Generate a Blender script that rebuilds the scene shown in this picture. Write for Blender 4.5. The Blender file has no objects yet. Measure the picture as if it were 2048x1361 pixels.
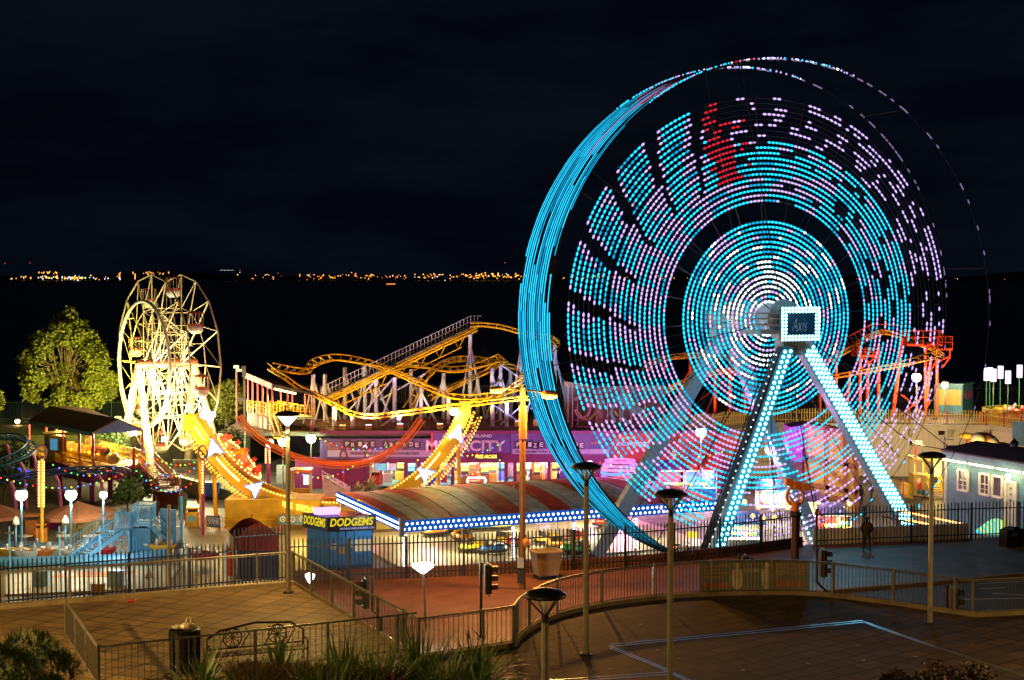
import bpy, math, random
from mathutils import Vector as V
random.seed(7)
S = bpy.context.scene
COL = S.collection
R = math.radians
FPX, HC, PITCH = 3050.0, 14.3, math.atan(127/3050)   # focal length in photo pixels, eye height, downward tilt
# ---------------------------------------------------------------- camera
cd = bpy.data.cameras.new('camera'); cd.sensor_width = 36; cd.lens = FPX/2048*36
cd.clip_start = .5; cd.clip_end = 30000
cam = bpy.data.objects.new('camera', cd); COL.objects.link(cam)
cam.location = (0, 0, HC); cam.rotation_euler = (math.pi/2-PITCH, 0, 0)
S.camera = cam
# ---------------------------------------------------------------- night sky
w = bpy.data.worlds.new('World'); S.world = w; w.use_nodes = True
nt = w.node_tree; bg = nt.nodes['Background']
sky = nt.nodes.new('ShaderNodeTexSky'); sky.sky_type = 'NISHITA'; sky.sun_disc = False
sky.sun_elevation = R(-6); sky.sun_rotation = R(200)
mul = nt.nodes.new('ShaderNodeMixRGB'); mul.blend_type = 'ADD'; mul.inputs[0].default_value = 1
mul.inputs[2].default_value = (.0009, .0017, .0042, 1)
sc_ = nt.nodes.new('ShaderNodeMixRGB'); sc_.blend_type = 'MULTIPLY'; sc_.inputs[0].default_value = 1
sc_.inputs[2].default_value = (.012, .014, .02, 1)
nt.links.new(sky.outputs[0], sc_.inputs[1]); nt.links.new(sc_.outputs[0], mul.inputs[1])
wt = nt.nodes.new('ShaderNodeTexCoord'); wm = nt.nodes.new('ShaderNodeMapping'); wm.inputs['Scale'].default_value = (1.6, 1.6, 6)
wn = nt.nodes.new('ShaderNodeTexNoise'); wn.inputs['Scale'].default_value = 2.2; wn.inputs['Detail'].default_value = 7; wn.inputs['Roughness'].default_value = .6
wr = nt.nodes.new('ShaderNodeValToRGB'); wr.color_ramp.elements[0].position = .42; wr.color_ramp.elements[0].color = (0, 0, 0, 1); wr.color_ramp.elements[1].position = .75; wr.color_ramp.elements[1].color = (.0022, .0036, .0058, 1)
wa = nt.nodes.new('ShaderNodeMixRGB'); wa.blend_type = 'ADD'; wa.inputs[0].default_value = 1
nt.links.new(wt.outputs['Generated'], wm.inputs[0]); nt.links.new(wm.outputs[0], wn.inputs['Vector']); nt.links.new(wn.outputs['Fac'], wr.inputs[0]); nt.links.new(mul.outputs[0], wa.inputs[1]); nt.links.new(wr.outputs[0], wa.inputs[2])
nt.links.new(wa.outputs[0], bg.inputs[0]); bg.inputs[1].default_value = 1
S.view_settings.view_transform = 'Standard'; S.view_settings.look = 'None'
S.view_settings.exposure = 0; S.view_settings.gamma = 1
S.cycles.use_denoising = True
S.cycles.max_bounces = 5; S.cycles.diffuse_bounces = 2; S.cycles.glossy_bounces = 3; S.cycles.transparent_max_bounces = 8
S.cycles.sample_clamp_indirect = 4; S.cycles.caustics_reflective = False; S.cycles.caustics_refractive = False
S.cycles.use_light_tree = True
# ---------------------------------------------------------------- placing helpers
CT, ST = math.cos(PITCH), math.sin(PITCH)
def ray(px, py):
    u = (px-1024)/FPX; v = (680.5-py)/FPX
    return V((u, CT+v*ST, -ST+v*CT))
def at(px, py, d):
    r = ray(px, py); return V((0, 0, HC))+r*(d/r.y)
def gp(px, py, z=0.0):
    r = ray(px, py); return V((0, 0, HC))+r*((z-HC)/r.z)
def xy(p, z): return V((p[0], p[1], z))
H = V((.9195, .393, 0)); A = V((-.393, .9195, 0)); Z = V((0, 0, 1)); X = V((1, 0, 0)); Y = V((0, 1, 0))
H.normalize(); A.normalize()
ZP, ZT, ZD = -5.2, 3.5, 0.0          # sunken park, upper terrace, sea deck
# ---------------------------------------------------------------- materials
_m = {}
def pbr(key, col, rough=.6, metal=0., var=.3, scale=2.0, bump=0.):
    if key in _m: return _m[key]
    m = bpy.data.materials.new(key); m.use_nodes = True; n = m.node_tree.nodes; l = m.node_tree.links
    b = n['Principled BSDF']; b.inputs['Roughness'].default_value = rough; b.inputs['Metallic'].default_value = metal
    tc = n.new('ShaderNodeTexCoord'); no = n.new('ShaderNodeTexNoise'); no.inputs['Scale'].default_value = scale
    no.inputs['Detail'].default_value = 6; no.inputs['Roughness'].default_value = .65
    rp = n.new('ShaderNodeValToRGB'); e = rp.color_ramp.elements
    e[0].position = .3; e[1].position = .7
    e[0].color = tuple(c*(1-var) for c in col)+(1,); e[1].color = tuple(min(1, c*(1+var*.6)) for c in col)+(1,)
    l.new(tc.outputs['Object'], no.inputs['Vector']); l.new(no.outputs['Fac'], rp.inputs[0]); l.new(rp.outputs[0], b.inputs['Base Color'])
    if bump:
        bu = n.new('ShaderNodeBump'); bu.inputs['Strength'].default_value = bump; bu.inputs['Distance'].default_value = .05
        l.new(no.outputs['Fac'], bu.inputs['Height']); l.new(bu.outputs[0], b.inputs['Normal'])
    _m[key] = m; return m
def emi(key, col, st=1.0, sample=True):
    if key in _m: return _m[key]
    m = bpy.data.materials.new(key); m.use_nodes = True; n = m.node_tree.nodes; n.clear()
    e = n.new('ShaderNodeEmission'); e.inputs[0].default_value = tuple(col)+(1,); e.inputs[1].default_value = st
    o = n.new('ShaderNodeOutputMaterial'); m.node_tree.links.new(e.outputs[0], o.inputs[0])
    if not sample: m.cycles.emission_sampling = 'NONE'
    _m[key] = m; return m
def glass(key='clear_glass', col=(.8, .85, .85), alpha=.25):
    if key in _m: return _m[key]
    m = bpy.data.materials.new(key); m.use_nodes = True; n = m.node_tree.nodes; l = m.node_tree.links
    b = n['Principled BSDF']; b.inputs['Base Color'].default_value = col+(1,); b.inputs['Roughness'].default_value = .12
    b.inputs['Alpha'].default_value = alpha; _m[key] = m; return m
def brick(key, c1, c2, mortar, sc=1.0, bw=.5, rh=.25, ms=.02, rough=.7, vec='Object', bump=.3, rot=0., off=.5, flat=True):
    if key in _m: return _m[key]
    m = bpy.data.materials.new(key); m.use_nodes = True; n = m.node_tree.nodes; l = m.node_tree.links
    b = n['Principled BSDF']; b.inputs['Roughness'].default_value = rough
    tc = n.new('ShaderNodeTexCoord'); mp = n.new('ShaderNodeMapping'); mp.inputs['Rotation'].default_value = (0 if flat else R(90), 0, rot)
    bt = n.new('ShaderNodeTexBrick'); bt.inputs['Scale'].default_value = sc
    bt.inputs['Color1'].default_value = c1+(1,); bt.inputs['Color2'].default_value = c2+(1,); bt.inputs['Mortar'].default_value = mortar+(1,)
    bt.inputs['Brick Width'].default_value = bw; bt.inputs['Row Height'].default_value = rh; bt.inputs['Mortar Size'].default_value = ms
    bt.offset = off
    no = n.new('ShaderNodeTexNoise'); no.inputs['Scale'].default_value = .9; no.inputs['Detail'].default_value = 8; no.inputs['Roughness'].default_value = .7
    mx = n.new('ShaderNodeMixRGB'); mx.blend_type = 'MULTIPLY'; mx.inputs[0].default_value = .75
    rp = n.new('ShaderNodeValToRGB'); rp.color_ramp.elements[0].position = .3; rp.color_ramp.elements[0].color = (.22, .22, .22, 1); rp.color_ramp.elements[1].position = .7
    l.new(tc.outputs[vec], mp.inputs[0]); l.new(mp.outputs[0], bt.inputs[0]); l.new(tc.outputs[vec], no.inputs['Vector'])
    l.new(no.outputs['Fac'], rp.inputs[0]); l.new(bt.outputs[0], mx.inputs[1]); l.new(rp.outputs[0], mx.inputs[2]); l.new(mx.outputs[0], b.inputs['Base Color'])
    if bump:
        bu = n.new('ShaderNodeBump'); bu.inputs['Strength'].default_value = bump; bu.inputs['Distance'].default_value = .02
        l.new(mx.outputs[0], bu.inputs['Height']); l.new(bu.outputs[0], b.inputs['Normal'])
    _m[key] = m; return m
# ---------------------------------------------------------------- mesh builder
class MB:
    def __init__(s): s.v = []; s.f = []; s.mi = []; s.c = 0
    def add(s, vs, fs):
        o = len(s.v); s.v += [tuple(p) for p in vs]
        for f in fs: s.f.append(tuple(i+o for i in f)); s.mi.append(s.c)
        return s
    def obox(s, c, ux, uy, uz):
        c, ux, uy, uz = V(c), V(ux), V(uy), V(uz)
        vs = [c+ux*a+uy*b+uz*d for d in (-1, 1) for b in (-1, 1) for a in (-1, 1)]
        return s.add(vs, [(0, 2, 3, 1), (4, 5, 7, 6), (0, 1, 5, 4), (2, 6, 7, 3), (0, 4, 6, 2), (1, 3, 7, 5)])
    def box(s, c, sx, sy, sz, rz=0.):
        ca, sa = math.cos(rz), math.sin(rz)
        return s.obox(c, V((ca, sa, 0))*sx/2, V((-sa, ca, 0))*sy/2, Z*sz/2)
    def bar(s, p, q, w_, h_=None, up=Z):
        p, q = V(p), V(q); d = (q-p); L = d.length
        if L < 1e-6: return s
        d /= L; sd = d.cross(up)
        if sd.length < 1e-3: sd = d.cross(X)
        sd.normalize(); u2 = sd.cross(d)
        return s.obox((p+q)/2, d*L/2, sd*w_/2, u2*(h_ or w_)/2)
    def tube(s, path, r, n=6, closed=False, cap=True):
        P = [V(p) for p in path]; k = len(P)
        if k < 2: return s
        o = len(s.v); up = None; rr = r if isinstance(r, (list, tuple)) else [r]*k
        for i in range(k):
            a = P[(i-1) % k] if (closed or i > 0) else P[i]; b = P[(i+1) % k] if (closed or i < k-1) else P[i]
            t = (b-a); t = t.normalized() if t.length > 1e-9 else Z
            if up is None:
                up = Z if abs(t.z) < .9 else X
            sd = t.cross(up)
            if sd.length < 1e-4: sd = t.cross(X)
            sd.normalize(); up = sd.cross(t); up.normalize()
            for j in range(n):
                an = 2*math.pi*j/n
                s.v.append(tuple(P[i]+(sd*math.cos(an)+up*math.sin(an))*rr[i]))
        for i in range(k if closed else k-1):
            i2 = (i+1) % k
            for j in range(n):
                j2 = (j+1) % n
                s.f.append((o+i*n+j, o+i*n+j2, o+i2*n+j2, o+i2*n+j)); s.mi.append(s.c)
        if cap and not closed:
            s.f.append(tuple(o+j for j in range(n))[::-1]); s.mi.append(s.c)
            s.f.append(tuple(o+(k-1)*n+j for j in range(n))); s.mi.append(s.c)
        return s
    def rod(s, p, q, r, n=6): return s.tube([p, q], r, n)
    def lathe(s, c, prof, n=16, axis=Z, ref=None):
        c = V(c); axis = V(axis).normalized(); a = V(ref) if ref else (X if abs(axis.x) < .9 else Y)
        a = (a-axis*a.dot(axis)).normalized(); b = axis.cross(a); o = len(s.v); k = len(prof)
        for r, z in prof:
            for j in range(n):
                an = 2*math.pi*j/n; s.v.append(tuple(c+axis*z+(a*math.cos(an)+b*math.sin(an))*r))
        for i in range(k-1):
            for j in range(n):
                j2 = (j+1) % n; s.f.append((o+i*n+j, o+i*n+j2, o+(i+1)*n+j2, o+(i+1)*n+j)); s.mi.append(s.c)
        if prof[0][0] > 1e-4: s.f.append(tuple(o+j for j in range(n))[::-1]); s.mi.append(s.c)
        if prof[-1][0] > 1e-4: s.f.append(tuple(o+(k-1)*n+j for j in range(n))); s.mi.append(s.c)
        return s
    def sphere(s, c, r, n=8, m=5, sc=(1, 1, 1)):
        o = len(s.v); c = V(c)
        for i in range(m+1):
            ph = math.pi*i/m
            for j in range(n):
                an = 2*math.pi*j/n
                s.v.append((c.x+r*sc[0]*math.sin(ph)*math.cos(an), c.y+r*sc[1]*math.sin(ph)*math.sin(an), c.z+r*sc[2]*math.cos(ph)))
        for i in range(m):
            for j in range(n):
                j2 = (j+1) % n; s.f.append((o+i*n+j, o+(i+1)*n+j, o+(i+1)*n+j2, o+i*n+j2)); s.mi.append(s.c)
        return s
    def poly(s, pts): return s.add(pts, [tuple(range(len(pts)))])
    def prism(s, pts, vec):
        k = len(pts); P = [V(p) for p in pts]; vec = V(vec)
        fs = [tuple(range(k))[::-1], tuple(range(k, 2*k))]+[(i, (i+1) % k, k+(i+1) % k, k+i) for i in range(k)]
        return s.add(P+[p+vec for p in P], fs)
    def pill(s, c, t, n1, n2, L, r):      # small lamp: a stretched octagonal bead
        c = V(c); vs = [c-t*L/2, c+t*L/2]
        for q in (-.22, .22):
            vs += [c+t*L*q+n1*r, c+t*L*q+n2*r, c+t*L*q-n1*r, c+t*L*q-n2*r]
        fs = []
        for j in range(4):
            k = (j+1) % 4
            fs += [(0, 2+k, 2+j), (2+j, 2+k, 6+k, 6+j), (1, 6+j, 6+k)]
        return s.add(vs, fs)
ORG = {}
def org(o): return ORG.get(o.name, V((0, 0, 0))) if o else V((0, 0, 0))
def build(mb, name, mats, parent=None, smooth=False, label=None):
    og = org(parent)
    me = bpy.data.meshes.new(name)
    me.from_pydata([(a-og.x, b-og.y, c-og.z) for a, b, c in mb.v], [], mb.f)
    if not isinstance(mats, (list, tuple)): mats = [mats]
    for m in mats: me.materials.append(m)
    if len(mats) > 1: me.polygons.foreach_set('material_index', mb.mi)
    if smooth: me.polygons.foreach_set('use_smooth', [True]*len(me.polygons))
    me.update()
    o = bpy.data.objects.new(name, me); COL.objects.link(o)
    if parent: o.parent = parent
    ORG[o.name] = og
    if label: o['label'] = label
    return o
def tag(o, label=None, cat=None, group=None, kind=None):
    if label: o['label'] = label
    if cat: o['category'] = cat
    if group: o['group'] = group
    if kind: o['kind'] = kind
    return o
def thing(name, label, cat, loc=(0, 0, 0), group=None):
    o = bpy.data.objects.new(name, None); COL.objects.link(o); o.location = loc; o.empty_display_size = .2
    ORG[o.name] = V(loc); return tag(o, label, cat, group)
def struct(mb, name, mat, **k): return tag(build(mb, name, mat, **k), kind='structure')
def copy_tree(o, parent=None):
    c = o.copy(); COL.objects.link(c)
    if parent: c.parent = parent
    for ch in o.children: copy_tree(ch, c)
    return c
def place(proto, loc, rz=0., label=None, used=set()):
    o = proto if proto.name not in used else copy_tree(proto)
    used.add(proto.name); o.location = loc; o.rotation_euler = (0, 0, rz)
    if label: o['label'] = label
    return o
def lamp(name, loc, power, col=(1, .8, .5), rad=.15, parent=None, spot=None, aim=None, area=None):
    ld = bpy.data.lights.new(name, 'SPOT' if spot else ('AREA' if area else 'POINT')); ld.energy = power*1.4; ld.color = col
    if area: ld.shape = 'RECTANGLE'; ld.size, ld.size_y = area
    else: ld.shadow_soft_size = rad
    if spot: ld.spot_size = R(spot); ld.spot_blend = .6
    o = bpy.data.objects.new(name, ld); COL.objects.link(o)
    o.location = V(loc)-org(parent)
    if parent: o.parent = parent
    if aim is not None: o.rotation_euler = (V(aim)-V(loc)).to_track_quat('-Z', 'Y').to_euler()
    return o
_tm = {}
def text(name, body, mat, p, dx, width, height, parent=None, up=Z, off=.02, thick=.02, shear=0.):
    """letters fitted into width x height, lower left corner at p, running along dx"""
    key = (body, off, shear)
    if key not in _tm:
        cu = bpy.data.curves.new('lettering', 'FONT'); cu.body = body; cu.offset = off; cu.shear = shear; cu.resolution_u = 3
        t = bpy.data.objects.new('lettering', cu); COL.objects.link(t); bpy.context.view_layer.update()
        me = bpy.data.meshes.new_from_object(t.evaluated_get(bpy.context.evaluated_depsgraph_get()))
        _tm[key] = ([tuple(v.co) for v in me.vertices], [tuple(q.vertices) for q in me.polygons])
        bpy.data.objects.remove(t); bpy.data.curves.remove(cu); bpy.data.meshes.remove(me)
    vs, fs = _tm[key]
    x0 = min(v[0] for v in vs); x1 = max(v[0] for v in vs); y0 = min(v[1] for v in vs); y1 = max(v[1] for v in vs)
    p = V(p); dx = V(dx).normalized(); nn = dx.cross(up); mb = MB()
    pts = [p+dx*((v[0]-x0)/(x1-x0)*width)+up*((v[1]-y0)/(y1-y0)*height)+nn*.02 for v in vs]
    mb.add(pts, fs)
    return build(mb, name, mat, parent)
def lerp(a, b, t): return V(a)*(1-t)+V(b)*t
def smooth_path(P, k=8, closed=False):
    P = [V(p) for p in P]; n = len(P); out = []
    rng = n if closed else n-1
    for i in range(rng):
        p0 = P[(i-1) % n] if (closed or i > 0) else P[i]*2-P[i+1]
        p1 = P[i]; p2 = P[(i+1) % n]
        p3 = P[(i+2) % n] if (closed or i < n-2) else p2*2-p1
        for j in range(k):
            t = j/k
            out.append(.5*((2*p1)+(p2-p0)*t+(2*p0-5*p1+4*p2-p3)*t*t+(3*p1-p0-3*p2+p3)*t**3))
    if not closed: out.append(P[-1])
    return out
def resample(P, step):
    out = [V(P[0])]; acc = 0
    for a, b in zip(P[:-1], P[1:]):
        a, b = V(a), V(b); L = (b-a).length
        if L < 1e-9: continue
        t = step-acc
        while t <= L: out.append(a+(b-a)*(t/L)); t += step
        acc = (acc+L) % step
    return out
STEEL = pbr('galvanised_steel', (.34, .33, .3), .38, .7, .35, 6)
DARK = pbr('dark_painted_steel', (.025, .027, .032), .45, .2, .3, 4)
BLACK = pbr('black_paint', (.012, .012, .013), .4, 0, .3, 4)
WHITE = pbr('white_painted_steel', (.62, .62, .6), .45, 0, .2, 3)
YEL = pbr('yellow_paint', (.72, .42, .02), .42, 0, .25, 3)
RED = pbr('red_paint', (.5, .03, .02), .42, 0, .25, 3)
PINK = pbr('magenta_paint', (.42, .03, .16), .5, 0, .3, 2)
BLUE = pbr('blue_paint', (.03, .14, .42), .45, 0, .25, 3)
LBLUE = pbr('light_blue_paint', (.13, .45, .75), .45, 0, .25, 3)
ORANGE = pbr('orange_paint', (.65, .2, .02), .45, 0, .25, 3)
GREEN = pbr('green_paint', (.03, .25, .06), .5, 0, .3, 3)
TIMBER = pbr('brown_timber', (.13, .06, .03), .65, 0, .45, 5)
CREAM = pbr('cream_paint', (.7, .62, .42), .55, 0, .25, 1.2)
RUBBER = pbr('black_rubber', (.02, .02, .02), .8, 0, .2, 5)
E_WHITE = emi('lit_white_lamp', (1, .95, .85), 12)
E_WARM = emi('lit_warm_bulb', (1, .62, .16), 3.5)
E_SOD = emi('lit_sodium_lamp', (1, .5, .08), 9)
# ================================================================ SETTING
# sea and far shore
m = bpy.data.materials.new('night_sea'); m.use_nodes = True; n_ = m.node_tree.nodes; l_ = m.node_tree.links
b_ = n_['Principled BSDF']; b_.inputs['Base Color'].default_value = (.006, .009, .012, 1); b_.inputs['Roughness'].default_value = .3
tc_ = n_.new('ShaderNodeTexCoord'); mp_ = n_.new('ShaderNodeMapping'); mp_.inputs['Scale'].default_value = (.03, .12, 1)
no_ = n_.new('ShaderNodeTexNoise'); no_.inputs['Scale'].default_value = 3; no_.inputs['Detail'].default_value = 8
bu_ = n_.new('ShaderNodeBump'); bu_.inputs['Strength'].default_value = .5; bu_.inputs['Distance'].default_value = .6
l_.new(tc_.outputs['Object'], mp_.inputs[0]); l_.new(mp_.outputs[0], no_.inputs['Vector']); l_.new(no_.outputs['Fac'], bu_.inputs['Height']); l_.new(bu_.outputs[0], b_.inputs['Normal'])
struct(MB().poly([(-9000, 168, -9), (9000, 168, -9), (9000, 16000, -9), (-9000, 16000, -9)]), 'sea', m)
mb = MB(); rng = random.Random(3); N = 120; top = []
for i in range(N+1):
    x = -5200+10400*i/N; top.append((x, 9000, 22+14*math.sin(i*.21)+10*math.sin(i*.53+1)+rng.uniform(-3, 3)))
for (a, b) in zip(top[:-1], top[1:]):
    mb.add([(a[0], 8700, -9), (b[0], 8700, -9), b, a, (b[0], 9600, -9), (a[0], 9600, -9)], [(0, 1, 2, 3), (3, 2, 4, 5)])
struct(mb, 'far_hills', pbr('dark_shore', (.004, .004, .005), .9))
mb = MB(); rng = random.Random(11)
def shore(px, py, r, c):
    mb.c = c; mb.sphere(at(px, py, 8650), r, 6, 4)
for i in range(46): shore(rng.gauss(135, 26), rng.gauss(556, 2.2), rng.uniform(1.6, 5), rng.choice([0, 0, 0, 2, 1]))
for i in range(40): shore(rng.uniform(0, 240), rng.gauss(556, 1.6), rng.uniform(1.5, 4), rng.choice([0, 0, 1, 1]))
for i in range(16): shore(rng.uniform(75, 115), rng.uniform(544, 548), rng.uniform(1.5, 3.5), 0)
for i in range(12): shore(238+rng.uniform(0, 3), 546+i*1.1, 2.2, 0); shore(266+4*(i > 2), 545+i*1.2, 2.5, 0)
for i in range(22): shore(rng.uniform(285, 340), rng.uniform(544, 550), rng.uniform(1.2, 3), 0)
for i in range(150):
    px = min(1045, 470+abs(rng.gauss(340, 170))); shore(px, rng.gauss(553, 3.2), rng.uniform(1.2, 3.4), rng.choice([0, 0, 0, 0, 1, 3]))
for i in range(60): shore(rng.gauss(985, 45), rng.gauss(551, 2.2), rng.uniform(1.4, 4.2), 0)
for i in range(40): shore(rng.uniform(1045, 1420), rng.gauss(555, 2.2), rng.uniform(1.2, 2.8), rng.choice([0, 0, 3, 1]))
for i in range(12): shore(rng.uniform(1690, 2040), rng.gauss(560, 3), rng.uniform(1, 2), rng.choice([1, 3]))
for i in range(10): shore(440+i*2.9, 541, 1.3, 1)
for px, py in ((10, 527), (60, 526), (480, 541), (556, 547), (1010, 526)): shore(px, py, 2, 3)
tag(build(mb, 'town_lights', [emi('shore_amber', (1, .38, .05), 3.2, False), emi('shore_white', (.8, .9, 1), 2.2, False), emi('shore_green', (.5, 1, .6), 1.6, False), emi('shore_red', (1, .1, .03), 2, False)]),
    'amber and white lights of a far town strung along the black horizon', 'town lights', kind='stuff')
mb = MB().prism([at(770, 570, 4000)+V((x, 0, z)) for x, z in ((0, 0), (4, -6), (24, -6), (30, 1), (10, 0))], (0, 5, 0))
o = thing('cargo_ship', 'distant dark ship with an orange lit deck out on the sea', 'ship', at(772, 571, 4000))
build(mb, 'hull', DARK, o); mb = MB()
for i in range(7): mb.sphere(at(774+i*2.6, 568.5, 3998), 1.3, 6, 4)
build(mb, 'deck_light', emi('ship_amber', (1, .4, .08), 2, False), o)

# ground levels -------------------------------------------------
asph = pbr('asphalt', (.05, .045, .042), .62, 0, .45, 1.3, .25)
redasph = pbr('red_asphalt', (.13, .05, .032), .6, 0, .4, 1.0, .25)
FN = [gp(px, py, 2.1) for px, py in ((-420, 1162), (0, 1120), (470, 1085), (580, 1077), (1000, 1063), (1300, 1047), (1480, 1031), (1612, 1015), (1635, 1014), (1800, 1008), (1945, 1003), (2060, 1000), (2400, 985))]
FN = [xy(p, 0) for p in FN]
# street level reaches from under the terrace to the palisade fence
mb = MB(); mb.poly([(-60, 8, 0), (60, 8, 0)]+[tuple(p+A*.5) for p in FN[::-1]])
struct(mb, 'street', redasph)
# sunken park, with a pit under the wheel ride
F0 = at(1590, 640, 100.0); WC = xy(F0, 0)+A*5.4
def wl(h, s, z): return xy(F0, z)+H*h+A*s
park = pbr('park_paving', (.11, .095, .085), .55, 0, .4, .8, .2)
pit = [wl(-9.5, .85, ZP), wl(9.5, .85, ZP), wl(9.5, 6.6, ZP), wl(-9.5, 6.6, ZP)]
ext = [V((-130, 60, ZP)), V((150, 60, ZP)), V((150, 168, ZP)), V((-130, 168, ZP))]
mb = MB(); mb.add(pit+ext, [(4, 5, 1, 0), (5, 6, 2, 1), (6, 7, 3, 2), (7, 4, 0, 3)]); struct(mb, 'ground', park)
mb = MB(); lo = [p-Z*2.6 for p in pit]; mb.add(pit+lo, [(0, 1, 5, 4), (1, 2, 6, 5), (2, 3, 7, 6), (3, 0, 4, 7), (4, 5, 6, 7)])
struct(mb, 'ride_pit_floor', pbr('pit_concrete', (.1, .1, .1), .8, bump=.2))
# retaining wall under the street edge
mb = MB()
for a, b in zip(FN[:-1], FN[1:]): mb.add([a+A*.5, b+A*.5, xy(b+A*.5, ZP), xy(a+A*.5, ZP)], [(0, 1, 2, 3)])
redbrick = brick('red_brick', (.2, .06, .035), (.26, .08, .04), (.12, .1, .09), 1, .23, .075, .008, flat=False)
struct(mb, 'retaining_wall', redbrick)
# deck at the sea front (roof of the arcade hall) and its planks
mb = MB().prism([(-27, 139.6, ZD), (13, 139.6, ZD), (26, 150, ZD), (46.3, 147, ZD), (53, 130, ZD), (90, 120, ZD), (90, 174, ZD), (-27, 174, ZD)][::-1], (0, 0, -.35))
struct(mb, 'deck', pbr('deck_boards', (.14, .1, .075), .7, 0, .5, 1.5, .3))
mb = MB().prism([(-120, 158, -2.2), (-27.2, 158, -2.2), (-27.2, 175, -2.2), (-120, 175, -2.2)], (0, 0, -3.5))
struct(mb, 'raised_ground', pbr('earth_bank', (.06, .06, .03), .9, 0, .5, 1, .4))
mb = MB().poly([(-130, 167.9, -9.05), (-130, 175.2, -2), (90, 175.2, -2), (90, 167.9, -9.05)]); struct(mb, 'sea_wall', pbr('sea_wall_concrete', (.1, .1, .1), .8))
# upper terrace
BK = [gp(px, py, ZT) for px, py in ((-420, 1251), (0, 1216), (585, 1169), (838, 1319), (1027, 1291), (1045, 1268), (1100, 1237), (1165, 1219), (1240, 1206), (1320, 1197), (1400, 1191), (1510, 1188), (1620, 1190), (1760, 1206), (1850, 1219), (1945, 1232), (2060, 1226), (2400, 1196))]
SC = smooth_path(BK[4:16], 5); EDGE = BK[:4]+SC+BK[16:]
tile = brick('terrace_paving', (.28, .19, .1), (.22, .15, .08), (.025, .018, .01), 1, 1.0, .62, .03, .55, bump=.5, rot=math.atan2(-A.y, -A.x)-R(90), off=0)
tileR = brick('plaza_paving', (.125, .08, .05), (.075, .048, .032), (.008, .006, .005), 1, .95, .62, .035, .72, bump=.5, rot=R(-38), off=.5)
LE = EDGE[:4]; RE = EDGE[4:]
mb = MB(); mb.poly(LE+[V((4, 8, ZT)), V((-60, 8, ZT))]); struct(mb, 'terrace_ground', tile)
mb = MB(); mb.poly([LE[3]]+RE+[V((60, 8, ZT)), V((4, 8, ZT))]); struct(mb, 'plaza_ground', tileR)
mb = MB()
for a, b in zip(EDGE[:-1], EDGE[1:]): mb.add([a, b, xy(b, 0), xy(a, 0)], [(0, 1, 2, 3)])
struct(mb, 'terrace_wall', pbr('terrace_concrete', (.2, .17, .13), .8, 0, .4, 1.5, .3))
mb = MB()
for a, b in zip(EDGE[:-1], EDGE[1:]): mb.obox((a+b)/2+Z*.06-A*.12, (b-a)/2, A*.12, Z*.08)
struct(mb, 'terrace_kerb', pbr('kerb_concrete', (.26, .2, .12), .75, 0, .4, 2, .3))
# bright metal drainage channels in the plaza
def strip(pts, w_, z, name, mat):
    mb = MB()
    for a, b in zip(pts[:-1], pts[1:]):
        d = (b-a).normalized(); sd = d.cross(Z)*w_/2; mb.add([a-sd, b-sd, b+sd, a+sd], [(0, 1, 2, 3)])
    for i in range(len(mb.v)): mb.v[i] = (mb.v[i][0], mb.v[i][1], z)
    return struct(mb, name, mat)
chan = pbr('drain_channel_metal', (.6, .6, .62), .3, .8, .3, 3)
for k, pts in enumerate((((1222, 1291), (1480, 1267), (1728, 1243)), ((1732, 1246), (1860, 1291), (2070, 1359)), ((1218, 1294), (1300, 1326), (1400, 1372)), ((1060, 1366), (1335, 1347)))):
    P = [gp(x, y, ZT) for x, y in pts]
    for dz in (-.09, .09): strip([p+V((.0, dz*1.4, 0)) for p in P], .07, ZT+.004, 'path_drain_strip', chan)
# pavements, kerbs and crossing on the street at the right
pav = brick('grey_paving', (.2, .2, .2), (.17, .17, .175), (.06, .06, .06), 1, .6, .4, .01, .5, rot=R(23))
pr = [gp(px, py, 0) for px, py in ((1560, 1190), (1640, 1104), (1945, 1088), (2400, 1060), (2400, 1095), (2048, 1150), (1870, 1166), (1640, 1186))]
mb = MB().prism([xy(p, 0.02) for p in pr], (0, 0, .1)); struct(mb, 'pavement', pav)
mb = MB()
for a, b in ((gp(1640, 1188, 0), gp(1870, 1168, 0)), (gp(1870, 1168, 0), gp(2048, 1152, 0)), (gp(2048, 1152, 0), gp(2400, 1098, 0))): mb.obox((a+b)/2+Z*.07, (b-a)/2, A*.14, Z*.075)
struct(mb, 'kerb', pbr('kerb_stone', (.25, .17, .1), .7, 0, .4, 3, .3))
mb = MB().poly([gp(px, py, 0)+Z*.125 for px, py in ((1660, 1130), (1780, 1106), (2030, 1100), (2048, 1112), (1850, 1128))])
struct(mb, 'pavement_patch', brick('dark_setts', (.1, .11, .12), (.19, .2, .21), (.05, .05, .05), 1, 1.6, .8, .01, .5, rot=R(23)))
line = pbr('road_line_paint', (.6, .58, .55), .6, 0, .4, 6)
for a, b in (((1925, 1199), (2080, 1197)), ((1985, 1187), (2080, 1193)), ((1955, 1168), (2080, 1162)), ((1700, 1196), (1760, 1201)), ((1640, 1192), (1690, 1196)), ((1960, 1178), (2010, 1176))):
    strip([gp(*a, 0), gp(*b, 0)], .12, .004, 'road_marking_line', line)
mb = MB(); 
struct(MB().poly([gp(px, py, 0)+Z*.002 for px, py in ((1640, 1192), (2048, 1156), (2300, 1140), (2300, 1300), (1700, 1300))]), 'road', asph)
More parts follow.
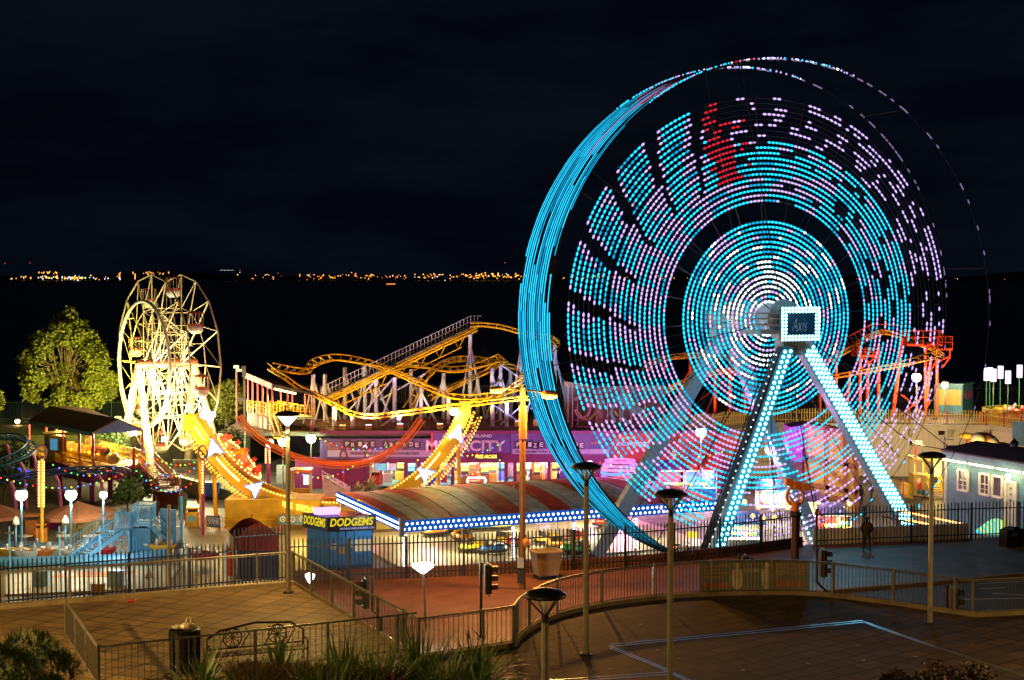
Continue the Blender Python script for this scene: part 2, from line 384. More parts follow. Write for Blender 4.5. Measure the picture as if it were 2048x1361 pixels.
# ================================================================ STREET AND TERRACE FURNITURE
def railing(label, P, h=1.15, gap=.13, post=2.1, mesh=False, double=True, group='metal railings round the terrace'):
    P = [V(p) for p in P]; r = thing('railing', label, 'railing', P[0], group)
    mb = MB(); up = Z*h
    mb.tube([p+up for p in P], .03, 6)
    if double: mb.tube([p+up-Z*.06 for p in P], .014, 5)
    build(mb, 'top_rail', STEEL, r)
    build(MB().tube([p+Z*.13 for p in P], .022, 5), 'bottom_rail', STEEL, r)
    mb = MB()
    for p in resample(P, gap): mb.rod(p+Z*.13, p+up, .0105, 4)
    if mesh:
        for k in range(1, 5): mb.tube([p+Z*(.13+.22*k) for p in P], .005, 4)
    build(mb, 'bars', pbr('rail_bar_steel', (.16, .15, .13), .4, .6, .35, 6), r)
    for p in resample(P, post):
        build(MB().box(p+Z*(h/2+.02), .075, .06, h+.04, .4), 'post', STEEL, r)
    return r
def seg(a, b, n=2): return [lerp(gp(*a, ZT), gp(*b, ZT), i/(n-1)) for i in range(n)]
railing('long railing in front of the palisade fence at the back of the lit terrace', [xy(p, ZT) for p in (BK[0], BK[1], BK[2])])
railing('railing running down the kerb edge from the lit lamp post corner', [BK[2], BK[3]], gap=.14)
railing('short railing along the edge behind the low floodlight to the curve', [BK[3], BK[4]], gap=.16)
railing('long curved railing around the dark plaza, carrying the banner', SC, gap=.125)
railing('railing at the far corner beyond the last lamp post of the plaza', [BK[15], BK[16], BK[17]], gap=.125)
CF = at(197, 1297, 39.4); CF = xy(CF, ZT); DF = xy(at(130, 1203, 45.2), ZT); BF = xy(at(833, 1240, 43.4), ZT)
railing('wire mesh railing in front of the bin and the iron bench', [CF, BF], gap=.17, mesh=True, double=False)
railing('railing at the side of the terrace next to the palm bushes', [CF, DF], gap=.12)

def palisade(label, P, h, mat, gap=.2, z0=0., posts=2.75, name='palisade_fence', base=0):
    P = [xy(p, z0) for p in P]; r = thing(name, label, 'fence', P[0], 'palisade fences round the amusement park')
    mb = MB()
    for p, q in zip(resample(P, gap), resample(P, gap)[1:]):
        d = (q-p).normalized(); s = d*.033; n = d.cross(Z)*.012
        for k in (-1, 1): mb.add([p-s*1, p+n*1, p+n+Z*(h-.12), p-s+Z*(h-.12), p-s*.2+n*.5+Z*h] if k < 0 else [p+n, p+s, p+s+Z*(h-.12), p+n+Z*(h-.12), p+s*.2+n*.5+Z*h], [(0, 1, 2, 3), (3, 2, 4)])
        for k in (-1, 1):
            mb.add([p+n+Z*(h-.12)-s*.9, p+n+Z*(h-.12)+s*.9, p+n+Z*(h+.01)], [(0, 1, 2)])
    build(mb, 'pales', mat, r)
    mb = MB()
    for a, b in zip(P[:-1], P[1:]):
        for z in (.28, h-.42):
            nn = (b-a).normalized().cross(Z)*-.05
            mb.bar(a+Z*z+nn, b+Z*z+nn, .045, .06)
    build(mb, 'rails', mat, r)
    for p in resample(P, posts): build(MB().box(p+A*.09+Z*(h/2-.06), .09, .07, h-.1, .4), 'post', mat, r)
    return r
FBLK = pbr('black_fence_paint', (.022, .024, .034), .42, .25, .25, 5)
FBLU = pbr('dark_blue_fence_paint', (.03, .075, .19), .42, .2, .25, 5)
palisade('black palisade fence in front of the blue stair ride', FN[0:3], 2.1, FBLK)
palisade('long black palisade fence in front of the dodgems and the wheel legs', FN[3:8], 2.1, FBLK)
palisade('dark blue palisade fence behind the standing person', FN[8:11], 2.1, FBLU)
palisade('dark blue palisade fence beside the black bins near the blue house', FN[10:13], 2.1, FBLU)
palisade('tall black palisade gate in front of the red roofed kiosk', [FN[2], FN[3]], 2.75, FBLK, .17, name='palisade_gate')
mb = MB()
for a, b in zip(FN[3:7], FN[4:8]): mb.obox((a+b)/2+A*.34+Z*.24, (b-a)/2*.995, A*.1, Z*.24)
tag(build(mb, 'low_brick_wall', redbrick), 'low red brick wall behind the black fence by the dodgems', 'wall')
mb = MB()
for a, b in zip(FN[8:10], FN[9:11]): mb.obox((a+b)/2+A*.4+Z*.42, (b-a)/2*.995, A*.06, Z*.42)
tag(build(mb, 'panel_wall', pbr('pale_panel', (.75, .76, .8), .5, 0, .25, 1)), 'low pale panel wall behind the blue fence by the person', 'wall')

# cone headed street lamps
def cone_lamp(label, base, top, lit=None, s=1.0, group='cone headed street lamps'):
    base = V(base); r = thing('street_lamp', label, 'street lamp', base, group); h = top-base.z
    pm = pbr('beige_lamp_post', (.36, .33, .26), .45, .4, .3, 3)
    build(MB().tube([base, base+Z*(h-.62*s)], [.085*s, .07*s], 8), 'post', pm, r)
    build(MB().box(base+Z*.02, .34, .34, .04), 'base_plate', DARK, r)
    t = base+Z*h
    build(MB().lathe(t, [(.065*s, -.68*s), (.075*s, -.6*s), (.075*s, -.5*s), (.05*s, -.48*s)], 12), 'collar', BLACK, r)
    c = build(MB().lathe(t, [(.03*s, -.5*s), (.42*s, -.14*s), (.44*s, -.09*s), (.3*s, -.01*s), (.1*s, .03*s), (0, .04*s)][1:], 24), 'cap', BLACK, r, True)
    mb = MB()
    for k in range(4):
        an = k*math.pi/2+.5; q = V((math.cos(an), math.sin(an), 0)); mb.bar(t+q*.05*s-Z*.5*s, t+q*.4*s-Z*.13*s, .028*s)
    build(mb, 'strut', BLACK, r)
    if lit:
        build(MB().lathe(t, [(.05*s, -.49*s), (.36*s, -.15*s)], 20), 'lamp_glass', emi('lit_cone_glass', (1, .86, .5), 7), r, True)
        lamp('lamp_light', t-Z*.35*s, lit, (1, .6, .17), .12, r).location.z -= .45
    else:
        build(MB().lathe(t, [(.05*s, -.49*s), (.37*s, -.15*s)], 20), 'lamp_glass', glass('lamp_glass', (.6, .6, .6), .22), r, True)
        build(MB().lathe(t, [(.045*s, -.49*s), (.05*s, -.3*s), (.02*s, -.16*s)], 8), 'bulb', pbr('lamp_bulb_white', (.6, .6, .65), .3), r, True)
    return r
cone_lamp('lit cone headed lamp post at the corner of the terrace, glowing white', gp(577, 1186, ZT), at(580, 822, 52).z, lit=2600)
cone_lamp('unlit cone lamp post in front of the striped dodgem roof', gp(1172, 1310, ZT), at(1172, 924, 43.5).z)
cone_lamp('unlit cone lamp post nearest to the left leg of the wheel', xy(at(1340, 1361, 38.5), ZT), at(1338, 981, 38.5).z)
cone_lamp('unlit cone lamp post in front of the beige wall and blue house', gp(1860, 1247, ZT), at(1861, 903, 47.5).z)
cone_lamp('closest unlit cone lamp, its head in front of the curved railing', xy(at(1090, 1361, 30), 3.0), at(1090, 1180, 30).z)

# double sodium lamp column
b0 = gp(1045, 1178, 0); r = thing('sodium_street_lamp', 'tall orange lit column with two glowing sodium lamp heads', 'street lamp', b0)
OC = pbr('lamp_column_ochre', (.2, .085, .02), .5, .1, .3, 3); dl = b0.y
build(MB().tube([b0, at(1045, 880, dl)], .15, 10), 'lower_column', OC, r); build(MB().tube([at(1046, 878, dl), at(1046, 812, dl)], .19, 10), 'sleeve', OC, r)
build(MB().tube([at(1046, 812, dl), at(1046, 776, dl)], .1, 8), 'upper_column', OC, r)
build(MB().tube([at(1000, 776, dl), at(1046, 780, dl), at(1092, 786, dl)], .045, 6), 'bracket_arm', DARK, r)
for px, py, hw in ((993, 781, .33), (1099, 791, .42)):
    c = at(px, py, dl-.2); hd = build(MB().sphere(c+Z*.07, hw, 14, 8, (1, .55, .38)), 'lamp_head', pbr('lamp_shell', (.5, .2, .05), .5), r, True)
    build(MB().sphere(c-Z*.06, hw*.86, 14, 8, (1, .52, .34)), 'lamp_lens', E_SOD, hd, True)
    lamp('lamp_light', c-Z*.5, 2700, (1, .42, .08), .2, r)
mb = MB().box(at(1041, 1128, dl-.25), .3, .03, .55); build(mb, 'notice_plate', pbr('notice_white', (.5, .48, .42), .6), r)
build(MB().box(at(1041, 1152, dl-.25), .3, .03, .7), 'notice_plate', pbr('notice_black', (.03, .03, .03), .6), r)
build(MB().sphere(at(1052, 1086, dl-.2), .16, 10, 6, (1, .5, 1.3)), 'lamp_sensor', ORANGE, r, True)

# low floodlights at the street edge
def low_light(label, p, base, r_, power, col):
    o = thing('floodlight_post', label, 'floodlight', base, 'low floodlights beside the terrace')
    build(MB().tube([base, V(p)-Z*.2], .045, 8), 'post', STEEL, o)
    build(MB().lathe(V(p), [(.06, -.25), (r_, .02), (r_*1.05, .12), (r_*.3, .2), (0, .2)], 16), 'lamp_head', E_WHITE, o, True)
    lamp('lamp_light', V(p)+Z*.5, power*1.8, col, .25, o); return o
low_light('large glaring white floodlight on a slim post by the traffic lights', at(846, 1135, 61), xy(at(852, 1265, 61), 0), .42, 500, (1, .85, .55))
low_light('small glaring white floodlight seen through the terrace railing', at(620, 1155, 66), xy(at(620, 1200, 66), 0), .2, 160, (1, .93, .75))

# traffic lights
def traffic_light(label, base, top, lz, rz, lit=None, bend=.35):
    base = V(base); o = thing('traffic_light', label, 'traffic light', base, 'traffic lights along the street'); o_m = V(base)
    zt = top-base.z; hh = 1.15; zb = zt-hh-.1
    build(MB().tube([V((bend, 0, 0))+base, V((bend, 0, .5))+base, V((0, 0, .5+bend))+base, V((0, 0, zt))+base], .06, 8), 'pole', BLACK, o)
    ca, sa = math.cos(rz), math.sin(rz); fx = V((ca, sa, 0)); sx = V((-sa, ca, 0)); c = base+fx*.28+Z*(zb+hh/2)
    build(MB().obox(c, fx*.13, sx*.17, Z*hh/2), 'signal_box', pbr('signal_black', (.03, .022, .018), .5), o)
    build(MB().obox(c-fx*.0, fx*.015, sx*.27, Z*(hh/2+.08)), 'backboard', BLACK, o)
    for k in range(3):
        q = c+fx*.13+Z*(.36-.36*k); mb = MB(); n = 10
        for j in range(n):
            a0 = math.pi*(j/n*1.3-.15); a1 = math.pi*((j+1)/n*1.3-.15)
            p0 = sx*math.cos(a0)*.14+Z*math.sin(a0)*.14; p1 = sx*math.cos(a1)*.14+Z*math.sin(a1)*.14
            mb.add([q+p0, q+p1, q+p1+fx*.26, q+p0+fx*.26], [(0, 1, 2, 3)])
        build(mb, 'visor', pbr('visor_black', (.06, .04, .03), .4), o)
        lm = emi('signal_green', (0, 1, .6), 3) if lit == k else pbr('dark_lens', (.04, .03, .02), .2)
        build(MB().lathe(q-fx*.01, [(.12, 0), (.11, .03), (0, .05)], 12, fx), 'lens', lm, o)
    mb = MB().obox(base+Z*(zt-.1), V((.16, 0, 0)), V((0, .16, 0)), Z*.02)
    return o
traffic_light('dark traffic light with three hooded lenses beside the glaring floodlight', gp(962, 1276, 0), at(930, 1120, 60.4).z, 0, R(12), 2, -.5).location
traffic_light('traffic light turned away, half hidden by the sloping terrace railing', gp(745, 1262, 0), at(770, 1145, 62).z, 0, R(195), 2)
traffic_light('orange lit traffic light seen from behind, over the right end of the banner', xy(at(1633, 1210, 66), 0), at(1640, 1096, 66).z, 0, R(5), None, .5)
traffic_light('low traffic light seen from behind between posts of the curved railing', xy(at(1893, 1250, 58), 0), at(1893, 1172, 58).z, 0, R(8))
traffic_light('small traffic light near the wheelie bin behind the banner', xy(at(1478, 1150, 69), 0), at(1478, 1108, 69).z, 0, R(4))

# grey wheeled refuse container
c = gp(1092, 1157, 0); o = thing('waste_container', 'grey brown wheeled waste container with an open top by the fence', 'bin', c)
GB = pbr('container_grey', (.3, .24, .19), .55, .1, .35, 2)
def ring(c, w_, d_, z, rz=.35):
    ca, sa = math.cos(rz), math.sin(rz); return [c+V((a*w_/2*ca-b*d_/2*sa, a*w_/2*sa+b*d_/2*ca, z)) for a, b in ((-1, -1), (1, -1), (1, 1), (-1, 1))]
lo, hi, hi2, lo2 = ring(c, 1.0, .75, .18), ring(c, 1.3, 1.0, 1.3), ring(c, 1.2, .9, 1.3), ring(c, .95, .7, .25)
build(MB().add(lo+hi+hi2+lo2, [(0, 1, 5, 4), (1, 2, 6, 5), (2, 3, 7, 6), (3, 0, 4, 7), (4, 5, 9, 8), (5, 6, 10, 9), (6, 7, 11, 10), (7, 4, 8, 11), (8, 9, 13, 12), (9, 10, 14, 13), (10, 11, 15, 14), (11, 8, 12, 15), (12, 13, 14, 15), (3, 2, 1, 0)]), 'body', GB, o)
mb = MB()
for k in range(4): mb.bar(hi[k]+Z*.02, hi[(k+1) % 4]+Z*.02, .1, .07)
build(mb, 'rim', GB, o)
for p in lo: build(MB().lathe(p*.9+c*.1+Z*-.09-Y*.03, [(.1, 0), (.1, .06)], 12, Y), 'wheel', RUBBER, o)
# speaker column with orange bat shaped head
c = gp(1590, 1118, 0); d_ = c.y; o = thing('speaker_column', 'dark column with an orange grinning oval and three boxy lights on top', 'column', c)
build(MB().tube([c, at(1590, 1034, d_)], [.2, .17], 10), 'column', pbr('column_brown', (.05, .025, .015), .5), o)
build(MB().lathe(at(1590, 1034, d_), [(.17, 0), (.3, .1), (.3, .25), (.2, .3)], 12), 'collar', DARK, o)
build(MB().tube([at(1590, 1032, d_), at(1590, 1004, d_)], .2, 10), 'neck', ORANGE, o)
q = at(1590, 993, d_); mb = MB(); pts = [q+V((math.cos(a*math.pi/10)*.42, 0, math.sin(a*math.pi/10)*.46)) for a in range(20)]
build(MB().tube(pts, .09, 6, True), 'oval_frame', ORANGE, o)
mb = MB(); mb.tube([q+V((x, 0, z)) for x, z in ((-.25, .0), (-.15, -.2), (0, -.27), (.15, -.2), (.25, 0))], .04, 5); mb.tube([q+V((x, 0, z)) for x, z in ((-.12, .1), (0, -.1), (.12, .12))], .04, 5)
build(mb, 'grin', ORANGE, o)
for px, py in ((1577, 964), (1594, 969), (1611, 973)): build(MB().box(at(px, py, d_-.1), .38, .35, .34, .2), 'light_box', ORANGE, o)
build(MB().bar(at(1572, 970, d_), at(1616, 980, d_), .08), 'cross_bar', ORANGE, o)
# kiosk behind the gate, surfboard
c = gp(513, 1168, 0)+A*1.0; o = thing('kiosk', 'dark blue kiosk with a red domed roof behind the tall black gate', 'kiosk', c)
dk = c.y; k0 = xy(at(474, 1100, dk), 0); k1 = xy(at(558, 1100, dk), 0); dv = (k1-k0)
build(MB().prism([k0, k1, k1+A*1.6, k0+A*1.6], Z*1.35), 'counter_wall', pbr('navy_panel', (.015, .03, .1), .5), o)
build(MB().prism([k0+A*.2+Z*1.35, k1+A*.2+Z*1.35, k1+A*1.5+Z*1.35, k0+A*1.5+Z*1.35], Z*.7), 'red_curtain', pbr('red_curtain', (.3, .02, .02), .8), o)
mb = MB(); n = 10; pr0 = [k0+dv*(i/n)-A*.1+Z*(2.05+.65*math.sin(math.pi*i/n)) for i in range(n+1)]
mb.prism([k0-A*.1+Z*2.05]+pr0[1:-1]+[k1-A*.1+Z*2.05], A*1.8); build(mb, 'roof', pbr('dark_red_roof', (.22, .02, .02), .6), o)
c = gp(463, 1176, 0)+A*.3; o = thing('surfboard_sign', 'upright white surfboard with a red stripe standing by the gate', 'sign', c)
mb = MB(); pts = [c+V((x*.33, 0, z*2.45)) for x, z in ((-.55, 0), (.55, 0), (.95, .25), (1, .55), (.8, .8), (.4, .95), (0, 1), (-.4, .95), (-.8, .8), (-1, .55), (-.95, .25))]
build(mb.prism(pts, (0, .07, 0)), 'board', pbr('board_white', (.65, .62, .55), .4), o)
build(MB().prism([c+V((x, -.02, z)) for x, z in ((-.1, .5), (.12, .5), (.12, 1.7), (-.1, 1.9))], (0, .015, 0)), 'stripe', RED, o)
# banner on the curved railing
def near_px(px): return min(range(len(SC)), key=lambda i: abs(1024+FPX*SC[i].x/SC[i].y-px))
i0, i1 = near_px(1410), near_px(1620); BP = [p-A*.05 for p in SC[i0:i1+1]]
o = thing('safety_banner', 'grey safety banner with two figures seen from behind on the curved railing', 'banner', BP[0])
mb = MB()
for a, b in zip(BP[:-1], BP[1:]): mb.obox((a+b)/2+A*.1+Z*.63, (b-a)/2, A*.004, Z*.5)
build(mb, 'cloth', pbr('banner_cloth', (.25, .25, .25), .8, 0, .25, 2), o)
a, b = BP[0]+A*.06, BP[-1]+A*.06; dx = (b-a).normalized(); Lb = (b-a).length; nrm = dx.cross(Z)*.03
def bq(t): 
    i = min(len(BP)-2, int(t*(len(BP)-1))); f = t*(len(BP)-1)-i; return lerp(BP[i], BP[i+1], f)+A*.085
pale = pbr('banner_pale', (.7, .6, .45), .8); amb = pbr('banner_amber', (.6, .33, .08), .8); rd = pbr('banner_red', (.6, .16, .09), .8)
for t in (.345, .615):
    mb = MB(); p = bq(t); mb.prism([p+dx*x+Z*z for x, z in ((-.16, .3), (-.1, .16), (.1, .16), (.16, .3), (.2, .62), (.16, .8), (.1, .86), (-.1, .86), (-.16, .8), (-.2, .62))], -A*.008)
    mb.prism([p+dx*.1*math.cos(k*.628)+Z*(.97+.1*math.sin(k*.628)) for k in range(10)], -A*.008)
    build(mb, 'figure', pale, o)
for t in (.74, .83, .92): build(MB().prism([bq(t)+dx*.13*math.cos(k*.52)+Z*(.36+.13*math.sin(k*.52)) for k in range(12)], -A*.008), 'round_symbol', rd, o)
mb = MB(); mb.prism([bq(.02)+Z*.22, bq(.26)+Z*.22, bq(.26)+Z*.4, bq(.02)+Z*.4], -A*.008); build(mb, 'emblem', rd, o)
mb = MB()
for k in range(4): mb.prism([bq(.05)+Z*(.58+.12*k), bq(.2+.06*(k % 2))+Z*(.58+.12*k), bq(.2+.06*(k % 2))+Z*(.63+.12*k), bq(.05)+Z*(.63+.12*k)], -A*.008)
build(mb, 'amber_bars', amb, o)
for s_, t0, t1, z0, hgt, mm in (('STAY', .86, .97, .85, .18, amb), ('SAFE', .70, .82, .85, .18, amb), ('STAY', .86, .97, .62, .18, amb), ('APART', .69, .82, .62, .18, amb), ('2 METRES', .40, .57, .72, .14, pale)):
    p0, p1 = bq(t1)-A*.012+Z*z0, bq(t0)-A*.012+Z*z0; text('lettering', s_, mm, p0, p1-p0, (p1-p0).length, hgt, o)
# person at the fence
def skin_mesh(name, verts, edges, rad, mat, parent, sub=2):
    og = org(parent); me = bpy.data.meshes.new(name); me.from_pydata([V(v)-og for v in verts], edges, []); me.materials.append(mat)
    ob = bpy.data.objects.new(name, me); COL.objects.link(ob); ob.parent = parent; ORG[ob.name] = og
    ob.modifiers.new('skin', 'SKIN').use_smooth_shade = True
    for i, r_ in enumerate(rad): me.skin_vertices[0].data[i].radius = (r_, r_) if not isinstance(r_, tuple) else r_
    me.skin_vertices[0].data[0].use_root = True
    if sub: ob.modifiers.new('sub', 'SUBSURF').levels = sub; ob.modifiers[-1].render_levels = sub
    return ob
pc = gp(1733, 1102, .12); o = thing('person', 'person in a dark jacket and trousers standing with back turned at the blue fence', 'person', pc)
f = V((.35, .94, 0)); sx = V((.94, -.35, 0))
def pp(x, y, z): return pc+sx*x+f*y+Z*z
bv = [pp(0, 0, .92), pp(0, .01, 1.12), pp(0, 0, 1.36), pp(0, .02, 1.5), pp(0, .03, 1.58), pp(0, .03, 1.69),
      pp(-.19, -.01, 1.4), pp(-.27, -.04, 1.13), pp(-.17, -.06, .93), pp(-.11, -.05, .88), pp(.19, -.01, 1.4), pp(.27, -.04, 1.13), pp(.17, .08, .95), pp(.1, .13, .93),
      pp(-.1, 0, .86), pp(-.12, .06, .48), pp(-.16, -.02, .09), pp(-.2, .14, .04), pp(.1, 0, .86), pp(.13, .04, .48), pp(.16, -.06, .09), pp(.19, .1, .04)]
be = [(0, 1), (1, 2), (2, 3), (3, 4), (4, 5), (2, 6), (6, 7), (7, 8), (8, 9), (2, 10), (10, 11), (11, 12), (12, 13), (0, 14), (14, 15), (15, 16), (16, 17), (0, 18), (18, 19), (19, 20), (20, 21)]
br = [(.17, .12), (.16, .11), (.19, .12), .06, .085, .085, .085, .06, .045, .03, .085, .06, .045, .03, .1, .07, .05, .04, .1, .07, .05, .04]
skin_mesh('body', bv, be, br, pbr('dark_trousers', (.008, .008, .012), .8), o)
jb = [0, 1, 2, 6, 7, 8, 10, 11, 12]; mp = {k: i for i, k in enumerate(jb)}
skin_mesh('jacket', [bv[k] for k in jb], [(mp[a], mp[b]) for a, b in be if a in mp and b in mp], [(.2, .15), (.19, .135), (.21, .14), .1, .075, .058, .1, .075, .058], pbr('dark_jacket', (.007, .007, .009), .75), o)
build(MB().sphere(pp(0, .015, 1.69), .108, 12, 8, (1, 1, 1.05)), 'hair', pbr('dark_hair', (.012, .01, .01), .6), o, True)
# bicycle
c = gp(1366, 1126, 0)+A*.2; o = thing('bicycle', 'black bicycle with a red rear lamp leaning near the palisade fence', 'bicycle', c)
for s_ in (-.52, .52):
    q = c+H*s_+Z*.34; wv = build(MB().tube([q+H*.33*math.cos(k*.314)+Z*.33*math.sin(k*.314) for k in range(20)], .02, 5, True), 'wheel', RUBBER, o)
    mb = MB()
    for k in range(8): mb.rod(q, q+H*.32*math.cos(k*.785)+Z*.32*math.sin(k*.785), .004, 3)
    build(mb, 'spokes', STEEL, wv)
mb = MB(); B = lambda h, z: c+H*h+Z*z
for a, b in (((-.52, .34), (-.1, .3)), ((-.1, .3), (-.2, .82)), ((-.2, .75), (-.52, .34)), ((-.2, .78), (.38, .8)), ((.38, .8), (-.1, .3)), ((.36, .95), (.52, .34))): mb.rod(B(*a), B(*b), .018, 5)
build(mb, 'frame', BLACK, o); build(MB().box(B(-.22, .88), .26, .14, .06, .4), 'saddle', RUBBER, o); build(MB().tube([B(.36, .95)-A*.25, B(.36, .98), B(.36, .95)+A*.25], .015, 5), 'handlebar', BLACK, o)
build(MB().sphere(B(-.45, .78), .05, 6, 4), 'rear_lamp', emi('bike_red', (1, .05, .02), 3), o)
# black bins at the right
for px, lb in ((2022, 'square black street bin in front of the blue fence corner'), (2062, 'black street bin cut off by the picture edge')):
    c = gp(px, 1094, .1); o = thing('street_bin', lb, 'bin', c, 'black bins by the fence corner')
    build(MB().box(c+Z*.45, 1.0, .7, .9, .3), 'body', BLACK, o); build(MB().lathe(c+Z*.9, [(.5, 0), (.55, .05), (.3, .16), (0, .2)], 4), 'lid', DARK, o)
    build(MB().box(c+Z*.72-Y*.5, .3, .02, .16, .3), 'slot', pbr('bin_slot', (.1, .1, .1), .4), o)
# terrace litter bin with a bag, bench, cup
c = xy(at(370, 1361, 41.3), ZT); o = thing('litter_bin', 'black ribbed litter bin behind the wire mesh railing', 'bin', c)
build(MB().lathe(c, [(.3, 0), (.38, .1), (.4, 1.1), (.43, 1.18), (.36, 1.2), (.34, 1.0)], 20), 'body', BLACK, o)
mb = MB()
for k in range(14): a_ = k*math.pi/7; mb.bar(c+V((math.cos(a_)*.4, math.sin(a_)*.4, .1)), c+V((math.cos(a_)*.42, math.sin(a_)*.42, 1.1)), .04)
build(mb, 'slats', DARK, o)
o = build(MB().sphere(c+V((.1, -.1, 1.28)), .16, 10, 6, (1.3, 1, .7)).tube([c+V((.05, -.1, 1.36)), c+V((.1, -.1, 1.5)), c+V((.2, -.1, 1.52)), c+V((.2, -.1, 1.36))], [.03, .025, .02, .03], 6).sphere(c+V((-.16, -.05, 1.24)), .12, 8, 5, (1.6, 1, .6)), 'carrier_bag', pbr('pale_plastic_bag', (.55, .48, .34), .4))
tag(o, 'knotted pale plastic bag on top of the black litter bin', 'bag')
c = xy(at(512, 1361, 42), ZT); o = thing('iron_bench', 'black wrought iron bench with wheel shaped back and curled arms', 'bench', c)
bd = H; wb = 1.35
def bb(x, z, y=0): return c+bd*x+A*y+Z*z
mb = MB(); mb.tube([bb(-wb, .55), bb(-wb, .85), bb(-wb*.75, 1.05), bb(0, 1.2), bb(wb*.75, 1.12), bb(wb, .9), bb(wb, .55)], .03, 6)
mb.tube([bb(-wb, .55), bb(wb, .55)], .025, 6); 
for x in (-.95, -.3, .35, 1.0): mb.tube([bb(x-.1, .55), bb(x, .75), bb(x+.12, .9), bb(x+.02, 1.08)], .018, 5)
build(mb, 'backrest', BLACK, o)
for x in (-.65, .62):
    mb = MB(); mb.tube([bb(x+.26*math.cos(k*.393), .83+.26*math.sin(k*.393)) for k in range(16)], .022, 6, True)
    for k in range(10): mb.rod(bb(x, .83), bb(x+.26*math.cos(k*.628), .83+.26*math.sin(k*.628)), .012, 4)
    mb.sphere(bb(x, .83), .05, 8, 5); build(mb, 'wheel_ornament', BLACK, o)
build(MB().prism([bb(-wb, .43, -.5), bb(wb, .43, -.5), bb(wb, .43, 0), bb(-wb, .43, 0)], Z*.04), 'seat', TIMBER, o)
for x in (-wb, wb):
    build(MB().tube([bb(x, 0, -.45), bb(x, .45, -.5), bb(x, .68, -.5), bb(x, .72, -.2), bb(x, .66, 0)], .03, 6), 'arm', BLACK, o); build(MB().tube([bb(x, 0, .05), bb(x, .55, 0)], .03, 6), 'leg', BLACK, o)
c = gp(262, 1206, ZT); t_ = V((.9, .3, .05)).normalized()
o = thing('paper_cup', 'red paper cup lying on the terrace below the back railing', 'cup', c)
build(MB().lathe(c+Z*.07-t_*.1, [(.05, 0), (.075, .2), (.068, .2), (.045, .01)], 14, t_), 'cup', RED, o); build(MB().rod(c+Z*.07+t_*.1, c+Z*.12+t_*.24, .008, 5), 'straw', WHITE, o)
# spiky plants and bushes
LEAFD = pbr('cordyline_leaf', (.19, .3, .06), .5, 0, .45, 1.2); LEAFP = pbr('palm_leaf', (.045, .085, .014), .85, 0, .5, 1.2)
def blades(c, n, L, sp, wd, rng, up0=.15, droop=.35):
    mb = MB(); c = V(c)
    for i in range(n):
        az = rng.uniform(0, 6.283); tl = up0+abs(rng.gauss(0, sp)); l = L*rng.uniform(.65, 1.1); q = V((math.cos(az), math.sin(az), 0)); sd = V((-math.sin(az), math.cos(az), 0))
        vs = []; b = c+V((rng.gauss(0, .08), rng.gauss(0, .08), 0)); k = 5
        for j in range(k+1):
            t = j/k; th = tl+droop*t*t*tl*1.6; pnt = b+(q*math.sin(th)+Z*math.cos(th))*l*t; ww = wd*(1-t**2.2)*(.5+.9*min(1, t*3))/1.4+.001
            vs += [pnt-sd*ww, pnt+sd*ww]
        mb.add(vs, [(2*j, 2*j+1, 2*j+3, 2*j+2) for j in range(k)])
    return mb
rng = random.Random(5); ROUGH = pbr('plant_stem', (.07, .05, .03), .9)
for px, py, d, n, L, lb in ((560, 1285, 36, 70, 1.6, 'narrow spiky plant in front of the iron bench'), (690, 1292, 34.5, 150, 1.9, 'broad spiky plant in the middle of the planting at the bottom'), (835, 1275, 35.5, 130, 1.9, 'tall spiky plant right under the low floodlight post'),
                        (950, 1280, 36.5, 70, 1.55, 'spiky plant at the right end of the planting'), (400, 1305, 35, 60, 1.4, 'thin spiky plant in front of the litter bin'), (620, 1330, 33.5, 80, 1.3, 'low spiky plant among dry brown stems'), (755, 1310, 34, 110, 1.7, 'dense spiky plant between the two tallest ones'), (895, 1320, 34.2, 100, 1.6, 'spiky plant leaning against the right tall one'), (500, 1335, 33.6, 70, 1.3, 'low spiky plant near the bench wheel'), (965, 1335, 34.5, 70, 1.3, 'low spiky plant at the far right of the planting'), (665, 1345, 33, 90, 1.3, 'low dark spiky plant at the bottom edge')):
    t = at(px, py, d); L *= 1.15; n = int(n*1.5); c = t-Z*L*.8; o = thing('spiky_plant', lb, 'plant', c, 'spiky plants in the front planting')
    build(blades(c, n, L, .42, .034, rng), 'leaves', LEAFD, o); build(MB().tube([c-Z*.8, c+Z*.1], .09, 7), 'stem', ROUGH, o)
mb = MB(); rng = random.Random(8)
for i in range(5200):
    p = at(rng.uniform(470, 790), 1361, rng.uniform(33.5, 36.5)); z = p.z-.15; h_ = rng.uniform(.1, .75)*(1-abs(p.x+9+3.5)/14); q = V((p.x, p.y, z)); e = q+V((rng.gauss(0, .2), rng.gauss(0, .2), h_+.2)); s_ = V((rng.uniform(-.02, .02), 0, .015))
    mb.add([q, q+s_, e+s_, e], [(0, 1, 2, 3)])
tag(build(mb, 'dry_undergrowth', pbr('dry_stems', (.2, .13, .06), .8, 0, .5, 3)), 'dry brown undergrowth between the spiky plants', 'undergrowth', kind='stuff')
